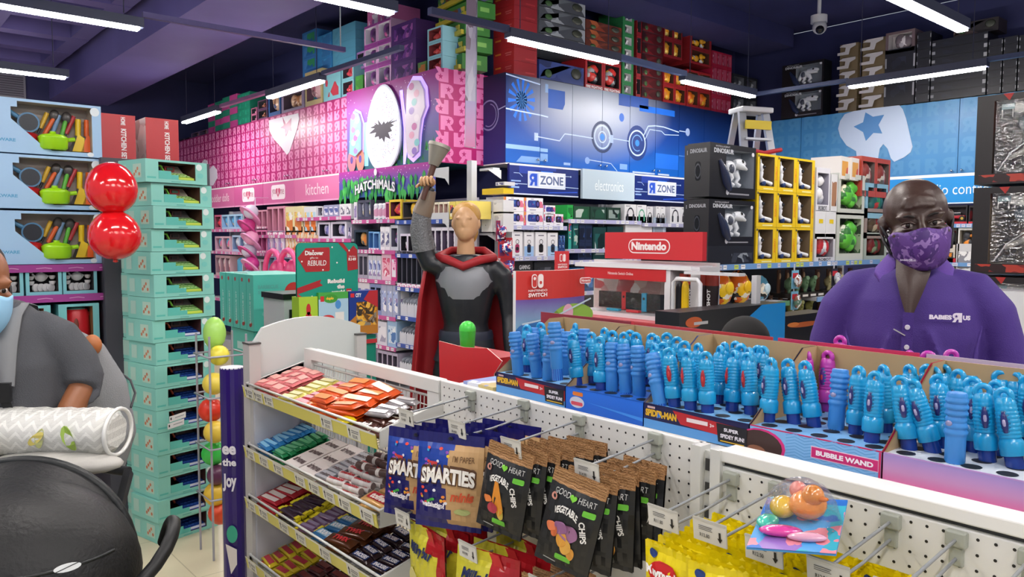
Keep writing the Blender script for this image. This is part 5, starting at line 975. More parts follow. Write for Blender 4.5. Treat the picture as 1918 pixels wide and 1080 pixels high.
# consoles in the case
def console(x, rz, c1, c2_, lb, docked=False):
    t = thing('game_console', (x, YN+.12, 1.127), R_(rz), lb, 'game console', 'consoles in the display case')
    MB().box((-.09, 0, .01), (.09, .012, .115), M('15171c', .15)).build('screen', t, mods=[BEV(.003)])
    for s, c in ((-1, c1), (1, c2_)):
        if c: MB().box((s*.107-.017, -.004, .005), (s*.107+.017, .016, .12), M(c, .35)).ell(F((s*.107-.017, -.004, .005), (1, 0, 0), (0, 0, 1)), .017, .08, .008, .008, M('1c1c20')).build('controller', t, mods=[BEV(.004)])
    return t
console(-3.33, 6, None, 'e8323a', 'tablet console with one red controller at the left of the case')
console(-3.12, -6, None, None, 'tablet console without controllers in the middle of the case')
console(-2.93, 12, '1fa8d8', 'f0323a', 'tablet console with blue and red controllers at the right of the case')
for x, c, n_ in ((-3.24, '2ab0d8', 'blue'), (-3.08, 'e8404a', 'red')): MB().box((-.05, 0, 0), (.05, .03, .016), M(c, .3)).build('game_controller', loc=(x, YN+.04, 1.127), mods=[BEV(.004)], label=f'loose {n_} controller lying in the glass case', cat='controller')
# game boxes in the sloping rack
for i in range(6):
    x = X0+.16+i*.15
    for k in range(2):
        o = MB().box((-.052, -.008, 0), (.052, .008, .16), ART((('e8e8ea', 'd8c03a', 'c03a3a'), ('3a5ab0', 'a8c8e8', '1c2a5a'), ('6ab04a', 'e8d05a', 'd04a3a'), ('d8d8dc', '8a8a94', 'c05a4a'), ('8a5a3a', '3a3a30', 'c8a060'))[(i*2+k) % 5], 14, .25)).rect(F((-.052, -.008, 0), (1, 0, 0), (0, 0, 1)), 0, .145, .104, .16, M('d03038')).build('game_case', loc=(x+.02*k, YN-.25+.23*k, .80+.16*k), label=f'game case on the sloping red rack, {("lower", "upper")[k]} row, {nth(i)} from left', cat='game case', group='game cases on the sloping red rack')
        o.rotation_euler = (R_(-32), 0, R_(rnd.uniform(-8, 8)))
# wire stand to the right of the case, with a shelf
t = thing('wire_stand', (0, 0, 0), label='white bent-wire stand between the game case and the eggs', cat='stand')
a = P(1262, 520, 'y', 3.45); b_ = P(1312, 520, 'y', 3.45); xa, xb = a.x, b_.x
MB().tube([(xa, 3.45, .02), (xa, 3.45, 1.34), (xa+.02, 3.45, 1.36), (xb-.02, 3.45, 1.36), (xb, 3.45, 1.34), (xb, 3.45, 1.16)], .012, M('d8d8dc', .3), 8).build('wire_frame', t)
MB().box((xa+.03, 3.5, 1.385), (xb+.2, 3.56, 1.40), M('d4d4d8', .4)).build('top_plate', t)
for x in (xb+.19,): MB().box((x-.015, 3.66, 0), (x+.015, 3.7, 1.385), M('c8c8cc', .4)).build('post', t)
MB().box((xa, 3.46, 1.14), (xb+.2, 3.7, 1.16), M('c8c8cc', .4)).build('lower_shelf', t)
for i, (px, c, lb) in enumerate(((1273, '1c1c22', 'black'), (1284, 'e0b818', 'yellow'))):
    a = P(px, 520, 'y', 3.5); MB().cyl((0, 0, 0), (0, 0, .15), .022, .02, M(c, .3), 12).ball((0, 0, .15), (.02, .02, .04), M(c, .3), 12, 6).build('toy_dart_tube', loc=(a.x, 3.5, 1.16), label=f'upright {lb} toy tube behind the white wire stand', cat='toy')
# long toy gun cartons lying before the eggs
def guncarton(name, pts, ax, val, back, mats, label):
    n = Vector((-.1, .25, 0)); q = [P(x, y, ax, val) for x, y in pts]; m = MB(); m.poly(q, mats[0]); m.poly([v+n for v in q][::-1], mats[0])
    for i in range(len(q)): m.poly([q[i], q[i]+n, q[(i+1) % len(q)]+n, q[(i+1) % len(q)]], mats[0])
    return m, q
XG = -2.2
t = thing('blaster_carton', (0, 0, 0), label='long black and blue toy blaster carton standing before the surprise eggs', cat='toy box')
y0_, y1_ = P(1272, 600, 'x', XG).y, P(1470, 600, 'x', XG).y; zt = P(1350, 578, 'x', XG).z
m = MB().box((XG-.14, y0_, .95), (XG, y1_, zt), M('15171c', .35)); f = F((XG, y0_, .95), (0, 1, 0), (0, 0, 1)); W = y1_-y0_; H = zt-.95
m.rect(f, 0, 0, W*.9, H*.5, M('d8dade', .4)); m.flat(f, [(W*.42, H*.5), (W*.75, H), (W, H), (W, 0), (W*.8, 0)], M('1a8ad8', .35), .0012); m.rect(f, W*.02, H*.52, W*.36, H*.6, M('1c1a10')); m.text(f, 'ROTATING BLASTER', W*.04, H*.535, W*.34, H*.58, M('d89a3a'), .002, .02)
m.ell(f, W*.12, H*.82, W*.07, H*.09, M('c05a2a'), .002); m.rect(f, W*.12, H*.77, W*.24, H*.82, M('b8b8bc'), .0024); m.rect(f, W*.05, H*.4, W*.3, H*.42, M('8a8a94'), .002); m.rect(f, W*.05, H*.34, W*.26, H*.36, M('8a8a94'), .002); m.build('carton', t)
MB().box((XG-.14, y0_, 0), (XG-.02, y1_, .948), M('b8b8be', .4)).build('pedestal', label='low grey pedestal under the blaster cartons', cat='pedestal')
y2_ = P(1560, 600, 'x', XG).y; z2 = P(1500, 590, 'x', XG).z
t = thing('blaster_carton', (0, 0, 0), label='black toy blaster carton with copper print, right of the blue one', cat='toy box')
m = MB().box((XG-.16, y1_+.02, .95), (XG-.02, y2_, z2), M('14161c', .35)); f = F((XG-.02, y1_+.02, .95), (0, 1, 0), (0, 0, 1)); W = y2_-y1_-.02; H = z2-.95
m.ell(f, W*.45, H*.72, W*.34, H*.07, M('b0582a'), .001); m.ell(f, W*.2, H*.75, W*.12, H*.06, M('d07a3a'), .0014); m.flat(f, [(0, 0), (W, H*.4), (W, 0)], M('1c4a8a'), .001); m.build('carton', t)
MB().box((XG-.16, y1_+.02, 0), (XG-.03, y2_, .948), M('b8b8be', .4)).build('pedestal', label='low grey pedestal under the copper print carton', cat='pedestal')
# clip strips hanging on the dinosaur gondola
for px, lb, n_ in ((1492, 'strip of small toy packs on light blue cards before the gondola', 4), (1566, 'strip of clear dome packs hanging beside the employee', 4)):
    t = thing('clip_strip', (0, 0, 0), label=lb, cat='clip strip'); xx = XD+.025
    a = P(px, 505, 'x', xx)
    MB().box((a.x-.02, a.y-.008, .72), (a.x-.017, a.y+.008, 1.39), M('d0d0d8')).build('strip', t)
    for i in range(n_):
        z = 1.27-i*.16; m = MB().box((a.x-.012, a.y-.05, z-.07), (a.x-.008, a.y+.05, z+.07), M(('7ab8d8', '2a2a3a')[px > 1500], .4)); m.rect(F((a.x-.008, a.y-.05, z-.07), (0, 1, 0), (0, 0, 1)), .01, .08, .09, .12, M('c8303a')); p_ = m.build('card', t)
        MB().ball((a.x+.015, a.y, z-.01), (.025, .045, .05), ART(('c8ccd4', '5a7a6a', 'e8e8ea', '8a5a4a') if px < 1500 else ('b8bcc8', '8a8e9a', 'd8dce4'), 30, .12), 10, 7).build('toy', p_)
t = thing('shelf_leaflet', (XD+.008, 5.55, .70), R_(80), 'white and blue leaflet clipped to the dinosaur gondola shelf', 'leaflet')
MB().box((0, 0, 0), (.14, .003, .16), M('e8eaee', .4)).rect(F((0, 0, 0), (1, 0, 0), (0, 0, 1)), 0, 0, .14, .03, M('2a4a9a')).rect(F((0, 0, 0), (1, 0, 0), (0, 0, 1)), .01, .04, .05, .14, M('5a8ac8')).build('sheet', t)
# cardboard console sign standing behind the bubble wands
t = thing('cardboard_display', (0, 0, 0), label='curved red-topped cardboard console display behind the bubble wands', cat='display'); XS = -2.71
m = MB(); n = 14; pts = []
for i in range(n+1):
    y = 2.375+.46*i/n; pts.append((XS-.04*(abs(i/n-.5)*2)**2+.04, y))
for i in range(n):
    (xa, ya), (xb, yb) = pts[i], pts[i+1]
    m.poly([(xa, ya, .0), (xb, yb, .0), (xb, yb, 1.29), (xa, ya, 1.29)], GRAD('5a7a3a', '6a4a9a', 2, .95, 1.29, mid='8ac0d0')); m.poly([(xa, ya, 1.29), (xb, yb, 1.29), (xb, yb, 1.425), (xa, ya, 1.425)], M('c43430', .4)); m.poly([(xa-.02, ya, .05), (xb-.02, yb, .05), (xb-.02, yb, 1.425), (xa-.02, ya, 1.425)][::-1], M('b8b0a8', .6))
    m.poly([(xa, ya, 1.425), (xb, yb, 1.425), (xb-.02, yb, 1.425), (xa-.02, ya, 1.425)], M('e8e0dc'))
m.poly([(pts[0][0]-.02, 2.375, .05), (pts[0][0], 2.375, .05), (pts[0][0], 2.375, 1.425), (pts[0][0]-.02, 2.375, 1.425)], WHT); m.build('card_panel', t)
f = F((XS+.043, 2.375, 0), (0, 1, 0), (0, 0, 1)); m = MB(); w_ = M('f2e4e2', .4)
m.rr(f, .06, 1.345, .095, 1.41, .014, w_); m.rr(f, .065, 1.35, .092, 1.405, .011, M('c43430'), .0014); m.ell(f, .078, 1.39, .008, .008, w_, .002, 10); m.rr(f, .1, 1.345, .135, 1.41, .014, w_); m.ell(f, .117, 1.37, .008, .008, M('c43430'), .002, 10)
m.text(f, 'NINTENDO', .04, 1.328, .16, 1.338, w_, .001, .02); m.text(f, 'SWITCH', .04, 1.303, .16, 1.322, w_, .001, .04); m.rr(f, .38, 1.355, .46, 1.385, .012, w_, .001); m.rr(f, .384, 1.359, .46, 1.381, .01, M('c43430'), .0014); m.text(f, 'Nintendo', .39, 1.364, .455, 1.377, w_, .002, .03); m.build('logo', t)
m = MB(); m.ell(f, .08, 1.14, .12, .05, M('2a6ab0'), -.002); m.ell(f, .34, 1.2, .14, .06, M('8ab048'), -.001); m.ell(f, .3, 1.22, .035, .04, M('d8a0b8'), .0014); m.ell(f, .22, 1.2, .02, .03, M('6a8a3a'), .0014); m.line(f, [(.0, 1.18), (.2, 1.2), (.46, 1.28)], .008, M('b8c8d8'), .002); m.rect(f, .05, 1.05, .2, 1.1, M('6a3a2a'), .001); m.build('print', t)
t = thing('standing_sign', (0, 0, 0), label='small red square sign on a post above the red-topped cardboard display', cat='sign'); XS = -3.0
a = P(1041, 506, 'x', XS); b_ = P(1066, 470, 'x', XS); MB().box((XS-.01, a.y, a.z), (XS, b_.y, b_.z), M('c8343a', .4)).build('panel', t); MB().box((XS-.01, (a.y+b_.y)/2-.01, 0), (XS, (a.y+b_.y)/2+.01, a.z), GRY).build('post', t)
f = F((XS, a.y, a.z), (0, 1, 0), (0, 0, 1)); W = b_.y-a.y; H = b_.z-a.z
m = MB(); m.rr(f, W*.28, H*.45, W*.48, H*.85, W*.08, w_); m.rr(f, W*.33, H*.5, W*.46, H*.8, W*.05, M('c8343a'), .0014); m.rr(f, W*.53, H*.45, W*.73, H*.85, W*.08, w_); m.text(f, 'NINTENDO', W*.15, H*.26, W*.85, H*.34, w_, .001, .02); m.text(f, 'SWITCH', W*.15, H*.1, W*.85, H*.22, w_, .001, .04); m.build('logo', t)
# ------------------------------------------------------------------ big boxed toys at the right edge
for k, (zb, zt) in enumerate(((1.40, 1.86), (1.87, 2.34), (.93, 1.39))):
    t = thing('toy_aircraft_box', (-1.54, 4.6, zb), 0, ('large black window box with a crumpled film, middle of the right edge stack', 'large black window box on top of the stack at the right edge', 'black box lowest in view behind the employee shoulder')[k], 'toy box', 'large window boxes at the right edge')
    H = zt-zb-.006; m = MB(); mt = Matrix.Translation((.45, 0, 0)); recess(m, .9, .4, H, M('1a1416', .4), (.09, .12, .95, .93), ART(('6a5a50', '4a403c', '8a7a6a', '5a3a34'), 5, .6, k), .3); m.V = [(x+.45, y, z) for x, y, z in m.V]
    f = F((0, 0, 0), (1, 0, 0), (0, 0, 1)); m.rect(f, .02, .01, .25, .05, ART(('7a1c1a', '2a1214', 'b03a2a'), 14)); m.flat(f, [(.12, H), (.15, H*.92), (.17, H)], M('b02a24')); m.build('carton', t)
    m = MB(); c = M('c8c4bc', .3); m.tube([(.12, .12, H*.3), (.4, .1, H*.6), (.8, .1, H*.8)], [.01, .035, .02], c, 8); m.ball((.3, .14, H*.45), (.12, .06, .06), M('7a4a3a', .4)); m.ball((.2, .15, H*.7), (.05, .04, .05), M('6a7a8a', .3)); m.box((.1, .05, H*.84), (.16, .06, H*.9), M('8ab0b8')); m.box((.1, .05, H*.75), (.105, .06, H*.84), M('d8d8d8')); m.box((.15, .05, H*.75), (.155, .06, H*.84), M('d8d8d8')); m.bar((.16, .06, H*.86), (.5, .08, H*.78), .02, .05, M('d0d0cc', .3)); m.build('toy_aircraft', t)
    MB().tube([(.1, .03, H*.15), (.16, .025, H*.35), (.25, .03, H*.5), (.5, .03, H*.6)], .004, M('e8e8ea', .2), 5).build('tie', t)
    MB().rect(f, .09, H*.12, .86, H*.93, FILM(a=.16, r=.12), -.002).build('window_film', t)
MB().box((-1.5, 4.62, 0), (-.66, 5.0, .925), M('b8b8be', .4)).build('pedestal', label='grey plinth carrying the large window boxes at the right edge', cat='pedestal')
MB().box((-1.36, 4.3, .3), (-.6, 4.5, 1.33), M('d4d6da', .4)).build('white_carton', label='plain white carton standing behind the employee at the right edge', cat='carton')
# ------------------------------------------------------------------ the counter gondola: candy racks, pegboards, bubble wand deck
YR = 1.375
PW = M('dcdcd8', .38); PW2 = M('cfd0cc', .45)
t = thing('candy_gondola', (0, 0, 0), label='white candy gondola bay with four sloping wire baskets', cat='shelf unit')
for x in (-2.77, -1.932):
    MB().box((x-.03, YR-.017, 0), (x+.03, YR+.013, 1.147), PW).build('upright', t)
MB().box((-2.74, YR-.02, 1.108), (-1.90, YR+.015, 1.15), PW).build('top_bar', t, mods=[BEV(.003)])
m = MB()
for i in range(9): m.cyl((-2.7+i*.09, YR+.01, .2), (-2.7+i*.09, YR+.01, 1.11), .0022, .0022, M('c8cacc', .3), 5)
for z in (.3, .5, .7, .9, 1.0): m.cyl((-2.74, YR+.01, z), (-1.95, YR+.01, z), .0022, .0022, M('c8cacc', .3), 5)
m.build('wire_grid', t)
MB().box((-2.84, YR-.03, 0), (-2.80, YR+.05, 1.03), M('c4c6cc', .4)).box((-2.82, 1.16, .05), (-2.805, YR, .98), M('b9bcc6', .5)).build('side_panel', t)
MB().box((-2.8, 1.15, 0), (-.3, 1.9, .12), M('b4b6ba', .5)).build('base_deck', t)
ROWS = [1.031, .802, .606, .374]
BX0, BX1 = -2.83, -1.885
for k, zf in enumerate(ROWS):
    WH = M('e4e4e0', .35); yb, zb = 1.372, zf+.058
    s = MB().tube([(BX0, 1.14, zf), (BX1, 1.14, zf), (BX1, yb, zb), (BX0, yb, zb)], .0045, WH, 8, closed=True).build('basket_rim', t)
    m = MB()
    for i in range(46):
        x = BX0+.01+i*(BX1-BX0-.02)/45; m.cyl((x, yb, zb), (x, yb-.004, zb-.085), .0016, .0016, WH, 4, False); m.cyl((x, yb-.004, zb-.085), (x, 1.145, zf-.05), .0013, .0013, WH, 4, False)
    for dz in (.03, .058, .085): m.cyl((BX0, yb-.002, zb-dz), (BX1, yb-.002, zb-dz), .0018, .0018, WH, 5)
    m.build('basket_wire', s)
    MB().add([(BX1+.003, 1.14, zf), (BX1+.003, yb, zb), (BX1+.003, yb, zb-.09), (BX1+.003, 1.14, zf-.05), (BX1, 1.14, zf), (BX1, yb, zb), (BX1, yb, zb-.09), (BX1, 1.14, zf-.05)], [(0, 3, 2, 1), (4, 5, 6, 7), (0, 1, 5, 4)], PW2).build('basket_end', s)
    MB().add([(BX0-.003, 1.14, zf), (BX0-.003, yb, zb), (BX0-.003, yb, zb-.09), (BX0-.003, 1.14, zf-.05)], [(0, 1, 2, 3), (3, 2, 1, 0)], PW2).build('basket_end', s)
    MB().box((BX0, 1.14, zf-.052), (BX1, yb, zf-.05), M('d0d0d0', .5)).build('basket_floor', s) if k else None
    f = F((BX0-.01, 1.135, zf-.052), (1, 0, 0), (0, -.18, .98)); m = MB(); W = BX1-BX0+.01
    m.poly([f.p(0, 0), f.p(W, 0), f.p(W, .046), f.p(0, .046)], M('dcd268', .4)); m.poly([f.p(0, 0, -.002), f.p(W, 0, -.002), f.p(W, .046, -.002), f.p(0, .046, -.002)][::-1], M('dcd268', .4)); m.rect(f, 0, .042, W, .048, WH, .001); m.build('price_strip', s)
    for xx in ([.02, .1, .19, .62, .79], [.02, .14, .26, .43, .53, .63, .73, .86], [.02, .13, .3, .43, .6, .78], [.02, .17, .36, .55, .78])[k]:
        m = MB(); m.rect(f, xx, .003, xx+.075, .042, M('e4e2d6', .4), .001); m.flat(f, [(xx+.012, .012), (xx+.016, .012), (xx+.016, .028), (xx+.02, .028), (xx+.014, .038), (xx+.008, .028), (xx+.012, .028)], M('1c1c1c'), .0018)
        m.rect(f, xx+.026, .03, xx+.068, .033, M('7a7a7a'), .0016); m.rect(f, xx+.026, .024, xx+.066, .027, M('7a7a7a'), .0016); m.text(f, 'R%d.%s' % (8+int(xx*9), '9080'[k % 2*2:k % 2*2+2]), xx+.03, .008, xx+.058, .019, M('5a5a5a'), .0018, .01); m.build('price_ticket', s)
# --- candy
def wrapper(l, w, h, c, txt=None, tc='ffffff', rough=.22, c2_=None, name='chocolate_bar', crimp=True, end=None):
    """a flow-wrapped bar, long along x, crimped at both ends"""
    def mk():
        m = MB(); n = 10; secs = []; mt = M(c, rough, .15)
        for x, k in ((-l/2, .06), (-l*.43, .1), (-l*.38, .8), (-l*.2, 1), (0, .97), (l*.2, 1), (l*.38, .8), (l*.43, .1), (l/2, .06)):
            wk = .5 if k > .5 else .5
            secs.append([Vector((x, w*wk*math.cos(2*math.pi*i/n)*(1 if k > .5 else 1.02), h*.5+h*.5*k*math.copysign(abs(math.sin(2*math.pi*i/n))**.6, math.sin(2*math.pi*i/n)))) for i in range(n)])
        m.loft(secs, mt); f = F((-l*.34, -w*.36, h+.0004), (1, 0, 0), (0, 1, 0))
        if c2_: m.rect(f, 0, w*.08, l*.68, w*.66, M(c2_, rough), .0006)
        if txt: m.text(f, txt, l*.06, w*.14, l*.62, w*.6, M(tc, .4), .0014, .05, slant=.15)
        if end: m.box((-l/2-.004, -w*.4, h*.3), (-l*.4, w*.4, h*.8), M(end, .3)); m.box((l*.4, -w*.4, h*.3), (l/2+.004, w*.4, h*.8), M(end, .3))
        return m.build(name)
    return mk
def roll(l, r, c, txt=None, end='8a7a78', name='candy_roll'):
    def mk():
        m = MB(); m.cyl((-l/2, 0, r), (l/2, 0, r), r, r, M(c, .3), 14); m.cyl((-l/2-.002, 0, r), (-l/2, 0, r), r*.9, r*.9, M(end), 14); m.cyl((l/2, 0, r), (l/2+.002, 0, r), r*.9, r*.9, M(end), 14)
        if txt: m.text(F((-l*.4, -r*.5, 2*r+.0005), (1, 0, 0), (0, 1, 0)), txt, 0, 0, l*.8, r, M('c02a34'), .0006, .05)
        m.cyl((-l*.1, 0, r), (l*.1, 0, r), r*1.01, r*1.01, M('e8e4e0'), 14, False); return m.build(name)
    return mk
def ebox(l, w, h, c, txt, name='gum_box'):
    def mk():
        m = MB().box((-l/2, -w/2, 0), (l/2, w/2, h), M(c, .4)); m.text(F((-l/2, -w/2, h), (1, 0, 0), (0, 1, 0)), txt, l*.12, w*.3, l*.88, w*.7, M('5a4a4c'), .0008, .03); m.box((-l/2-.0005, -w/2-.0005, h*.4), (l/2+.0005, w/2+.0005, h*.5), M('8a2a3a')); return m.build(name)
    return mk
rc = random.Random(21)
def heap(row, x0, x1, nx, ny, nz, mk, key, desc, cat, l, w, h, jit=4, y0=1.165, y1=1.35, rz=0, zoff=0):
    zf = ROWS[row]; sl = .058/.232; rw = ('top', 'second', 'third', 'lowest')[row]
    q = 0
    for j in range(ny):
        for i in range(nx):
            for k in range(nz):
                x = x0+(x1-x0)*(i+.5)/nx+rc.uniform(-.003, .003); y = y0+(y1-y0)*(j+.5)/ny+rc.uniform(-.003, .003)
                z = zf-.044+(y-1.14)*sl+k*h*.82+zoff
                lb = f'{desc}, {rw} basket, {nth(j)} rank back, {nth(i)} from left' + (f', layer {("one","two","three","four","five")[k]}' if nz > 1 else '')
                first_or_dup(('candy', key), mk, (x, y, z), 0, lb, f'{desc} in the {rw} basket', rot=(R_(14+rc.uniform(-jit, jit)*.8), R_(rc.uniform(-jit, jit)*.9), R_(rz+rc.uniform(-jit, jit)*2)), cat=cat)
heap(0, -2.81, -2.61, 3, 4, 3, wrapper(.075, .05, .016, 'd8787a', None, c2_='e8a49a', name='candy_pack'), 'pk', 'pink candy pack', 'candy', 0, 0, .017)
heap(0, -2.60, -2.50, 1, 6, 2, wrapper(.11, .034, .014, 'c8bc5c', None, c2_='e4dca8', name='candy_bar'), 'yg', 'yellow-green candy bar', 'candy', 0, 0, .015, rz=8)
heap(0, -2.50, -2.37, 1, 6, 2, wrapper(.12, .034, .015, 'c42a3c', None, c2_='e8a0a8', name='chocolate_bar'), 'rd', 'red wafer bar', 'chocolate bar', 0, 0, .016, rz=8)
heap(0, -2.38, -2.09, 2, 4, 4, wrapper(.15, .05, .02, 'd8541a', None, c2_='e88a3a', name='candy_bag'), 'or', 'orange candy packet', 'candy', 0, 0, .017, 8, rz=10)
heap(0, -2.09, -1.9, 2, 3, 1, wrapper(.1, .055, .02, '4a2a22', "m&m's", 'e8e0dc', name='candy_bag'), 'mm', 'brown packet of small chocolates', 'candy', 0, 0, .02, 6, y0=1.15, y1=1.34, rz=14)
heap(0, -2.1, -1.98, 1, 4, 1, wrapper(.1, .03, .02, '9a9698', None, c2_='c8c4c4', name='candy_bar'), 'gr', 'grey and white candy bar', 'candy', 0, 0, .02, 6, y0=1.22, zoff=.02, rz=14)
heap(0, -2.16, -2.06, 1, 1, 2, wrapper(.08, .045, .02, 'e0cc1c', None, name='candy_bag'), 'yl', 'bright yellow candy packet', 'candy', 0, 0, .02, 6, y0=1.145, y1=1.18)
heap(1, -2.81, -2.68, 1, 8, 3, wrapper(.12, .026, .018, '2a7ab8', None, c2_='7ab8dc', name='candy_pack', rough=.12), 'bl', 'blue shiny candy pack', 'candy', 0, 0, .017)
heap(1, -2.68, -2.56, 1, 8, 3, wrapper(.11, .026, .016, '1f7a4a', None, c2_='5aa878', name='candy_pack', rough=.12), 'gn', 'green shiny candy pack', 'candy', 0, 0, .016)
heap(1, -2.55, -2.33, 2, 3, 2, ebox(.1, .07, .016, 'dcd6d2', 'airwaves'), 'gb', 'white gum box', 'gum box', 0, 0, .02, 2)
heap(1, -2.33, -2.26, 1, 4, 2, ebox(.07, .04, .016, 'a8acb4', 'mints', 'mint_box'), 'mb', 'grey blue mint box', 'mint box', 0, 0, .02, 3)
heap(1, -2.25, -2.07, 2, 5, 2, roll(.085, .012, 'dcd4d0', 'mentos'), 'rw', 'white and red candy roll', 'candy', 0, 0, .022, 5, rz=6)
heap(1, -2.2, -2.03, 2, 3, 1, roll(.08, .013, '5a4440', None), 'rb', 'brown candy roll', 'candy', 0, 0, .022, 5, y0=1.24, zoff=.045, rz=10)
heap(1, -2.05, -1.9, 1, 3, 2, wrapper(.13, .055, .018, 'd8a868', 'toffee', 'f0e0d8', c2_='b8303a', name='candy_bag'), 'tf', 'peach and red toffee packet', 'candy', 0, 0, .018, 5, rz=8)
heap(2, -2.81, -2.64, 1, 6, 3, wrapper(.15, .036, .015, 'a81c28', None, c2_='d8c8c4', name='chocolate_bar'), 'ml', 'red chocolate bar', 'chocolate bar', 0, 0, .015, rz=6)
heap(2, -2.63, -2.48, 1, 8, 3, wrapper(.13, .025, .014, '3a2438', None, end='e0d028', name='candy_bar'), 'tw', 'dark candy twist with yellow ends', 'candy', 0, 0, .014, 4, rz=8)
heap(2, -2.47, -2.35, 1, 8, 2, wrapper(.11, .022, .014, '6a4a6a', None, c2_='8a7a9a', end='e0d028', name='candy_bar'), 'tx', 'violet candy twist with yellow ends', 'candy', 0, 0, .014, 4, rz=8)
heap(2, -2.36, -2.25, 1, 4, 2, wrapper(.11, .045, .016, '2a6aa0', 'BOUNTY', 'e8e8ea', c2_='7ab0d0'), 'bt', 'blue coconut chocolate bar', 'chocolate bar', 0, 0, .016, 3, rz=8)
heap(2, -2.26, -2.12, 1, 4, 3, wrapper(.13, .045, .018, '5a3018', 'TWIX', 'd8323a'), 'tz', 'gold-brown twin chocolate bar', 'chocolate bar', 0, 0, .017, 4, rz=8)
heap(2, -2.12, -1.90, 2, 5, 2, wrapper(.1, .034, .017, '2c1a20', 'SNICKERS', 'e4e0e6', c2_='24386e'), 'sn', 'brown peanut chocolate bar', 'chocolate bar', 0, 0, .018, 3, rz=4)
heap(3, -2.81, -2.58, 2, 5, 2, wrapper(.11, .035, .014, 'd0b828', None, c2_='a8303a', name='candy_bar'), 'ye', 'yellow and red candy bar', 'candy', 0, 0, .015)
heap(3, -2.57, -2.35, 2, 5, 2, wrapper(.11, .036, .015, '4a1c20', None, c2_='6a2a2a', name='chocolate_bar'), 'db', 'dark maroon chocolate bar', 'chocolate bar', 0, 0, .015)
heap(3, -2.34, -1.9, 4, 4, 2, wrapper(.1, .036, .015, '241a20', 'SNACK', 'c8c4c8', c2_='3a2a3a', name='chocolate_bar'), 'dc', 'near-black chocolate bar', 'chocolate bar', 0, 0, .015)
# arched white end board
t = thing('end_board', (0, 0, 0), label='grey-white arched end board between two posts behind the candy', cat='end board')
m = MB(); x = -2.85; pts = [(1.165, .9), (1.63, .9), (1.63, 1.215)] + [(1.63-.465*i/10, 1.215+.075*math.sin(math.pi*(.12+.76*i/10))-.025) for i in range(1, 10)] + [(1.165, 1.165)]
a_ = [Vector((x+.01, y, z)) for y, z in pts]; b_ = [Vector((x-.01, y, z)) for y, z in pts]; m.poly(a_, M('c6ccca', .35)); m.poly(b_[::-1], M('c6ccca', .35))
for i in range(len(pts)): m.poly([a_[i], b_[i], b_[(i+1) % len(pts)], a_[(i+1) % len(pts)]], M('c6ccca', .35))
m.build('board', t)
for y in (1.17, 1.625): MB().box((x-.03, y-.022, 0), (x+.03, y+.022, 1.175), M('b8b6b4', .4)).box((x-.032, y-.024, 1.175), (x+.032, y+.024, 1.182), M('4a4a4a')).build('post', t)
MB().box((x-.02, 1.19, .05), (x+.02, 1.6, .88), M('bcbfc6', .5)).build('lower_panel', t)
# purple curved banner stand
t = thing('banner_column', (-3.0, 1.15, 0), label='curved dark purple banner column lettered in white beside the candy', cat='banner')
m = MB(); n = 10; P1 = M('2e1a6e', .18)
for i in range(n):
    a, b = R_(-130+200*i/n), R_(-130+200*(i+1)/n); r = .045
    m.add([(r*math.cos(a), r*math.sin(a), 0), (r*math.cos(b), r*math.sin(b), 0), (r*math.cos(b), r*math.sin(b), 1.07), (r*math.cos(a), r*math.sin(a), 1.07)], [(0, 1, 2, 3)], P1, True)
m.cyl((0, 0, 1.066), (0, 0, 1.07), .045, .045, M('d8d8e0'), 20); m.cyl((0, 0, 0), (0, 0, .02), .07, .07, M('3a3a44'), 20); m.build('column', t)
f = F((.034, -.034, 0), (.72, .69, 0), (0, 0, 1)); m = MB(); wq = M('ece8f2', .4)
for tx, z, h in (('ee', .735, .035), ('the', .69, .03), ('Joy', .59, .07)): m.text(f, tx, -.022, z, .034, z+h, wq, .004, .04)
m.ell(f, .012, .42, .022, .035, M('3aa88a'), .004); m.flat(f, [(-.015, .38), (.03, .36), (.03, .30), (.005, .26)], M('e4dcd8'), .0045); m.ell(f, .01, .2, .02, .05, M('8a5a3a'), .004); m.build('lettering', t)
# ------------------------------------------------------------------ pegboards
def pegboard(x0, x1, z0, z1, y, label):
    t = thing('pegboard_bay', (0, 0, 0), label=label, cat='pegboard'); m = MB().box((x0, y, z0), (x1, y+.02, z1), PW); f = F((x0, y, z0), (1, 0, 0), (0, 0, 1))
    nx = int((x1-x0)/.0254); nz = int((z1-z0)/.0254)
    for i in range(nx):
        for j in range(nz):
            if z0+(j+.5)*.0254 > .8: m.ell(f, .02+i*.0254, (j+.5)*.0254+.006, .0028, .0028, M('1c1c1c'), .0006, 7)
    m.build('panel', t, mods=[BEV(.003)]); return t
tp = pegboard(-1.895, -.955, .3, 1.15, 1.36, 'white pegboard bay behind the crisps and mini sweets')
tq = pegboard(-.90, .25, .3, 1.118, 1.345, 'cream-white pegboard bay behind the yellow sweet bags')
MB().box((-.9, 1.34, 1.127), (.25, 1.40, 1.152), M('e6e6e2', .35)).box((-.9, 1.352, 1.118), (.25, 1.40, 1.128), M('3a3a3c')).build('ledge', tq, mods=[BEV(.003)])
m = MB()
for x in (-.952, -.905): m.box((x-.012, 1.335, 0), (x+.012, 1.37, 1.15), PW2)
for i in range(12): m.box((-.935, 1.345, 1.1-i*.05), (-.925, 1.347, 1.125-i*.05), M('3a3a3a'))
m.box((-.94, 1.35, 0), (-.917, 1.37, 1.14), PW2); m.build('slotted_post', label='white slotted post between the two pegboard bays', cat='post')
MB().box((-1.9, 1.39, 1.105), (.25, 1.985, 1.132), M('d8d8d6', .4)).box((-1.9, 1.382, .13), (.25, 1.41, 1.10), M('b8b8b8', .5)).box((-1.9, 1.96, .13), (.25, 1.99, 1.10), M('b8b8b8', .5)).build('counter_top', label='white counter deck carrying the bubble wand cartons', cat='counter')
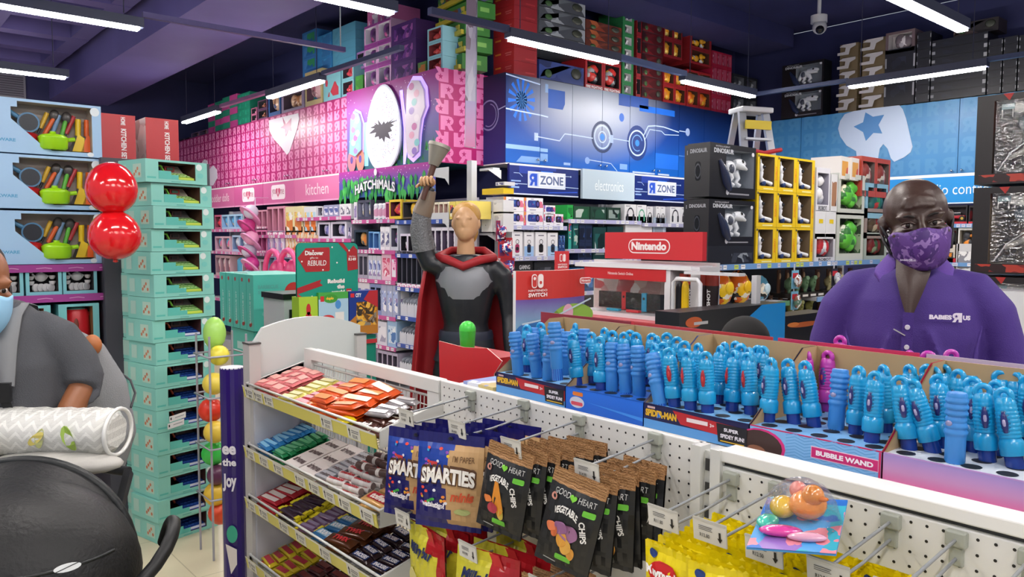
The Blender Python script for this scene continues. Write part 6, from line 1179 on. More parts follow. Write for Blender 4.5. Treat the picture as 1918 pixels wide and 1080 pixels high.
HOOKS = [(-1.736, 1.129, 'R14.80'), (-1.509, 1.14, 'R14.80'), (-1.306, 1.136, 'R14.80'), (-1.071, 1.137, 'R14.90'), (-.869, 1.098, 'R11.80'), (-.768, 1.102, 'R12.80'), (-.664, 1.101, 'R12.50'), (-.555, 1.10, 'R12.90'), (-.452, 1.10, 'R12.90'), (-.35, 1.10, 'R12.90')]
def hook(x, z, txt, L, label, tag_=True):
    y = 1.35 if x > -.92 else 1.36
    t = thing('peg_hook', (x, y, z), 0, label, 'peg hook', 'peg hooks on the pegboards')
    m = MB(); HB = M('9fa398', .4); m.box((-.011, -.012, -.045), (.011, 0, .012), HB); m.box((-.016, -.018, -.012), (.016, 0, .014), HB); m.build('base_plate', t, mods=[BEV(.003)])
    MB().cyl((0, -.01, 0), (0, -L, -.02), .0028, .0028, M('8f9294', .4, .3), 8).build('upper_rod', t)
    MB().tube([(0, -.01, -.032), (0, -L*.5, -.045), (0, -L+.03, -.05), (0, -L+.01, -.04)], .0028, M('8f9294', .4, .3), 7).build('lower_rod', t)
    if tag_:
        m = MB(); f = F((-.034, -L-.001, -.05), (1, 0, 0), (0, -.12, .99)); m.poly([f.p(0, 0), f.p(.068, 0), f.p(.068, .042), f.p(0, .042)], M('dcdad2', .3)); m.poly([f.p(0, 0, -.002), f.p(.068, 0, -.002), f.p(.068, .042, -.002), f.p(0, .042, -.002)][::-1], M('dcdad2', .3))
        m.rect(f, .0, .038, .068, .042, M('c8c6be'), .001); m.rect(f, .012, .028, .04, .0295, M('6a6a66')); m.rect(f, .012, .025, .038, .0262, M('6a6a66')); m.rect(f, .012, .022, .04, .0232, M('6a6a66')); m.text(f, txt, .014, .009, .034, .016, M('4a4a48'), .001, .01)
        m.flat(f, [(.053, .026), (.053, .015), (.050, .015), (.055, .007), (.060, .015), (.057, .015), (.057, .026)], M('1a1a1a'), .001); m.build('price_tag', t)
    return t
for i, (x, z, tx) in enumerate(HOOKS): hook(x, z, tx, .225, f'peg hook with a price tag, {nth(i)} from the left in the upper row', i < 9)
for i, x in enumerate((-1.70, -1.42, -1.17)): hook(x, .87, 'R9.90', .26, f'peg hook with a price tag in the lower row, {nth(i)} from the left')
# ------------------------------------------------------------------ bags
class BF(F):
    def __init__(s, o, u, v, W, H, T, k=1): super().__init__(o, u, v); s.W, s.H, s.T, s.k = W, H, T, k
    def p(s, x, y, e=0):
        a = max(0, min(1, x/s.W)); b = max(0, min(1, (y-s.H*.06)/(s.H*.82)))
        g = s.T*(math.sin(math.pi*a)**.75)*(math.sin(math.pi*b)**.5)*s.k + .0018*math.sin(x*260+y*90)*(1 if .02 < a < .98 else 0)*s.k
        return s.o+s.u*x+s.v*y+s.n*(e*2+g)
def pillow(m, W, H, T, matf, nx=14, ny=18, back=None):
    f = BF((-W/2, 0, -H), (1, 0, 0), (0, 0, 1), W, H, T)
    for i in range(nx):
        for j in range(ny):
            x0, x1, z0, z1 = W*i/nx, W*(i+1)/nx, H*j/ny, H*(j+1)/ny; cx, cz = (i+.5)/nx, (j+.5)/ny
            m.add([f.p(x0, z0), f.p(x1, z0), f.p(x1, z1), f.p(x0, z1)], [(0, 1, 2, 3)], matf(cx, cz), True)
    g = BF((-W/2, .005, -H), (1, 0, 0), (0, 0, 1), W, H, T, -1)
    for i in range(nx//2):
        for j in range(ny//2):
            x0, x1, z0, z1 = W*i*2/nx, W*(i+1)*2/nx, H*j*2/ny, H*(j+1)*2/ny
            m.add([g.p(x1, z0), g.p(x0, z0), g.p(x0, z1), g.p(x1, z1)], [(0, 1, 2, 3)], back or matf(.7, (j+.5)*2/ny), True)
    return f
BR = .28
def smart():
    W, H = .175, .235; m = MB(); NV, TN, BU = M('1d1c66', BR), M('c09a6a', .5), M('1c3f9c', BR)
    f = pillow(m, W, H, .022, lambda x, z: NV if z > .88 or z < .07 else (TN if x > .5+.04*math.sin(z*9) else (BU if z > .5 else NV)))
    r = random.Random(4)
    for i in range(26): m.ell(f, r.uniform(.015, W*.5), r.choice([r.uniform(.06, .1), r.uniform(.15, .2)]), .0045, .0038, M(r.choice(['e04a3a', 'e8c83a', '4ab04a', 'e88a3a', '8a4ab0', 'e8e8f0', '3aa0d8']), .25), .0012, 8)
    m.text(f, 'SMARTIES', .014, .106, .163, .154, M('5a3a22'), .0026, .12, arc=.18); m.text(f, 'SMARTIES', .018, .111, .16, .149, M('f0ece4'), .0036, .05, arc=.18)
    m.text(f, 'minis', .1, .075, .155, .098, M('c8502a'), .0016, .04, slant=.2); m.text(f, 'watalatigo!', .02, .05, .085, .068, M('ece8f0'), .0016, .05); m.text(f, "I'M PAPER", .1, .17, .155, .185, M('6a4a2a'), .0016, .01); m.rect(f, .035, .156, .06, .166, M('c83a3a'), .0016)
    m.ell(f, .13, .05, .02, .008, M('a8b070'), .0014); m.ell(f, W*.5, H*.95, .007, .005, M('101028'), .002); return m.build('sweet_bag')
def chips(v):
    W, H = .125, .2; m = MB(); BK, KR = M('1b1c1e', .38), M('a5794c', .6, bump=.6, bs=220)
    f = pillow(m, W, H, .02, lambda x, z: KR if z > .86 else BK, nx=12, ny=20)
    for i in range(9): m.line(f, [(.002+j*.0121, H*(.87+.014*i)+.0012*math.sin(j*1.9+i*2)) for j in range(11)], .0007, M('6a4628' if i % 2 else 'd0a674', .6), .0012)
    m.text(f, 'GOOD', .018, .152, .055, .164, M('c8c8c4'), .0014, 0); heart(m, f, .064, .156, .009, M('7ac83a'), .003); m.text(f, 'HEART', .075, .15, .112, .162, M('c8c8c4'), .0014, 0)
    m.text(f, 'VEGETABLE', .028, .112, .084, .127, M('e8e6e0'), .0022, .04, arc=.6); m.text(F(f.p(.088, .118, .0018), (.35, 0, -.94), (.94, 0, .35)), 'CHIPS', 0, 0, .042, .014, M('e8e6e0'), .003, .03)
    m.rr(f, .09, .13, .116, .142, .003, M('6ac03a'), .003); m.rr(f, .05, .022, .085, .034, .003, M('6ac03a'), .0014); m.ring(f, .019, .144, .004, .008, M('c88a7a'), .0014, 14)
    if v == 0:
        for x, y, a, b, c in ((.072, .085, .02, .017, '9a6a90'), (.052, .09, .018, .013, '8a5a84'), (.03, .085, .014, .01, 'd8764a'), (.06, .068, .013, .016, 'd89a3a'), (.072, .056, .012, .017, 'e0aa4a'), (.083, .045, .009, .014, 'd8963a'), (.04, .078, .008, .012, 'c8683a')): m.ell(f, x, y, a, b, M(c), .0016+.0002*x*10)
    else:
        m.flat(f, [(.045, .12), (.056, .12), (.08, .06), (.068, .04), (.045, .075)], M('d88a2a'), .0014); m.ell(f, .05, .058, .014, .013, M('b03a4a'), .0016); m.ell(f, .032, .075, .014, .008, M('d87a3a'), .0018); m.ell(f, .074, .05, .007, .014, M('c8b04a'), .0018)
    m.rect(f, .02, .01, .05, .012, M('a8a8a4')); return m.build('crisp_bag')
def may(c='e6d00f'):
    W, H = .105, .165; m = MB(); YL = M(c, .22)
    f = pillow(m, W, H, .014, lambda x, z: YL, nx=10, ny=12)
    m.ell(f, .05, .118, .034, .022, M('c81c20', .3), .0014); m.text(f, 'Maynards', .012, .108, .09, .128, M('f4f0ec'), .0024, .05, slant=-.1); m.ell(f, .022, .148, .01, .008, M('1c3a7a'), .0014); m.ell(f, .035, .06, .022, .022, M('c02a9a'), .0014); m.ell(f, .068, .05, .016, .024, M('e07a1a'), .0016); m.ell(f, .02, .085, .01, .014, M('5a2a1a'), .0016)
    for i in range(10): m.flat(f, [(i*.0105, .163), (i*.0105+.0105, .163), (i*.0105+.005, .168)], YL, .0004)
    return m.build('sweet_bag')
def milk():
    W, H = .19, .2; m = MB(); f = pillow(m, W, H, .018, lambda x, z: M('a81c24', .25) if (x > .55 and z > .7) or x > .85 else M('d0c83a', .3))
    m.text(f, 'Milkybar', .02, .12, .14, .155, M('1c2a5a'), .0016, .04, slant=.3); m.ell(f, .04, .05, .03, .035, M('e0d88a'), .0014); m.flat(f, [(.1, .2), (.13, .2), (.19, .1), (.19, .06)], M('c02a2a'), .0014); return m.build('sweet_bag')
def hang(key, mk, x, z, ys, desc, where, rzs=0, dx=0, cat='snack bag', fr=()):
    r = random.Random(len(key)*7+int(-x*100))
    for i, y in enumerate(ys):
        lb = f'{desc} {where}, ' + ('frontmost' if i == 0 else f'{nth(i)} from the front')
        first_or_dup(('bag', key), mk, (x+dx*i+r.uniform(-.006, .006), y, z-.004), 0, lb, f'{desc} {where}', rot=tuple(R_(v) for v in fr[i]) if i < len(fr) else (R_(r.uniform(-8, 3)), R_(r.uniform(-4, 4)), R_(rzs+r.uniform(-12, 12))), cat=cat)
hang('sm', smart, -1.70, 1.072, [1.145, 1.19, 1.24, 1.29], 'navy and kraft sweet bag', 'on the first hook', 12, fr=((-4, 2, 24), (-3, 0, 18)))
hang('sm', smart, -1.515, 1.102, [1.125, 1.165, 1.21, 1.26, 1.31], 'navy and kraft sweet bag', 'on the second hook', 12, fr=((-4, 1, 30), (-3, 2, 20)))
hang('c1', lambda: chips(1), -1.30, 1.112, [1.13, 1.165, 1.20, 1.235, 1.27, 1.31], 'black crisp bag with a carrot picture', 'on the third hook', 4, .012, fr=((-3, 9, 14), (-2, 6, 8)))
hang('c0', lambda: chips(0), -1.068, 1.105, [1.115, 1.15, 1.185, 1.22, 1.26, 1.3], 'black crisp bag with a beetroot picture', 'on the fourth hook', 2, .002, fr=((-4, 12, 16), (-2, 4, 8)))
for k, x in enumerate((-.83, -.725, -.625, -.53)):
    hang('my', may, x+.01, 1.045, [1.075, 1.10, 1.13, 1.16, 1.19, 1.22, 1.25, 1.28], 'yellow sweet bag', f'on the {("fifth", "sixth", "seventh", "eighth")[k]} hook', 3)
hang('mk', milk, -1.62, .835, [1.12, 1.17, 1.22], 'yellow and red chocolate bag', 'on the first lower hook', 3)
hang('mk', milk, -1.39, .845, [1.13, 1.18, 1.24], 'yellow and red chocolate bag', 'on the second lower hook', 3)
hang('c0', lambda: chips(0), -1.17, .86, [1.1, 1.14, 1.2], 'black crisp bag', 'on the third lower hook', 3)
# blister pack with rubber sea toys lying on the yellow bags
t = thing('toy_blister_pack', (-.62, 1.15, 1.118), R_(4), 'clear blister pack of orange and pink rubber toys on the yellow bags', 'toy pack'); t.rotation_euler = (R_(8), R_(-7), R_(20))
m = MB().box((-.065, -.085, 0), (.065, .1, .003), M('3a8ac8', .25)); f = F((-.065, -.085, .003), (1, 0, 0), (0, 1, 0)); m.rect(f, 0, 0, .13, .185, ART(('4a9ad8', '2a6ac0', 'e08a9a', '8a6ab8', '3aa8c0'), 26, .2)); m.build('card', t)
for nm, c, r, cc in (('toy_duck', (.015, .02, .03), (.03, .026, .024), 'e08a2a'), ('toy_duck', (-.025, .025, .022), (.022, .024, .018), 'e0b83a'), ('toy_fish', (-.02, -.04, .012), (.034, .012, .009), 'e04aa0'), ('toy_shell', (-.045, -.01, .012), (.018, .02, .01), '4ac8b0'), ('toy_fish', (.02, -.05, .009), (.03, .01, .007), 'd8a0b8')):
    m = MB().ball(c, r, M(cc, .2, coat=1), 14, 9)
    if nm == 'toy_duck' and c[0] > 0: m.ball((.026, .012, .05), (.018, .018, .017), M(cc, .2, coat=1), 12, 8); m.ball((.0, .035, .048), (.014, .016, .014), M('d8847a', .2), 12, 8); m.ball((.042, .002, .048), (.009, .006, .004), M('d8741a', .2), 8, 5)
    m.build(nm, t)
MB().ball((.0, 0, .012), (.055, .07, .07), FILM(a=.05, r=.04), 16, 10).build('blister_dome', t) if False else MB().lathe([(.06, .003), (.056, .03), (.045, .055), (.025, .07), (.005, .074)], FILM(a=.04, r=.05), 18, Matrix.Translation((.005, .012, 0)), False).build('blister_dome', t)
# ------------------------------------------------------------------ bubble wand cartons
ZB, ZP, YF1 = 1.134, 1.19, 1.43
EX = [-1.715, -1.43, -1.168, -.885, -.61, -.335, -.06]
KF = M('b0946c', .6, var=.1, bs=9)
def wcarton(i, x0, x1, label, draw, top, outer):
    t = thing('display_carton', (x0, YF1, ZB), 0, label, 'display carton', 'bubble wand cartons on the counter'); W = x1-x0-.003; D = .27; h = ZP-ZB
    m = MB(); m.box((0, 0, 0), (W, .003, h+.002), M(outer, .35)); f = F((0, 0, 0), (1, 0, 0), (0, 0, 1)); draw(m, f, W, h); m.build('front_panel', t)
    m = MB(); m.box((0, .003, h-.004), (W, D, h), M(top, .4)); f2 = F((0, 0, h), (1, 0, 0), (0, 1, 0))
    for r in range(5):
        for c in range(5): m.ell(f2, W*(c+.5)/5, .03+r*.05, .0165, .0165, M('121418'), .0006, 14)
    m.build('wand_rack', t)
    m = MB()
    for x in (0, W-.002):      # side walls rise towards the back
        a_ = [(x, 0, 0), (x, D, 0), (x, D, .2), (x, D-.06, .2), (x, .02, h+.012), (x, 0, h)]; m.poly(a_, KF); m.poly([(p[0]+.002, p[1], p[2]) for p in a_][::-1], M(outer, .4) if x else KF)
        m.build('side_wall', t); m = MB()
    MB().box((0, D, 0), (W, D+.003, .2), KF).box((0, D+.003, 0), (W, D+.005, .2), M(outer, .4)).build('back_flap', t); return t
def d_spider(m, f, W, h):
    m.rect(f, 0, 0, W, h*.42, M('5a9ad8', .35)); m.rect(f, 0, h*.38, W, h, M('1c1c4a', .35), .001)
    m.flat(f, [(W*.3, h*.95), (W, h*.8), (W, h*.3), (W*.38, h*.45)], M('b8242c', .35), .0014); m.text(f, 'SPIDER-MAN', W*.02, h*.52, W*.34, h*.82, M('e0b02a'), .002, .06); m.rect(f, W*.04, h*.86, W*.12, h*.95, M('c8a8a8'), .002)
    m.rect(f, W*.44, h*.62, W*.64, h*.78, M('ecdcdc'), .002); m.text(f, '3+', W*.66, h*.6, W*.7, h*.74, M('f0e0e0'), .002, .03); m.flat(f, [(W*.74, h*.12), (W*.99, h*.1), (W*.99, h*.82), (W*.72, h*.84)], M('16141c'), .0024)
    m.text(f, 'SUPER', W*.79, h*.56, W*.92, h*.7, M('ece8f0'), .003, .04); m.text(f, 'SPIDEY FUN!', W*.76, h*.3, W*.97, h*.46, M('ece8f0'), .003, .04); m.rect(f, W*.76, h*.16, W*.97, h*.2, M('d8b02a'), .003)
def d_paw(m, f, W, h):
    m.rect(f, 0, 0, W, h, GRAD('0f5ac0', '1a6ad8', 2, 0, .05)); m.rr(f, W*.1, h*.7, W*.24, h*.88, h*.06, M('e07a2a'), .0014); m.ell(f, W*.16, h*.4, W*.1, h*.26, M('c8ccd8'), .0014); m.rr(f, W*.08, h*.25, W*.24, h*.42, h*.06, M('d04a5a'), .0018); m.flat(f, [(W*.3, h*.5), (W, h*.35), (W, h*.2)], M('3a8ae0'), .0014)
def d_bubble(m, f, W, h):
    m.rect(f, 0, 0, W, h, M('7ab0e0', .35)); 
    for k in range(9): m.line(f, [(W*.3+j*.02, h*(.05+k*.11)+(.006 if j % 2 else 0)) for j in range(10)], .0016, M('5a96cc'), .001)
    m.ell(f, W*.1, h*.35, W*.2, h*.62, M('d02a7a'), .0012); m.ell(f, W*.09, h*.33, W*.185, h*.57, M('3a2420'), .0016); m.ell(f, W*.06, h*.12, W*.08, h*.2, M('8a5a44'), .002)
    m.rect(f, W*.5, h*.32, W*.985, h*.74, M('e8c8dc'), .0016); m.rect(f, W*.505, h*.35, W*.98, h*.71, M('c01c6a'), .002); m.text(f, 'BUBBLE WAND', W*.54, h*.44, W*.95, h*.62, M('f4e8f0'), .0026, .05); m.rect(f, W*.985, 0, W, h, M('c01c5a'), .0026)
def d_sky(m, f, W, h): m.rect(f, 0, 0, W, h, GRAD('e068a0', '9a84c0', 2, 0, .055, mid='c08ab8'))
wcarton(0, EX[0], EX[1], 'first display carton with a yellow hero title, at the left end', d_spider, '7ab4e0', '1c1c4a')
wcarton(1, EX[1], EX[2], 'plain bright blue display carton with a white badge', d_paw, '2a6ac8', '1456b8')
wcarton(2, EX[2], EX[3], 'display carton with a yellow hero title left of BUBBLE WAND', d_spider, '7ab4e0', '1c1c4a')
wcarton(3, EX[3], EX[4], 'light blue display carton reading BUBBLE WAND', d_bubble, '7ab0e0', 'c01c5a')
wcarton(4, EX[4], EX[5], 'lilac and pink sky print display carton at the right', d_sky, 'c8d0d8', 'b08ac0')
wcarton(5, EX[5], EX[6], 'last display carton, cut by the right picture edge', d_sky, 'c8d0d8', 'b08ac0')
def wandA(c='1496cc', st='2a2f6a', tube='1c3a8a'):
    def mk():
        t = thing('bubble_wand'); m = MB(); C_ = M(c, .3, coat=.4)
        pr = [(.016, .045), (.0185, .047)]
        for i in range(9): z = .049+i*.0065; pr += [(.0172-.0003*i, z), (.0160-.0003*i, z+.003), (.0160-.0003*i, z+.0045)]
        m.lathe([(.0145, -.03), (.0145, .022)], M(tube, .12), 14); b = m.build('soap_tube', t)
        m = MB(); m.lathe([(.0185, .02), (.0195, .022), (.0195, .043), (.018, .046), (.0155, .05)], C_, 16)
        pr = []
        for i in range(8): z = .05+i*.0068; r = .0165+.0012*math.sin(i/7*math.pi); pr += [(r, z), (r+.0014, z+.002), (r, z+.0042)]
        pr += [(.0168, .106), (.0155, .113), (.0125, .119)]; m.lathe(pr, C_, 16); m.build('handle', t)
        m = MB(); m.tube([(.0112*math.cos(a), 0, .122+.0105*math.sin(a)) for a in [2*math.pi*i/16 for i in range(16)]], .0056, C_, 7, closed=True); m.build('hanging_ring', t)
        m = MB(); m.ball((0, -.0122, .077), (.0095, .0075, .027), M('0c6a96', .3), 12, 9).ball((0, -.0135, .077), (.0075, .0074, .023), M(st, .2), 12, 9).ball((0, -.0185, .077), (.0035, .003, .009), M('a8a0c0' if st == '2a2f6a' else 'c83a3a', .3), 8, 6); m.build('sticker', t); return t
    return mk
def wandB():
    t = thing('bubble_wand'); m = MB(); C_ = M('3a86d0', .4); pr = [(.0145, -.03), (.0145, .0), (.0165, .004), (.0165, .045), (.0175, .05)]
    for i in range(6): z = .052+i*.011; r = .0158+.002*abs(math.cos(i*.75)); pr += [(r+.0012, z), (r+.0016, z+.004), (r-.001, z+.008), (r-.001, z+.0095)]
    pr += [(.0165, .12), (.015, .1235)]; m.lathe(pr, C_, 16); m.build('grip', t)
    MB().lathe([(.0146, -.03), (.0146, .003)], M('2a5ab8', .12), 14).build('soap_tube', t); MB().ball((0, -.0165, .07), (.007, .003, .006), M('8a8ab0', .2), 10, 6).build('badge', t); return t
def wand(ty, px, py, tx, ty_, tall=0, k=[0]):
    b = P(px, py, 'z', ZP); up = P(tx, ty_, 'y', b.y); dx = up.x-b.x; dz = up.z-b.z
    an = max(-22, min(22, math.degrees(math.atan2(dx, dz)))); mk = {'A': wandA(), 'S': wandA(st='a82a34'), 'B': wandB, 'C': wandA('b83aa8', '5a2a8a', '7a2a8a'), 'R': wandA('c83a34', '5a2a2a', '7a2a2a')}[ty]
    i = next((n for n in range(6) if b.x < EX[n+1]), 5); key = ('wn', ty, i); c = _cnt.get(key, 0); _cnt[key] = c+1
    nm = {'A': 'cyan ring-top bubble wand with a pale sticker', 'S': 'cyan ring-top bubble wand with a red sticker', 'B': 'light blue wavy-grip bubble wand', 'C': 'magenta ring-top bubble wand', 'R': 'red bubble wand'}[ty]
    rk = random.Random(k[0]); k[0] += 1
    first_or_dup(('wand', ty), mk, (b.x, b.y, ZP+tall), 0, f'{nm}, {nth(c)} counted in {("the first", "the plain blue", "the third", "the BUBBLE WAND", "the sky print", "the last")[i]} carton', 'bubble wands standing in the counter cartons', rot=(R_(rk.uniform(-6, 3)), R_(an), R_(rk.uniform(-35, 25))), cat='bubble wand')
def w4(ox, oy, s, lst):
    for ty, bx, by, tx, ty_ in lst: wand(ty, ox+bx/s, oy+by/s, ox+tx/s, oy+ty_/s)
w4(920, 540, 3.177, [('B', 162, 515, 148, 275), ('A', 218, 495, 205, 232), ('B', 275, 530, 255, 280), ('B', 338, 545, 335, 290), ('B', 438, 512, 428, 260), ('A', 512, 570, 487, 275), ('A', 310, 470, 300, 222), ('A', 490, 478, 482, 225), ('B', 250, 480, 245, 265), ('B', 400, 490, 395, 265), ('B', 555, 490, 552, 275),
 ('A', 600, 560, 590, 255), ('A', 655, 600, 640, 285), ('B', 720, 608, 710, 345), ('B', 803, 620, 776, 355), ('B', 882, 635, 880, 360), ('A', 670, 520, 665, 245), ('A', 735, 545, 722, 270), ('A', 795, 560, 780, 295), ('A', 840, 540, 830, 285), ('A', 885, 560, 870, 280), ('A', 950, 570, 945, 275), ('A', 1000, 590, 992, 290), ('A', 1060, 560, 1052, 285), ('A', 1125, 600, 1110, 312),
 ('S', 1092, 700, 1058, 352), ('S', 1188, 718, 1162, 360), ('S', 1288, 735, 1278, 365), ('S', 1432, 725, 1408, 362), ('S', 1545, 745, 1512, 348), ('S', 1240, 660, 1222, 365), ('S', 1345, 680, 1320, 365), ('S', 1370, 650, 1358, 352), ('S', 1500, 670, 1488, 350), ('S', 1600, 680, 1582, 348), ('S', 1060, 650, 1030, 385), ('S', 1160, 640, 1150, 370), ('S', 1000, 660, 955, 405), ('S', 1460, 640, 1452, 352), ('B', 1008, 692, 905, 420)])
wand('B', 1043, 722, 1033, 553, .045)
w4(1380, 600, 2.7, [('A', 158, 508, 165, 192), ('A', 60, 430, 60, 150), ('A', 115, 420, 120, 145), ('A', 20, 400, 15, 140), ('A', 290, 518, 243, 215), ('A', 392, 533, 345, 225), ('C', 450, 455, 452, 185), ('C', 345, 450, 343, 182), ('B', 500, 548, 506, 262), ('A', 602, 570, 612, 230), ('A', 682, 612, 692, 262), ('A', 752, 560, 752, 245), ('C', 700, 470, 697, 200), ('C', 815, 500, 825, 218),
 ('A', 872, 648, 822, 275), ('A', 992, 662, 892, 322), ('A', 1050, 640, 1012, 352), ('B', 1102, 718, 1110, 368), ('A', 1268, 708, 1242, 302), ('A', 1408, 742, 1338, 345), ('A', 970, 560, 960, 250), ('A', 890, 560, 880, 262), ('A', 1000, 580, 985, 285), ('A', 1050, 560, 1040, 265), ('A', 1120, 600, 1110, 310), ('A', 1185, 580, 1180, 275), ('A', 1200, 660, 1190, 355), ('A', 1330, 600, 1335, 285), ('A', 1420, 620, 1410, 315), ('A', 1340, 680, 1320, 370), ('A', 1480, 640, 1470, 320), ('A', 1530, 720, 1500, 350)])
# second rank of cartons, facing the far side, with magenta wands
for k, (x0, x1, c) in enumerate(((-1.83, -1.45, '8a2a3a'), (-1.44, -1.0, 'b8383a'), (-.99, -.66, 'c0305a'), (-.65, -.2, 'b8a8b8'))):
    t = thing('display_carton', (x0, 1.712, ZB), 0, ('first rear carton behind the hero title wands', 'red rimmed rear carton behind the third row of wands', 'pink rimmed rear carton behind the BUBBLE WAND carton', 'pale torn-edged rear carton before the employee')[k], 'display carton'); W = x1-x0-.004
    MB().box((0, 0, 0), (W, .25, .04), M('7a6a8a', .5)).build('tray', t); MB().box((0, 0, 0), (W, .003, .207), M(c, .45)).build('tall_flap', t); MB().box((0, .247, 0), (W, .25, .12), KF).build('side_wall', t); MB().box((0, 0, 0), (.003, .25, .12), KF).build('side_wall', t)
for i, (px, py) in enumerate(((1582, 628), (1741, 657), (1776, 654), (1640, 652), (1692, 655), (1505, 650))):
    a = P(px, py+4, 'y', 1.82); first_or_dup(('wand', 'C'), wandA('b83aa8', '5a2a8a', '7a2a8a'), (a.x, 1.82, a.z-.132), 0, f'magenta bubble wand tip behind the cartons, {nth(i)} counted', 'magenta wands in the rear cartons', rot=(0, R_(-5+4*i), R_(20*i)), cat='bubble wand')
# red card and pale box on the deck at the left
t = thing('red_card_box', (0, 0, 0), label='open red card box standing behind the candy rail', cat='box'); q = [P(x, y, 'y', 1.62) for x, y in ((822, 638), (868, 650), (912, 652), (940, 676), (925, 700), (925, 735), (824, 735))]
m = MB(); m.poly(q, M('c41c28', .3)); q2 = [v+Vector((0, .004, 0)) for v in q]; m.poly(q2[::-1], M('c41c28', .3))
for i in range(7): m.poly([q[i], q2[i], q2[(i+1) % 7], q[(i+1) % 7]], M('e0b8b0'))
m.build('card_flap', t); MB().box((q[0].x, 1.624, ZB), (q[3].x-.03, 1.75, ZB+.05), M('a81822', .4)).build('tray', t); MB().ball((q[0].x+.09, 1.68, 1.255), (.03, .03, .03), M('4ad04a', .3)).cyl((q[0].x+.09, 1.68, ZB+.05), (q[0].x+.09, 1.68, 1.25), .025, .03, M('38b038', .3)).build('green_cap', t)
MB().box((-1.86, 1.42, ZB), (-1.72, 1.6, ZB+.012), ART(('7aa8d8', 'd8dce8', '8a9ad0', 'c8b87a'), 20)).build('flat_carton', label='flat pale blue printed carton lying left of the first wand carton', cat='carton')
# ------------------------------------------------------------------ left: cookware shelf unit at x = -4.55 facing +X
XL = -4.55
t = thing('cookware_shelf', (XL, -.6, 0), R_(90), 'tall dark shelf unit with purple edges holding cookware toy sets', 'shelf unit')
MB().box((0, .42, 0), (1.72, .45, 1.98), M('3c3a44', .5)).build('back_panel', t)
MB().box((1.69, -.02, 0), (1.735, .03, 1.5), M('c4c4ca', .4)).box((1.75, .0, 0), (1.80, .04, 1.42), M('9a9aa4', .4)).build('front_post', t)
MB().box((1.70, .03, 0), (1.72, .43, 1.5), M('4a4854', .5)).build('side_panel', t)
for z in (1.43, 1.275, .985, .72):
    s = MB().box((0, 0, z-.02), (1.69, .42, z), M('5a3a5c', .4)).build('shelf', t)
    m = MB().box((0, -.012, z-.035), (1.69, 0, z+.003), M('9a3a8c', .35)); f = F((0, -.012, z-.035), (1, 0, 0), (0, 0, 1))
    for i in range(12): m.line(f, [(.05+i*.145, .018), (.09+i*.145, .022), (.12+i*.145, .017)], .003, M('d8a8cc'))
    m.build('shelf_edge', s)
KETTLE = ('c02a3a',)
LBL = M('9fc4e8', .35)
def k_cook(W, D, H):
    t = thing('cookware_set_box'); m = MB(); recess(m, W, D, H, LBL, (.27, .08, .92, .95), M('a89f98', .6), D*.4); f = FR(W)
    pts = [(0, 0), (W*.58, 0), (W*.58, H*.09)] + [(W*.27+W*.27*math.sin(math.pi/2*i/8), H*.1+H*.52*(1-math.cos(math.pi/2*(1-i/8)))*1.0) for i in range(7, -1, -1)] + [(W*.27, H*.84), (W*.32, H*.84), (W*.32, H), (0, H)]
    m.flat(f, pts, LBL, .002); m.text(f, 'COOKWARE', W*.04, H*.2, W*.3, H*.26, M('5aa0d0'), .003, .04); m.text(f, 'SET', W*.04, H*.1, W*.13, H*.17, M('5aa0d0'), .003, .04); m.ell(f, W*.945, H*.88, W*.04, H*.085, M('dfe8ee'), .002); m.ell(f, W*.9, H*.05, W*.028, H*.045, M('dfe8ee'), .002); m.build('carton', t)
    y = D*.27; g = lambda x, z: Vector((-W/2+x*W, y, z*H))
    m = MB(); m.cyl(g(.42, .6), g(.42, .6)+Vector((0, -.03, .0)), .045, .05, M('4a7ea8', .35), 20); m.cyl(g(.42, .6)+Vector((0, -.031, 0)), g(.42, .6)+Vector((0, -.032, 0)), .042, .042, M('1c2430', .4), 20); m.tube([g(.36, .68), g(.3, .76), g(.25, .84)], .012, M('5a9ac8', .35), 8); m.build('blue_pan', t)
    m = MB(); m.lathe([(.05, .0), (.06, .01), (.062, .06), (.05, .075), (.015, .085), (.012, .1)], M('b81c24', .3), 18, Matrix.Translation(g(.4, .12))); m.build('red_pot', t)
    m = MB(); m.lathe([(.055, 0), (.066, .01), (.069, .058), (.07, .062), (.055, .075), (.015, .083), (.014, .094)], M('9ad416', .3), 20, Matrix.Translation(g(.6, .1)+Vector((0, -.06, 0)))); m.tube([g(.7, .3)+Vector((0, -.06, 0)), g(.78, .33)+Vector((0, -.06, 0))], .011, M('9ad416', .3), 8); m.build('green_pot', t)
    for x0, z0, x1, z1, c, hd in ((.52, .52, .58, .82, 'c8a02a', 0), (.55, .4, .63, .72, 'd8602a', 1), (.62, .45, .68, .8, '6a8ab0', 0), (.69, .38, .73, .7, '5ab03a', 1), (.73, .45, .8, .8, 'a82a34', 0)):
        m = MB(); m.tube([g(x0, z0), g(x1, z1)], .011, M(c, .35), 8)
        if hd: m.ball(g(x1+.01, z1+.06), (.025, .012, .032), M('3c3838', .35), 12, 8)
        else: m.tube([g(x0, z0), g(x0-.02, z0-.1)], .006, M('2a2a2c', .4), 6)
        m.build('utensil', t)
    for x, c in ((.83, 'e8c41c'), (.905, 'e8641c')):
        m = MB(); m.tube([g(x+.005, .75), g(x, .4)], .014, M(c, .35), 8); m.flat(F(g(x, 0)+Vector((0, -.03, 0)), (1, 0, 0), (0, 0, 1)), [(-.035, .03), (.02, .03), (.025, H*.38), (.0, H*.44), (-.012, H*.38)], M(c, .35), 0); m.flat(F(g(x, 0)+Vector((0, -.025, 0)), (1, 0, 0), (0, 0, 1)), [(-.05, .03), (-.03, .03), (-.01, H*.42), (-.02, H*.42)], M('2a2420'), 0); m.build('brush', t)
    return t
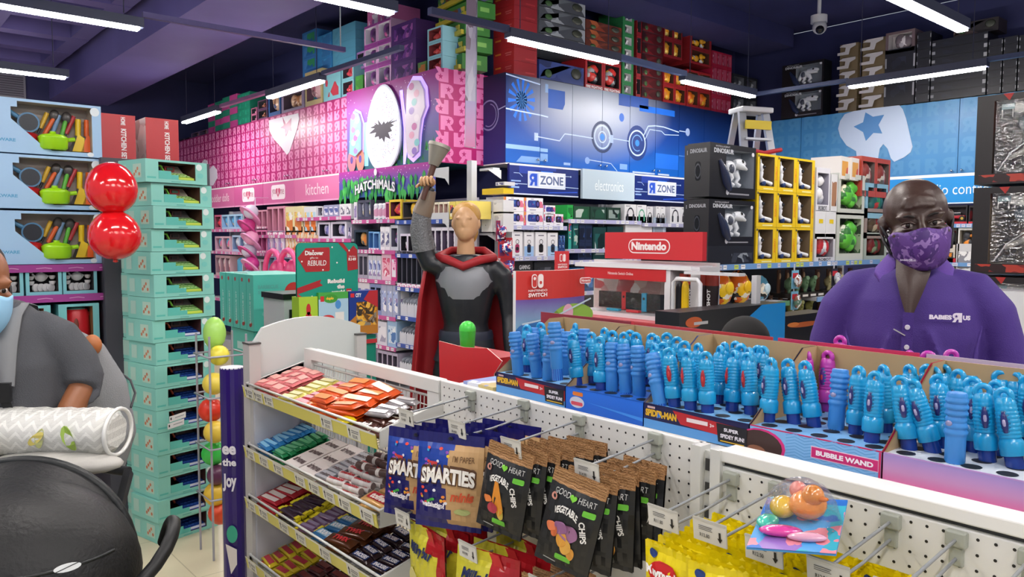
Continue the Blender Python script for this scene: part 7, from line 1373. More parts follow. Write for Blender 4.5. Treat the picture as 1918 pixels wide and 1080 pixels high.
for k, zb in enumerate((1.99, 1.715, 1.436)):
    for j, y in enumerate((.80, .235)):
        if j and k > 2: continue
        first_or_dup(('cook',), lambda: k_cook(.555, .3, .268), (XL, y, zb), R_(90), f'blue boxed cookware toy set, {("top", "middle", "bottom")[k]} of its stack, {("beside the red cartons", "at the left picture edge")[j]}', 'blue boxed cookware toy sets on the shelf unit', cat='toy box')
def k_tea(W, D, H):
    t = thing('tea_set_box'); m = MB(); recess(m, W, D, H, M('7cc0cc', .4), (.1, .12, .9, .96), M('1c1a1e', .5), D*.7); m.build('carton', t); c = M('e2e2e6', .25); g = lambda x, z: Vector((-W/2+x*W, D*.3, z*H))
    m = MB().ball(g(.48, .62), (.028, .02, .024), c, 12, 8).ball(g(.48, .76), (.01, .01, .008), c, 8, 5); m.tube([g(.35, .62), g(.28, .68), g(.24, .74)], .005, c, 6); m.tube([g(.6, .7), g(.68, .66), g(.62, .56)], .004, c, 6); m.build('teapot', t)
    for x, z in ((.2, .85), (.5, .92), (.75, .9), (.2, .6), (.8, .62), (.2, .42), (.8, .42)): MB().lathe([(.008, 0), (.015, .01), (.016, .02)], c, 10, Matrix.Translation(g(x, z-.08))).build('cup', t)
    for i in range(4): MB().cyl(g(.32+i*.14, .24), g(.32+i*.14, .24)+Vector((.004, -.006, 0)), .022, .022, c, 16).build('saucer', t)
    return t
for i, y in enumerate((.62, .79, .955)): first_or_dup(('tea',), lambda: k_tea(.16, .2, .145), (XL, y, 1.277), R_(90), f'boxed white tea set with saucers, {nth(i)} from the left under the cookware', 'boxed white tea sets', cat='toy box')
def k_kettle(W, D, H):
    t = thing('kettle_box'); m = MB(); recess(m, W, D, H, M('74bcc0', .4), (.2, .14, .84, .94), M('8a6a44', .6), D*.8); m.build('carton', t); k = M('c4202c', .3)
    m = MB().lathe([(.066, .0), (.07, .02), (.064, .13), (.056, .15)], k, 20, Matrix.Translation((0, D*.45, H*.22))); m.tube([(.05, D*.4, H*.75), (.1, D*.4, H*.72), (.1, D*.4, H*.4), (.06, D*.4, H*.32)], .01, k, 8); b = m.build('kettle', t)
    MB().cyl((0, D*.45, H*.15), (0, D*.45, H*.23), .07, .072, M('7ac0b4', .3), 20).lathe([(.056, H*.82), (.05, H*.87), (.02, H*.92)], M('7ac0b4', .3), 18, Matrix.Translation((0, D*.45, 0))).build('kettle_trim', t)
    MB().ball((-.01, D*.45-.067, H*.5), (.012, .005, .04), M('7a3a2a')).build('leaf_print', b); return t
for i, y in enumerate((.52, .72, .945)): first_or_dup(('ket',), lambda: k_kettle(.19, .2, .235), (XL, y, .99), R_(90), f'boxed red toy kettle with a mint base, {nth(i)} from the left behind the shopper', 'boxed red toy kettles', cat='toy box')
rl = random.Random(3)
t = thing('cardboard_tray', (XL+.14, .98, .72), R_(90), 'low open card tray holding printed tubes by the shelf post', 'tray'); MB().box((-.16, 0, 0), (.14, .3, .008), KF).box((-.16, .29, 0), (.14, .3, .19), KF).box((-.16, 0, 0), (.14, .004, .03), M('2a2c30')).build('tray', t)
for i in range(8):
    c = (('c8c4d4', '8a86a0', 'e0dce4'), ('2a7a34', '1c5a28', 'c8303a'), ('e0dcd0', 'a8c058'), ('b8b4cc', '6a7a8a', 'd8d4e0'))[i % 4]
    first_or_dup(('tub', i % 4), lambda: MB().cyl((0, 0, 0), (0, 0, .185), .021, .021, ART(c, 30), 12).cyl((0, 0, .185), (0, 0, .187), .019, .019, M('dcdce4'), 12).build('printed_tube'), (XL+.06-.06*(i//4)+.03, .855+.055*(i % 4)+.02*(i//4), .732), 0, f'upright printed tube in the card tray, {("front", "rear")[i//4]} row, {nth(i % 4)} from left', 'printed tubes in the card tray', cat='tube')
# red cartons on top
for i, (y0_, y1_) in enumerate(((1.125, 1.30), (1.355, 1.535))):
    W = y1_-y0_; H = .255; t = thing('kitchen_set_carton', (-4.75, y0_, 2.0), R_(90), ('red carton lettered KITCHEN SET, touching the cookware boxes', 'red carton lettered KITCHEN SET above the turquoise tower')[i], 'carton')
    m = MB().box((0, 0, 0), (W, .3, H), M('b81c26', .35)); f = F((W*.62, 0, H*.62), (0, 0, -1), (1, 0, 0)); m.text(f, 'KITCHEN SET', -.02, -.01, .155, .018, M('ece0de'), .001, .04)
    m.text(F((W*.62, 0, H*.95), (0, 0, -1), (1, 0, 0)), 'HOME', 0, -.01, .045, .014, M('ece0de'), .001, .04); m.rect(F((0, .3, 0), (0, -1, 0), (0, 0, 1)), 0, 0, .3, H, ART(('d0c8c4', 'b8b0b0', '8a4a44', 'dcd8d4'), 12)); m.build('carton', t)
MB().box((-5.1, 1.06, 0), (-4.5, 1.62, 1.99), M('44424c', .5)).build('end_cabinet', label='dark end cabinet behind the turquoise tower', cat='cabinet')
# turquoise tower of boxed cash registers
TQ, TQ2 = M('84c8bc', .4), M('5ab8ac', .4)
def k_till(v):
    def mk():
        W, D, H = .335, .26, .1135; t = thing('cash_register_box'); m = MB(); recess(m, W, D, H, TQ, (.2, .16, .8, .9), M('4a2a26', .6), D*.6); f = FR(W)
        m.flat(f, [(W*.2, H*.16), (W*.52, H*.16), (W*.52, H*.36), (W*.4, H*.36), (W*.4, H*.52), (W*.2, H*.52)], TQ2, .001); m.ell(f, W*.86, H*.78, W*.05, H*.15, M('d8e4e2'), .002); m.ell(f, W*.88, H*.4, W*.05, H*.12, M('74c4bc'), .0016); m.rect(f, W*.02, H*.16, W*.16, H*.24, TQ2); m.rect(f, W*.4, H*.04, W*.55, H*.08, M('5aa89c'))
        sf = F((-W/2, D, 0), (0, -1, 0), (0, 0, 1)); m.rect(sf, D*.55, H*.2, D*.85, H*.8, M('b0d0c0')); 
        for k in range(4): m.ell(sf, D*(.6+.06*k), H*(.35+.12*(k % 3)), .009, .009, M('c07a5a'), .0014, 8)
        m.rect(sf, D*.1, H*.2, D*.3, H*.8, M('a8ccc0')); m.build('carton', t)
        g = lambda x, z, y=.06: Vector((-W/2+x*W, y, z*H)); body, keys = (M('e8dcc4', .35), M('a8d848', .35)) if v == 0 else (M('8a8480', .35), M('8ad06a', .35)) if v == 1 else (M('6a5a58', .4), M('1c3f8a', .35))
        m = MB(); m.add([g(.42, .5, .1), g(.78, .5, .1), g(.76, .86, .14), g(.44, .86, .14)], [(0, 1, 2, 3)], body); m.box(g(.46, .58, .095), g(.62, .8, .11), M('b02a2a' if v == 0 else '5a3a3a')); m.box(g(.49, .63, .09), g(.59, .75, .1), M('4a6a5a' if v == 0 else '2a2024')); m.build('till_screen', t)
        m = MB(); m.add([g(.45, .28, .02), g(.88, .28, .02), g(.8, .52, .1), g(.43, .52, .1)], [(0, 1, 2, 3)], keys); 
        for i in range(5):
            for j in range(3): c = g(.47+.06*i, .33+.07*j, .03+.025*j); m.box(c+Vector((0, -.002, .001)), c+Vector((.014, .006, .004)), M('c8e8a8' if v < 2 else '2a5ab8'))
        m.build('keypad', t); MB().box(g(.46, .17, .012), g(.8, .28, .05), M('c8dc5a' if v < 2 else 'd8dce8', .3)).box(g(.5, .16, .008), g(.8, .19, .012), M('3a5ab0' if v == 2 else '9ac83a')).build('till_drawer', t)
        MB().tube([g(.24, .6), g(.26, .78), g(.34, .78), g(.38, .55)], .006, M('7ac83a' if v < 2 else 'a84a2a', .3), 6).build('scanner', t); return t
    return mk
for i in range(17):
    k = 16-i; z = .001+k*.1155; v = 0 if i < 2 else 1 if i < 7 else 2; rr_ = random.Random(i); dy = -.03 if i == 0 else 0
    first_or_dup(('till', v), k_till(v), (-4.155+rr_.uniform(-.012, .012)+(.01 if i == 0 else 0), 1.352+dy+rr_.uniform(-.008, .008), z), R_(90+13), f'turquoise boxed toy till, {nth(i)} from the top of the tower', 'turquoise boxed toy tills in the tower', cat='toy box')
for i in range(16):
    first_or_dup(('tillback',), lambda: MB().box((-.16, 0, 0), (.16, .24, .113), TQ).rect(F((-.16, .24, 0), (0, -1, 0), (0, 0, 1)), .02, .02, .22, .1, M('a8ccc0')).build('stock_carton'), (-4.425+.006*(i % 3), 1.325, .001+i*.1155), R_(103), f'turquoise carton in the rear tower, {nth(15-i)} from its top', 'turquoise cartons in the rear tower', cat='carton')
MB().box((-4.5, 1.19, 1.855), (-4.38, 1.5, 1.965), M('c08a3a', .5)).build('brown_carton', label='orange-brown carton on the rear tower behind the top till', cat='carton')
t = thing('price_ticket', (-4.112, 1.225, .60), R_(103), 'pair of white price tickets taped on the turquoise tower', 'price ticket'); m = MB(); f = F((0, -.03, 0), (1, 0, .12), (0, 0, 1)); m.rect(f, 0, 0, .09, .03, WHT); m.rect(f, .01, .034, .1, .064, WHT, .001); m.rect(f, .005, .01, .012, .022, BLK, .002); m.rect(f, .015, .044, .022, .056, BLK, .002); m.rect(f, .03, .014, .08, .018, GRY, .002); m.rect(f, .04, .048, .09, .052, GRY, .002); m.build('ticket', t)
# balloons
for i, (px, py, rx, rz_) in enumerate(((209, 352, .112, .12), (215, 440, .114, .116))):
    c = P(px, py, 'x', -3.95); t = thing('balloon', tuple(c), label=('upper red balloon tied beside the cookware boxes', 'lower red balloon tied beside the cookware boxes')[i], cat='balloon')
    m = MB(); pr = [(.001, -rz_-.012), (.012, -rz_-.008), (.008, -rz_+.004)]+[(rx*math.sin(math.pi*(.06+.94*k/14))*(1+.05*math.cos(math.pi*k/14)), -rz_*math.cos(math.pi*(.06+.94*k/14))) for k in range(15)]
    m.lathe(pr, M('d8141c', .16, coat=.6), 26, caps=False); m.build('skin', t); MB().tube([(0, 0, -rz_-.01), (-.1, .03, -rz_*.8), (-.5, .1, -.02)], .0015, WHT, 4).build('string', t)
# ------------------------------------------------------------------ turquoise barbecue cartons, toy kitchen, block-set stand
zt, zb = 1.33, .97
for i in range(5):
    x1 = -4.9-.118*i
    t = thing('barbecue_set_carton', (x1-.113, 2.03, .962), 0, f'tall turquoise barbecue set carton, {("nearest", "second", "third", "fourth", "farthest")[i]} spine from the toy stove', 'carton', 'tall turquoise barbecue cartons'); W = .113; H = zt-.962
    m = MB().box((0, 0, 0), (W, .42, H), M('4fbfae' if i else '52c2b0', .4)); f = F((0, 0, 0), (1, 0, 0), (0, 0, 1)); m.text(F((W*.6, 0, .05), (0, 0, 1), (-1, 0, 0)), 'BARBECUE SET', 0, 0, .2, .02, M('c4e8e0'), .001, .02); m.ell(f, W*.4, H*.9, .014, .014, M('a83a3a')); m.ell(f, W*.5, H*.1, .02, .012, M('a83a3a')); m.ell(f, W*.65, H*.12, .012, .012, M('b86a4a'))
    if i == 0:
        g = F((W, 0, 0), (0, 1, 0), (0, 0, 1)); m.text(g, 'BARBECUE', .03, H*.75, .17, H*.82, M('5ab0a4'), .001, .04); m.text(g, 'SET', .03, H*.66, .09, H*.72, M('5ab0a4'), .001, .04); m.ell(g, .28, H*.65, .07, .075, M('c03028'), .001); m.ell(g, .26, H*.38, .075, .03, M('1c1c20'), .0016); m.ell(g, .25, H*.4, .05, .015, M('e0a03a'), .002); m.line(g, [(.22, H*.3), (.18, .02)], .006, M('2a2a2c')); m.line(g, [(.3, H*.3), (.33, .02)], .006, M('2a2a2c')); m.ell(g, .07, H*.3, .015, .015, M('7accc0'), .001); m.ell(g, .12, H*.22, .03, .03, M('a8dcd4'), .001)
    m.build('carton', t)
for i in range(3): first_or_dup(('tqb',), lambda: MB().box((-.19, -.2, 0), (.19, .2, .315), M('52c2b0', .4)).rect(F((-.19, -.2, 0), (1, 0, 0), (0, 0, 1)), .1, .18, .2, .23, M('b8e0d8')).rect(F((-.19, -.2, 0), (1, 0, 0), (0, 0, 1)), .24, .18, .3, .23, M('b8e0d8')).build('stock_carton'), (-5.12, 2.24, .001+.32*i), 0, f'turquoise stock carton under the barbecue cartons, {("lowest", "middle", "upper")[i]}', 'turquoise stock cartons', cat='carton')
MB().box((-.0, 0, 0), (.12, .09, .003), WHT).build('paper_sheet', loc=(-5.3, 2.06, 1.332), label='loose white paper sheet lying on the barbecue cartons', cat='paper').rotation_euler = (R_(-14), 0, R_(25))
t = thing('toy_stove', (-4.42, 2.02, 0), R_(90), 'white and black toy stove with a purple bag on top', 'toy stove'); m = MB(); m.box((0, 0, .2), (.34, .3, 1.2), M('dcdce2', .35)).box((-.01, -.01, 1.2), (.35, .31, 1.235), M('1c1c20', .3)); m.build('stove_body', t)
MB().box((.03, -.01, .98), (.12, 0, 1.14), M('24242a', .2)).box((.17, -.012, .85), (.31, 0, 1.1), M('1c1c20', .3)).box((.19, -.014, .87), (.29, -.01, 1.08), M('c8ccd4', .2)).build('oven_door', t); MB().bar((.18, -.03, 1.14), (.3, -.03, 1.14), .015, .015, M('1c1c20')).build('handle', t); MB().box((0, 0, 0), (.34, .3, .2), M('9a9aa4')).build('stove_base', t)
MB().ball((0, 0, .05), (.1, .06, .05), M('8a3ac0', .3), 12, 8).ball((.05, -.02, .04), (.06, .04, .035), M('e04ab0', .3), 10, 7).build('toy_bag', loc=(-4.5, 2.3, 1.235), label='purple and pink toy bag lying on the toy stove', cat='toy bag')
t = thing('block_set_stand', (-4.1, 1.95, 0), R_(90), 'green gift-themed cardboard stand of building-block sets', 'display stand'); W = .39; GN = M('12937e', .4); f = F((0, 0, 0), (1, 0, 0), (0, 0, 1)); RD = M('a8242a', .4); WH_ = M('ece8e4')
m = MB(); m.rr(f, 0, 1.1, W, 1.545, .03, GN, .002); m.rr(F((0, .012, 0), (1, 0, 0), (0, 0, 1)), 0, 1.1, W, 1.545, .03, M('0f7a68'), 0); m.build('header_card', t); MB().box((0, .0, 0), (.51, .3, .99), M('12836f', .45)).build('stand_body', t)
m = MB(); m.flat(f, [(.005, 1.46), (.055, 1.515), (.2, 1.52), (.205, 1.51), (.205, 1.39), (.2, 1.382), (.055, 1.38)], RD, .004); m.flat(f, [(.26, 1.545), (.29, 1.545), (.33, 1.5), (.36, 1.53), (.385, 1.505), (.388, 1.39), (.32, 1.38), (.315, 1.49)], RD, .004)
m.flat(f, [(0, 1.29), (.15, 1.335), (.14, 1.315), (.16, 1.3), (0, 1.255)], RD, .004); m.flat(f, [(0, 1.26), (.04, 1.23), (.03, 1.12), (0, 1.12)], M('b8343a'), .005)
m.text(f, 'Discover', .05, 1.475, .165, 1.5, WH_, .006, .04); m.text(f, 'gifts to', .08, 1.452, .13, 1.466, WH_, .006, 0); m.text(f, 'REBUILD', .065, 1.415, .18, 1.445, WH_, .006, .01, slant=.1); m.text(f, 'R149', .325, 1.44, .375, 1.458, WH_, .006, .04); m.text(f, 'Gifts from', .328, 1.462, .372, 1.47, WH_, .006, .01)
m.text(f, 'Rebuild', .19, 1.31, .3, 1.335, WH_, .004, .08); m.text(f, 'the', .25, 1.278, .3, 1.302, WH_, .004, .08); m.text(f, 'world', .215, 1.248, .3, 1.27, WH_, .004, .08); m.rect(f, .31, 1.24, .345, 1.275, M('c82028'), .004); m.text(f, 'LEGO', .314, 1.25, .341, 1.265, WH_, .006, .06)
for x, z in ((.03, 1.44), (.25, 1.43), (.09, 1.24), (.22, 1.52), (.1, 1.5), (.16, 1.39), (.33, 1.5)): m.ell(f, x, z, .005, .005, WH_, .006, 8)
m.build('header_print', t)
MB().box((.34, -.012, .94), (.51, 0, .965), M('1a9a84')).flat(f, [(.4, .94), (.44, .965), (.51, .965), (.51, .94)], M('b8343a'), .014).build('shelf_edge', t)
def blockbox(x0, x1, lb, kind):
    t = thing('block_set_box', (-4.095+.02, 1.95+x0, 1.0), R_(90), lb, 'toy box'); W = x1-x0; H = .26 if kind else .24; z = 0
    m = MB().box((0, 0, 0), (W, .09, H), M('4aa84a' if kind == 'd' else '1c3a8a' if kind == 'c' else 'a8cc3a', .35)); f = F((0, 0, 0), (1, 0, 0), (0, 0, 1))
    if kind == 'd': m.rect(f, 0, 0, W, H*.85, M('a8cce0')); m.rect(f, 0, 0, W, H*.18, M('8ab05a')); m.ell(f, W*.4, H*.86, W*.24, H*.1, M('3f9a34'), .001); m.text(f, 'duplo', W*.25, H*.82, W*.5, H*.9, M('f0c83a'), .002, .05); m.rect(f, W*.06, H*.8, W*.18, H*.92, M('d02a30'), .002); m.rect(f, W*.55, H*.25, W*.85, H*.55, M('e4e4e0'), .0012); m.ell(f, W*.3, H*.42, W*.22, H*.08, M('c83034'), .0012); m.ell(f, W*.65, H*.72, W*.1, H*.1, M('4a90d0'), .0012)
    elif kind == 'c': m.flat(f, [(0, 0), (W, 0), (W, H*.8), (W*.5, H*.6), (0, H*.3)], M('b87a2a')); m.rect(f, W*.25, H*.2, W*.95, H*.75, ART(('d8982a', '3a3228', '6a4a24', 'e8b84a', '8a8478'), 34), .0012); m.flat(f, [(W*.5, H*.8), (W, H*.6), (W, H), (W*.7, H)], M('b82a34'), .0016); m.rect(f, W*.05, H*.86, W*.18, H*.95, M('d02a30'), .002); m.text(f, 'CITY', W*.22, H*.86, W*.42, H*.95, M('e8e8ee'), .002, .05)
    else: m.ell(f, W*.5, H*.35, W*.22, H*.3, M('c02a30')); m.ell(f, W*.5, H*.7, W*.12, H*.14, M('c02a30'))
    m.build('carton', t)
blockbox(.0, .115, 'lime box with a red bell shape on the block-set stand', ''); blockbox(.12, .31, 'green and sky-blue block-set box on the stand', 'd'); blockbox(.315, .51, 'dark blue and orange block-set box on the stand', 'c')
# colourful toy food stand behind the purple banner column
FX = P(414, 640, 'y', 1.42).x
t = thing('toy_food_stand', (FX, 1.42, 0), label='wire stand of bright plastic toy fruit behind the purple column', cat='stand'); m = MB()
for x, y in ((-.09, -.09), (.09, -.09), (.09, .09), (-.09, .09)): m.cyl((x, y, 0), (x, y, 1.1), .006, .006, M('9a9aa4', .3), 6)
for z in (.3, .55, .8, 1.0): m.tube([(-.1, -.1, z), (.1, -.1, z), (.1, .1, z), (-.1, .1, z)], .005, M('9a9aa4', .3), 6, closed=True)
m.build('wire_frame', t)
for i, (x, y, z, r, c, n_) in enumerate(((-.03, -.02, 1.10, .055, 'a8dc6a', 'green bottle'), (.05, -.03, 1.0, .05, 'e8dc4a', 'yellow ball'), (.03, -.05, .86, .055, 'e8d050', 'yellow pear'), (-.02, -.05, .72, .06, 'd8341c', 'red tomato'), (.03, -.05, .62, .055, 'e8c84a', 'yellow corn'), (-.02, -.04, .5, .06, '3ac04a', 'green lettuce'), (.02, -.04, .4, .05, '5a2a4a', 'dark grapes'), (0, -.04, .3, .06, 'e0b83a', 'yellow banana'), (0, -.02, .2, .06, 'd84a24', 'red pepper'))):
    MB().ball((0, 0, 0), (r, r, r*(1.5 if i == 0 else 1)), M(c, .3), 14, 9).build('toy_food', loc=(FX+x, 1.42+y, z), label=f'plastic toy {n_} in the wire stand behind the purple column', cat='toy food', group='plastic toy food in the wire stand')
# ------------------------------------------------------------------ people helpers
def limb(m, pts, mat, n=16):
    """pts: (x, y, z, r) or (x, y, z, rx, ry); sections stay level-ish, following the path"""
    V_ = [Vector(p[:3]) for p in pts]; secs = []; q = None
    for i, p in enumerate(pts):
        tt = (V_[min(i+1, len(V_)-1)]-V_[max(i-1, 0)]).normalized()
        if q is None: q = Vector((1, 0, 0)); 
        q = (q-tt*q.dot(tt)).normalized(); w_ = tt.cross(q); rx = p[3]; ry = p[4] if len(p) > 4 else p[3]
        secs.append([V_[i]+q*rx*math.cos(2*math.pi*j/n)+w_*ry*math.sin(2*math.pi*j/n) for j in range(n)])
    m.loft(secs, mat)
def hand(m, o, d, up, side, mat, curl=.6, s=1):
    """palm at o, fingers along d, back of the hand towards up, thumb on side (+-1)"""
    o, d, up = Vector(o), Vector(d).normalized(), Vector(up).normalized(); sd = d.cross(up).normalized()*side; up = sd.cross(d).normalized()*side*1.0
    m.ball(o+d*.035*s, (.001, .001, .001), mat, 4, 3)
    mt = Matrix((sd, d, up)).transposed().to_3x3(); m.ball(o+d*.04*s, (.042*s, .05*s, .018*s), mat, 12, 8, mt)
    for k, (off, L) in enumerate(((.030, .072), (.010, .08), (-.010, .075), (-.029, .06))):
        p = o+d*.08*s+sd*off*s; a = 0; pts = [p-d*.02*s, p]
        for j in range(3): a += curl*.9; p = p+(d*math.cos(a)-up*math.sin(a))*L*s*(.42, .32, .26)[j]; pts.append(p)
        m.tube(pts, [.009*s, .0095*s, .009*s, .008*s, .0065*s], mat, 8)
    p = o+d*.015*s+sd*.035*s; m.tube([p-sd*.02*s, p, p+(sd*.7+d*.6-up*.3)*.032*s, p+(sd*.45+d*.9-up*.7*curl)*.058*s], [.012*s, .0115*s, .0105*s, .008*s], mat, 8)
# ------------------------------------------------------------------ display statue (a plain stand-in figure)
SX, SY = -3.72, 2.86
st = thing('display_mannequin', (SX, SY, 0), R_(45), 'life-size faceless display mannequin in dark outfit and red cape, arm raised', 'mannequin')
SK, DKC, SLV, CAPE = M('c49a72', .45), M('1d2026', .35, bump=.2, bs=30), M('a4a8ae', .3, .4), M('9c1420', .6)
m = MB()     # local: faces -Y, raised arm on -X side
limb(m, [(0, 0, .86, .15, .115), (0, 0, .95, .155, .12), (0, 0, 1.06, .135, .105), (0, -.005, 1.18, .16, .115), (0, -.005, 1.32, .19, .12), (0, 0, 1.42, .175, .1), (0, 0, 1.48, .09, .075)], DKC, 20)
for sx in (-1, 1): limb(m, [(sx*.075, 0, .93, .095), (sx*.11, -.01, .75, .095), (sx*.13, -.01, .5, .07), (sx*.14, .0, .45, .062), (sx*.15, .02, .3, .06), (sx*.155, .02, .08, .045)], DKC, 14); m.ball((sx*.16, -.05, .045), (.05, .13, .045), DKC)
limb(m, [(.15, 0, 1.4, .07), (.22, 0, 1.35, .062), (.25, .01, 1.2, .054), (.26, 0, 1.1, .046), (.27, -.05, .95, .04), (.275, -.07, .86, .03)], DKC, 12)
limb(m, [(-.14, 0, 1.41, .075), (-.22, 0, 1.43, .07), (-.255, -.01, 1.52, .066), (-.27, -.02, 1.62, .058), (-.265, -.03, 1.7, .05), (-.23, -.04, 1.8, .04), (-.205, -.05, 1.88, .03)], DKC, 12)
body = m.build('body', st, mods=[REM(.012), SMO(4)])
m = MB(); limb(m, [(0, 0, 1.46, .058), (0, -.005, 1.53, .053), (0, -.01, 1.57, .05)], SK, 14)
m.ball((0, -.01, 1.665), (.078, .095, .112), SK, 22, 16); m.ball((0, -.055, 1.62), (.055, .05, .065), SK, 16, 10); m.ball((0, -.1, 1.66), (.012, .012, .02), SK, 8, 6)
for sx in (-1, 1): m.ball((sx*.078, .0, 1.66), (.012, .02, .03), SK, 8, 6); m.ball((sx*.03, -.094, 1.695), (.024, .01, .007), SK, 8, 5)
hd = m.build('head', st, mods=[REM(.006), SMO(3)])
m = MB(); m.ball((0, .018, 1.71), (.089, .096, .085), M('b98c44', .5, bump=.4, bs=45), 18, 12); m.ball((0, .06, 1.62), (.07, .05, .09), M('b98c44', .5, bump=.4, bs=45), 14, 10); m.build('hair', hd, mods=[REM(.008), SMO(2)])
m = MB(); hand(m, (.277, -.075, .87), (.05, -.1, -1), (1, 0, .1), -1, SK, .35); hand(m, (-.205, -.05, 1.885), (-.1, -.5, .35), (.0, .6, .8), 1, SK, 1.25, 1.0); m.build('hands', st)
m = MB(); limb(m, [(0, -.002, 1.22, .152, .122), (0, -.006, 1.32, .186, .128), (0, 0, 1.40, .17, .108)], M('85888e', .35, .2), 20); m.build('grey_vest', st)
m = MB(); limb(m, [(0, 0, .96, .165, .128), (0, 0, .99, .168, .13), (0, 0, 1.02, .16, .124)], M('2a3040', .4), 20); m.build('belt', st)
m = MB(); limb(m, [(0, 0, .84, .2, .15), (0, 0, .9, .18, .135), (0, 0, .97, .166, .128)], M('20262f', .45), 20); m.build('tunic_skirt', st)
m = MB(); limb(m, [(-.25, -.01, 1.5, .073), (-.272, -.02, 1.62, .066), (-.262, -.03, 1.73, .055)], M('6f7174', .4, .3, bump=1, bs=90), 12); limb(m, [(-.262, -.03, 1.72, .06), (-.23, -.04, 1.8, .05), (-.212, -.048, 1.86, .04)], M('77685a', .4), 12); m.build('sleeve_guard', st)
m = MB(); secs = []      # cape
for z, w_, y in ((1.47, .17, .06), (1.4, .26, .09), (1.2, .3, .13), (.9, .33, .16), (.5, .37, .2), (.12, .42, .24)):
    secs.append([Vector((w_*math.sin(R_(-115+230*i/40))*1.0, y*.3+(.13+.03*(1.47-z))*math.cos(R_(-115+230*i/40))+.018*math.sin(i*1.4)*(1.5-z), z)) for i in range(41)])
m.loft(secs, CAPE, caps=False, closed=False); m.build('cape', st, mods=[('SOLIDIFY', dict(thickness=.008))])
m = MB(); m.tube([(-.17, -.03, 1.46), (-.1, -.1, 1.45), (0, -.13, 1.41), (.1, -.1, 1.45), (.17, -.03, 1.46), (.1, .08, 1.5), (-.1, .08, 1.5)], .026, CAPE, 8, closed=True); m.build('cape_collar', st)
ml = thing('prop_torch', (SX, SY, 0), R_(45), 'plain grey torch prop held up by the display figure', 'prop')
a_, b_ = Vector((-.24, -.12, 1.8)), Vector((-.18, -.1, 2.0)); MB().cyl(a_, b_, .016, .02, M('4a2a20', .5), 12).build('torch_handle', ml); dd = (b_-a_).normalized(); MB().cyl(b_, b_+dd*.11, .03, .062, M('8e8a80', .4, .4), 20).cyl(b_+dd*.11, b_+dd*.13, .066, .066, M('a09c92', .4, .4), 20).build('torch_head', ml)
MB().cyl((0, 0, 0), (0, 0, .02), .42, .4, M('2a2a2e'), 32).build('round_base', st)
# ------------------------------------------------------------------ people
def fit(v, M4): return [tuple(M4 @ Vector(p)) for p in v]
def headmesh(SKN, M4, wrinkle=True, s=1):
    m = MB(); B = lambda c, r, n=20, k=14: m.ball(c, r, SKN, n, k)
    B((0, .012, .035), (.078, .098, .092)); B((0, -.022, -.03), (.064, .07, .075)); B((0, -.045, -.075), (.04, .045, .036)); B((0, .03, -.02), (.066, .07, .07))
    for q in (-1, 1):
        B((q*.081, .012, -.008), (.01, .02, .03), 10, 8); B((q*.084, .016, .006), (.008, .018, .018), 10, 8); B((q*.032, -.074, .024), (.027, .018, .009)); B((q*.045, -.055, -.03), (.024, .028, .024))
        B((q*.03, -.079, .009), (.019, .0115, .006), 12, 8); B((q*.03, -.079, -.0115), (.018, .011, .0045), 12, 8); B((q*.013, -.1, -.037), (.009, .01, .008), 10, 6)
    m.tube([(0, -.083, .018), (0, -.094, -.004), (0, -.108, -.028), (0, -.104, -.042)], [.009, .0095, .013, .009], SKN, 10)
    if wrinkle:
        for z, w in ((.052, .036), (.064, .04), (.076, .034)): m.tube([(x*w/3, -.0865+(x*w/3)**2*5+(z-.05)*.42, z+.0035*math.cos(x*1.1)) for x in (-3, -2, -1, 0, 1, 2, 3)], .0038, SKN, 6)
    m.V = fit(m.V, M4); return m
# --- the employee
man = thing('person', (-.885, 2.23, 0), R_(20), 'person in a purple polo shirt and purple face mask behind the counter', 'person')
SKM = M('3c2922', .42, bump=.08, bs=260, var=.18); PUR = M('40267a', .75, bump=.25, bs=420, var=.08)
HM = Matrix.Translation((.0, -.02, 1.629)) @ Matrix.Rotation(R_(9), 4, 'Z') @ Matrix.Rotation(R_(-7), 4, 'Y') @ Matrix.Rotation(R_(6), 4, 'X') @ Matrix.Diagonal((1.02, 1.02, .9, 1))
TM = lambda m_: setattr(m_, 'V', [(x*.84, y, z+(.045 if z > 1.1 else 0)) for x, y, z in m_.V])
hm_ = headmesh(SKM, HM); m = MB()
limb(m, [(0, .03, 1.34, .066), (0, .03, 1.42, .064), (0, .015, 1.5, .062), (0, .005, 1.56, .062)], SKM); limb(m, [(0, .02, 1.30, .1, .06), (0, .02, 1.38, .11, .07), (0, .03, 1.44, .07, .06)], SKM)
limb(m, [(0, 0, .9, .15, .11), (0, 0, 1.1, .15, .11), (0, 0, 1.3, .17, .1), (0, .02, 1.4, .14, .08)], SKM)
for q in (-1, 1):
    limb(m, [(q*.17, .02, 1.39, .05), (q*.235, .02, 1.3, .047), (q*.26, .01, 1.12, .042), (q*.25, -.06, .98, .036), (q*.235, -.14, .9, .028)], SKM, 12)
    limb(m, [(q*.08, .01, .93, .085), (q*.09, .01, .5, .06), (q*.09, .02, .1, .045)], SKM, 12); hand(m, (q*.235, -.14, .9), (0, -.8, -.5), (0, -.5, .8), -q, SKM, .4)
TM(m); m.add(hm_.V, hm_.Fc, SKM, True)
body = m.build('body', man, mods=[REM(.0048), SMO(3)])
def eye(q, par, M4, iris='1c120c'):
    m = MB(); m.ball((q*.031, -.0775, -.001), (.0135, .0125, .009), M('b8aaa0', .15), 16, 12); m.V = fit(m.V, M4); e = m.build('eye', par)
    m = MB(); m.ball((q*.031-.001, -.0875, -.0005), (.0062, .0035, .0068), M(iris, .08), 14, 8); m.V = fit(m.V, M4); m.build('iris', e)
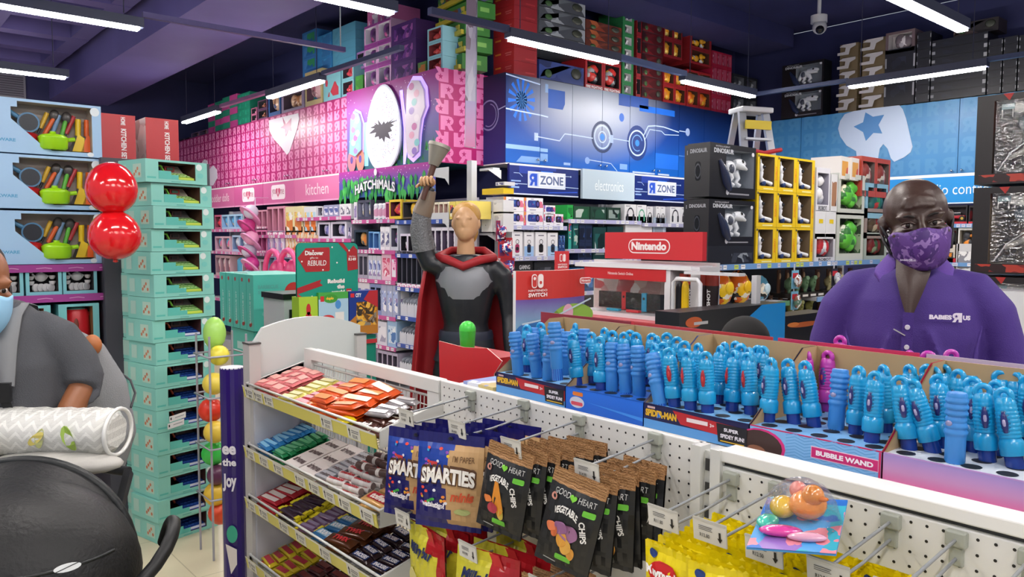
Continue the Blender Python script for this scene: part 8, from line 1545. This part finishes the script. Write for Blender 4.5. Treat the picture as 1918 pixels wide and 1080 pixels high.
for q in (-1, 1):
    eye(q, body, HM); m = MB(); m.tube([(q*.016, -.093, .022), (q*.03, -.093, .028), (q*.046, -.082, .025)], [.003, .0038, .002], M('1a120e', .8), 7); m.V = fit(m.V, HM); m.build('eyebrow', body)
    m = MB(); m.tube([(q*.016, -.088, .002), (q*.026, -.0915, .0085), (q*.037, -.089, .0085), (q*.046, -.08, .003)], .003, SKM, 7); m.V = fit(m.V, HM); m.build('eyelid', body)
def mask(par, mat, M4, nm='face_mask', marks=True):
    m = MB(); secs = []; nu, nv = 20, 10
    for j in range(nv+1):
        v = j/nv; row = []
        for i in range(nu+1):
            u = -1+2*i/nu; a = R_(u*84); zt_ = -.012-.022*u*u+.004*math.cos(u*9); zb_ = -.135+.05*u*u; z = zt_+(zb_-zt_)*v; bl = math.sin(math.pi*min(1, v*.9+.12))
            rdg = (1-abs(u))**1.5*.018; row.append(Vector((.076*math.sin(a)*(1-.14*v*(1-abs(u)*.3)), -.022-(.068+.018*bl+rdg)*math.cos(a)**.85+.02*max(0, v-.7), z)))
        secs.append(row)
    m.loft(secs, mat, caps=False, closed=False)
    for q in (-1, 1):
        m.tube([(q*.075, -.03, -.038), (q*.085, .0, -.005), (q*.088, .03, .01)], .0022, M('1c1a20', .6), 6); m.tube([(q*.07, -.035, -.085), (q*.082, .0, -.05), (q*.086, .03, -.02)], .0022, M('1c1a20', .6), 6)
    m.V = fit(m.V, M4); k = m.build(nm, par, mods=[('SOLIDIFY', dict(thickness=.002, offset=1))])
    if marks:
        f = F((-.055, -.095, -.098), Vector((.9, -.42, -.1)).normalized(), Vector((0, -.12, 1)).normalized()); m = MB(); w_ = M('d8d0e4', .5); m.text(f, 'BABiES', 0, 0, .02, .005, w_, .006, .04); glyphR(m, f, .021, -.001, .008, .008, w_, mat, e=.006); m.text(f, 'US', .03, 0, .037, .005, w_, .006, .04); m.V = fit(m.V, M4); m.build('mask_logo', k)
mask(man, ART(('4a2470', '3f1f66', '56307c', '5a3484', '8a6aa8'), 46, .6, 2), HM)
m = MB()      # polo shirt
limb(m, [(0, .0, .86, .185, .125), (0, 0, 1.0, .185, .13), (0, 0, 1.15, .195, .13), (0, .005, 1.27, .21, .13), (0, .015, 1.36, .2, .12), (0, .025, 1.42, .16, .1), (0, .03, 1.455, .095, .082), (0, .03, 1.475, .068, .068)], PUR, 24)
for q in (-1, 1): limb(m, [(q*.1, .02, 1.4, .06), (q*.17, .02, 1.385, .068), (q*.225, .02, 1.33, .068), (q*.255, .02, 1.24, .066), (q*.268, .015, 1.12, .064)], PUR, 16)
for pts in (((-.2, -.07, 1.3), (-.16, -.12, 1.2), (-.15, -.125, 1.05)), ((.19, -.08, 1.32), (.17, -.11, 1.2), (.18, -.1, 1.05)), ((.05, -.128, 1.3), (.1, -.13, 1.2), (.12, -.125, 1.0)), ((-.06, -.125, 1.28), (-.09, -.13, 1.16), (-.08, -.13, 1.0))): m.tube(pts, [.006, .012, .009], PUR, 8)
TM(m); shirt = m.build('polo_shirt', man, mods=[REM(.008), SMO(5)])
m = MB(); ys_ = lambda z: -.1-.028*max(0, min(1, (1.44-z)/.12))
V = [(-.052, 1.475), (.055, 1.475), (.03, 1.4), (-.005, 1.335), (-.012, 1.335), (-.04, 1.4)]
m.loft([[Vector((a[0]+(b[0]-a[0])*i/6, ys_(a[1])-.012*math.sin(math.pi*i/6)+(.03 if a[1] > 1.46 else 0), a[1])) for i in range(7)] for a, b in (((-.052, 1.485), (.055, 1.485)), ((-.05, 1.44), (.045, 1.44)), ((-.036, 1.39), (.026, 1.39)), ((-.014, 1.33), (.0, 1.33)))], SKM, False, False); TM(m); m.build('neckline', body)
CL = M('5c3a94', .8, bump=.3, bs=400)
for q in (-1, 1):
    m = MB(); inn, out = [], []
    for i in range(9):
        a = R_(180-150*i/8); rx = .064; inn.append(Vector((q*rx*math.sin(a), .03-.07*math.cos(a)*-1*-1, 1.552-.028*(i/8)**2))); k = (i/8)
        out.append(Vector((q*(rx+.03+.012*k)*math.sin(a)+(q*.018*k*k), .03-(.1+.03*k)*math.cos(a), 1.518-.05*k-(.04 if i == 8 else 0))))
    m.loft([inn, out], CL, False, False); m.build('collar', shirt, mods=[('SOLIDIFY', dict(thickness=.004)), SUB(1)])
m = MB(); m.bar((-.006, -.138, 1.39), (-.01, -.142, 1.26), .026, .003, PUR, (0, 1, 0)); m.build('placket', shirt)
for z in (1.352, 1.30): MB().cyl((-.008, -.14, z), (-.008, -.146, z-.0005), .0065, .006, M('d8d4e0', .2), 14).build('button', shirt)
MB().bar((-.04, -.138, 1.345), (-.012, -.143, 1.33), .003, .008, M('c8c8cc', .25, .6), (0, 1, 0)).build('name_pin', man)
f = F((.04, -.131, 1.372), Vector((.97, .2, 0)).normalized(), (0, 0, 1)); m = MB(); w_ = M('e8e0ec', .5); m.text(f, 'BABiES', 0, .003, .052, .015, w_, .004, .06); glyphR(m, f, .053, -.003, .022, .024, w_, PUR, e=.004); m.text(f, 'US', .077, .003, .094, .015, w_, .004, .06); m.build('shirt_logo', shirt)
MB().cyl((0, 0, 0), (0, 0, .0), .001, .001, PUR) and None
m = MB()
for q in (-1, 1): limb(m, [(q*.075, .01, .95, .1), (q*.09, .01, .75, .095), (q*.095, .01, .45, .075), (q*.1, .02, .06, .065)], M('16161c', .7), 14)
m.build('trousers', man, mods=[REM(.01)]); 
for q in (-1, 1): MB().ball((q*.1, -.05, .045), (.05, .13, .045), M('101012', .4)).build('shoe', man)
# --- a seated shopper or child whose dark hair shows above the cartons
kid = thing('person', (-1.53, 2.42, 0), R_(25), 'person of whom only dark hair shows above the cartons, before the blaster boxes', 'person')
SKC = M('a5704c', .5); KM = Matrix.Translation((0, 0, 1.165))
m = headmesh(SKC, KM, False); limb(m, [(0, .02, .92, .06), (0, .01, 1.0, .045), (0, 0, 1.1, .045)], SKC); limb(m, [(0, 0, .5, .13, .1), (0, 0, .75, .14, .1), (0, .01, .9, .13, .08)], SKC)
for q in (-1, 1): limb(m, [(q*.12, .01, .9, .045), (q*.17, 0, .75, .04), (q*.18, -.04, .55, .03)], SKC, 10); limb(m, [(q*.07, 0, .55, .07), (q*.08, 0, .3, .05), (q*.08, 0, .04, .035)], SKC, 10); hand(m, (q*.18, -.04, .55), (0, -.2, -1), (q, 0, 0), -q, SKC, .3, .8)
kb = m.build('body', kid, mods=[REM(.009), SMO(2)])
for q in (-1, 1): eye(q, kb, KM)
MB().ball((0, .02, 1.215), (.088, .105, .09), M('080607', .85), 24, 16).build('hair', kid)
m = MB(); limb(m, [(0, 0, .45, .16, .12), (0, 0, .7, .155, .115), (0, .01, .86, .15, .1), (0, .01, .93, .07, .06)], M('2a2c3a', .8), 18); m.build('dark_top', kid)
# --- the shopper at the left edge
WX, WY = -2.80, .42
wom = thing('person', (WX, WY, 0), R_(65), 'person in a grey sweatshirt and light blue mask at the left edge, pushing the pushchair', 'person')
SKW = M('8a5636', .45, bump=.06, bs=200); GRS = M('4b4d52', .9, bump=.35, bs=300, var=.12)
WM = Matrix.Translation((-.088, -.06, 1.43)) @ Matrix.Rotation(R_(40), 4, 'Z') @ Matrix.Rotation(R_(8), 4, 'X')
m = headmesh(SKW, WM, False)
limb(m, [(-.07, .02, 1.25, .06), (-.09, .015, 1.31, .05), (-.12, 0, 1.38, .05)], SKW); limb(m, [(-.05, 0, .8, .14, .11), (-.05, 0, 1.0, .14, .1), (-.06, .01, 1.18, .14, .09)], SKW)
AR = [(.06, .01, 1.29, .045), (.115, 0, 1.24, .044), (.16, .0, 1.15, .042), (.17, -.03, 1.10, .042), (.15, -.08, 1.05, .038), (.13, -.15, .98, .03)]
AL_ = [(-.17, .01, 1.29, .045), (-.23, 0, 1.2, .044), (-.26, 0, 1.08, .042), (-.24, -.1, 1.0, .038), (-.2, -.18, .96, .03)]
limb(m, AR, SKW, 12); limb(m, AL_, SKW, 12); hand(m, (.13, -.15, .98), (-.1, -1, -.2), (0, -.2, 1), -1, SKW, 1.1); hand(m, (-.2, -.18, .96), (.1, -1, -.2), (0, -.2, 1), 1, SKW, 1.1)
for q in (-1, 1): limb(m, [(-.05+q*.08, .01, .82, .09), (-.05+q*.09, .01, .45, .06), (-.05+q*.09, .02, .08, .04)], SKW, 12)
wb = m.build('body', wom, mods=[REM(.0065), SMO(3)])
for q in (-1, 1): eye(q, wb, WM)
mask(wom, M('8fc0e0', .7), WM, marks=False)
m = MB(); m.ball((0, .04, .055), (.084, .088, .085), M('120e0e', .7, bump=.4, bs=50), 22, 14); m.ball((0, .1, .06), (.04, .04, .04), M('120e0e', .7, bump=.4, bs=50), 12, 8); m.V = fit(m.V, WM); m.build('hair', wom)
m = MB(); limb(m, [(-.05, 0, .78, .18, .14), (-.05, -.01, 1.0, .18, .15), (-.055, -.01, 1.18, .175, .145), (-.06, .005, 1.28, .155, .105), (-.08, .01, 1.33, .1, .075), (-.1, .01, 1.355, .06, .058)], GRS, 22)
limb(m, [(.03, .01, 1.29, .066), (.1, 0, 1.255, .07), (.15, .0, 1.18, .067), (.172, -.015, 1.13, .06), (.168, -.035, 1.105, .053)], GRS, 16); limb(m, [(-.15, .01, 1.29, .065), (-.22, 0, 1.22, .066), (-.265, 0, 1.1, .064), (-.25, -.06, 1.03, .058)], GRS, 16)
for a in ((.170, -.018, 1.14), (.170, -.028, 1.122), (.168, -.036, 1.106)): m.tube([(a[0]+.056*math.cos(t_), a[1]+.03*math.sin(t_), a[2]+.052*math.sin(t_)) for t_ in [2*math.pi*i/14 for i in range(14)]], .008, GRS, 6, closed=True)
sw = m.build('sweatshirt', wom, mods=[REM(.008), SMO(3)])
f = F((-.14, -.17, 1.12), (1, .0, 0), (0, 0, 1)); m = MB(); w_ = M('c8c8cc', .4); m.text(f, 'JAMS', .0, .035, .13, .075, w_, 0, .05); m.rect(f, 0, .02, .14, .024, w_, 0); m.rect(f, .04, .1, .09, .106, w_, 0); m.rect(f, .06, -.03, .1, -.024, w_, 0); m.build('shirt_print', sw)
m = MB()
for q in (-1, 1): limb(m, [(-.05+q*.08, .01, .84, .1), (-.05+q*.09, .01, .45, .075), (-.05+q*.09, .02, .06, .055)], M('20222a', .8), 12)
m.build('trousers', wom, mods=[REM(.01)])
for q in (-1, 1): MB().ball((-.05+q*.09, -.05, .04), (.045, .12, .04), M('d8d8dc', .5)).build('shoe', wom)
BPK = M('888a8d', .85, bump=.3, bs=260, var=.1)
bp = thing('backpack', (WX, WY, 0), R_(65), 'light grey backpack worn by the shopper at the left edge', 'backpack')
m = MB(); limb(m, [(.1, .2, .78, .14, .08), (.11, .22, .9, .17, .12), (.10, .21, 1.06, .155, .12), (.08, .17, 1.18, .12, .09), (.05, .13, 1.25, .07, .05)], BPK, 20); m.ball((.12, .3, 1.0), (.1, .06, .11), BPK, 16, 10); m.build('bag', bp, mods=[REM(.01), SMO(3)])
m = MB()
for x in (.0, -.13): 
    q = Vector((x, 0, 0)); m.loft([[Vector((x-.026, y, z)), Vector((x+.026, y, z)), Vector((x+.026, y-.008, z+.004)), Vector((x-.026, y-.008, z+.004))] for y, z in ((.14, 1.28), (.08, 1.355), (.0, 1.37), (-.07, 1.34), (-.12, 1.26), (-.16, 1.14))], M('77797c', .8))
m.build('strap', bp); m = MB(); m.box((-.02, -.185, 1.10), (.02, -.165, 1.155), M('141416', .3)).bar((0, -.17, 1.11), (.04, -.15, .96), .024, .004, M('1c1c1e', .6), (0, 1, 0)).build('buckle', bp)
m = MB(); m.tube([(.19, .17, 1.2), (.21, .2, 1.16), (.215, .2, 1.1)], .006, M('1c1c1e', .4), 6); m.ball((.17, .12, 1.22), (.03, .03, .035), M('b06a3a', .5), 10, 8); m.build('key_charm', bp); m = MB(); m.tube([(.11+.165*math.sin(a), .23+.1*math.cos(a), 1.02+.1*math.cos(a)) for a in [R_(-60+24*i) for i in range(8)]], .004, M('3a3c40', .5), 6); m.build('zip', bp)
# ------------------------------------------------------------------ pushchair and the wrapped blanket
RT, FW = Vector((.655, .756, 0)), Vector((-.756, .655, 0))       # across and away, as the pushchair stands
PC = Vector((-2.27, .285, 0)); ang = math.atan2(RT.y, RT.x)
ps = thing('pushchair', tuple(PC), ang, 'black pushchair with a big ribbed canopy at the lower left', 'pushchair')
BK_, BK2 = M('0c0d0e', .5, bump=.25, bs=90, var=.2), M('15191a', .45, bump=.2, bs=60)
m = MB(); secs = []      # canopy: fan of fabric from front hoop (low, right) over to the rear
NA, NB = 26, 22
def can(a, b, rr=1):
    # a 0..1 along the arc from left to right, b 0..1 from rear hoop to front
    th = math.pi*(1-a); rx = .262*rr; hz = .30*rr*(1-.1*b)
    x = rx*math.cos(th); z = .70+hz*math.sin(th)**.8*math.cos(R_(62*b-8)); y = .12-.34*math.sin(R_(62*b+6))*(.55+.45*math.sin(th))
    return Vector((x+.02, y-.0, z+.006*math.sin(a*37+b*9)*b))
for j in range(NB+1): secs.append([can(i/NA, j/NB) for i in range(NA+1)])
m.loft(secs, BK_, False, False); m.build('canopy', ps, mods=[('SOLIDIFY', dict(thickness=.006)), SUB(1)])
for b, r, c in ((.02, .013, BK2), (.34, .008, BK_), (.66, .0055, BK_), (1, .012, BK2)): MB().tube([can(i/NA, b, 1.01) for i in range(NA+1)], r, c, 8).build('canopy_seam', ps)
f = F(Vector((.265, -.205, .92)), Vector((.72, .69, 0)), Vector((-.3, .28, .9)).normalized()); m = MB(); m.ell(f, 0, -.08, .028, .009, M('d8dcdc', .3), .012, 16, 0, 2*math.pi); m.line(f, [(-.025, -.085), (.025, -.074)], .0018, BK_, .014); m.build('logo_patch', ps)
f = F(Vector((-.12, -.325, .75)), (1, .0, 0), (0, 0, 1)); m = MB(); m.line(f, [(0, -.1), (.01, -.08), (0, -.06)], .004, M('d8dcdc'), .03); m.line(f, [(.01, -.08), (.03, -.075)], .004, M('d8dcdc'), .03); m.build('side_mark', ps)
m = MB(); m.ball((.0, .02, .52), (.23, .3, .16), M('1a1c1e', .8), 20, 12); m.box((-.2, -.1, .45), (.2, .22, .62), M('1a1c1e', .8)); m.build('seat', ps)
m = MB(); m.ball((.05, -.05, .74), (.30, .25, .25), BK_, 30, 20); m.build('lower_canopy', ps); MB().tube([(.05+.30*math.sin(R_(a_))*.93, -.05-.25*math.cos(R_(a_))*.93, .74+.25*.37+.0*a_) for a_ in range(-80, 81, 8)], .004, BK2, 6).build('canopy_piping', ps)
MB().tube([(.05, -.3, .62), (.22, -.22, .64), (.34, -.1, .70), (.40, -.02, .77), (.415, .03, .825), (.40, .07, .85), (.375, .1, .83), (.34, .14, .76)], .018, M('141516', .45), 12).build('bumper_bar', ps, mods=[SUB(1)])
for q in (-1, 1):
    MB().bar((q*.1, .44, .86), (q*.20, -.3, .14), .02, .03, M('2a2c30', .4)).bar((q*.22, .1, .6), (q*.24, .35, .12), .02, .03, M('2a2c30', .4)).build('side_frame', ps)
    for y, r in ((-.3, .09), (.36, .12)): MB().cyl((q*.25-.02, y, r), (q*.25+.02, y, r), r, r, M('1a1a1c', .7), 20).cyl((q*.25-.022, y, r), (q*.25+.022, y, r), r*.5, r*.5, M('9a9aa0', .4), 16).build('wheel', ps)
MB().tube([(-.1, .44, .86), (0, .46, .865), (.1, .44, .86)], .015, M('2a2c30', .5), 10).build('handlebar', ps)
def blanket():
    m_, t_, p_ = _new('zigzag_blanket'); p_.inputs['Roughness'].default_value = .6; p_.inputs['Coat Weight'].default_value = 1; p_.inputs['Coat Roughness'].default_value = .12
    tc = t_.nodes.new('ShaderNodeTexCoord'); L = t_.links.new; s_ = t_.nodes.new('ShaderNodeSeparateXYZ'); L(tc.outputs['Object'], s_.inputs[0])
    def mt(op, a, b=None, c=None):
        n = t_.nodes.new('ShaderNodeMath'); n.operation = op
        for i, v in enumerate((a, b, c)):
            if v is None: continue
            if isinstance(v, (int, float)): n.inputs[i].default_value = v
            else: L(v, n.inputs[i])
        return n.outputs[0]
    zz = mt('PINGPONG', s_.outputs[0], .02); q = mt('ADD', s_.outputs[2], zz); k = mt('PINGPONG', q, .014); g = mt('GREATER_THAN', k, .009)
    mx = t_.nodes.new('ShaderNodeMix'); mx.data_type = 'RGBA'; mx.inputs[6].default_value = lin('d2d2cc'); mx.inputs[7].default_value = lin('e6e6e0'); L(g, mx.inputs[0]); L(mx.outputs[2], p_.inputs['Base Color'])
    nz = t_.nodes.new('ShaderNodeTexNoise'); nz.inputs['Scale'].default_value = 16; nz.inputs['Distortion'].default_value = 1.5; bp_ = t_.nodes.new('ShaderNodeBump'); bp_.inputs['Strength'].default_value = .9; bp_.inputs['Distance'].default_value = .02; L(nz.outputs[0], bp_.inputs['Height']); L(bp_.outputs[0], p_.inputs['Coat Normal']); return m_
a0 = P(120, 818, 'x', -2.35); BZ = 1.012
bl = thing('blanket_pack', (PC+FW*.33).to_tuple()[:2]+(BZ,), ang, 'rolled zigzag-print blanket in clear plastic lying across the pushchair', 'blanket')
m = MB(); secs = []
for i in range(25):
    x = -.45+.575*i/24; k = 1-.35*max(0, abs(i/24-.5)*2-.92)/.08; secs.append([Vector((x, (.085*k+.004*math.sin(i*1.3+j))*math.cos(2*math.pi*j/24), (.068*k+.003*math.sin(i*2+j*2))*math.sin(2*math.pi*j/24))) for j in range(24)])
m.loft(secs, blanket()); m.build('roll', bl)
m = MB(); 
for x, w_, h, c, th in ((-.06, .028, .012, 'e0d070', .7), (.03, .016, .04, '9ab84a', .4), (-.2, .02, .012, 'a8c05a', .3), (-.05, .012, .03, 'c8cc8a', -.2)):
    pts = []
    for i in range(12):
        a = 2*math.pi*i/12; px_, pz_ = w_*math.cos(a), h*math.sin(a); X, Z = x+px_*math.cos(th)-pz_*math.sin(th), px_*math.sin(th)+pz_*math.cos(th); ph = Z/.07; pts.append((X, -.0875*math.cos(ph)-.0016, .0705*math.sin(ph)))
    m.poly(pts, M(c, .4))
m.build('leaf_print', bl); MB().tube([(.127, .08*math.cos(a), .066*math.sin(a)) for a in [2*math.pi*i/24 for i in range(24)]], .006, M('e8e8e4', .3), 6, closed=True).build('piping', bl)
t = thing('grey_pouch', (PC+FW*.27).to_tuple()[:2]+(.935,), ang, 'pale grey padded pouch under the wrapped blanket', 'pouch'); MB().ball((-.02, 0, 0), (.19, .07, .035), M('b8b6b0', .7, bump=.3, bs=30), 22, 10).build('pouch', t)
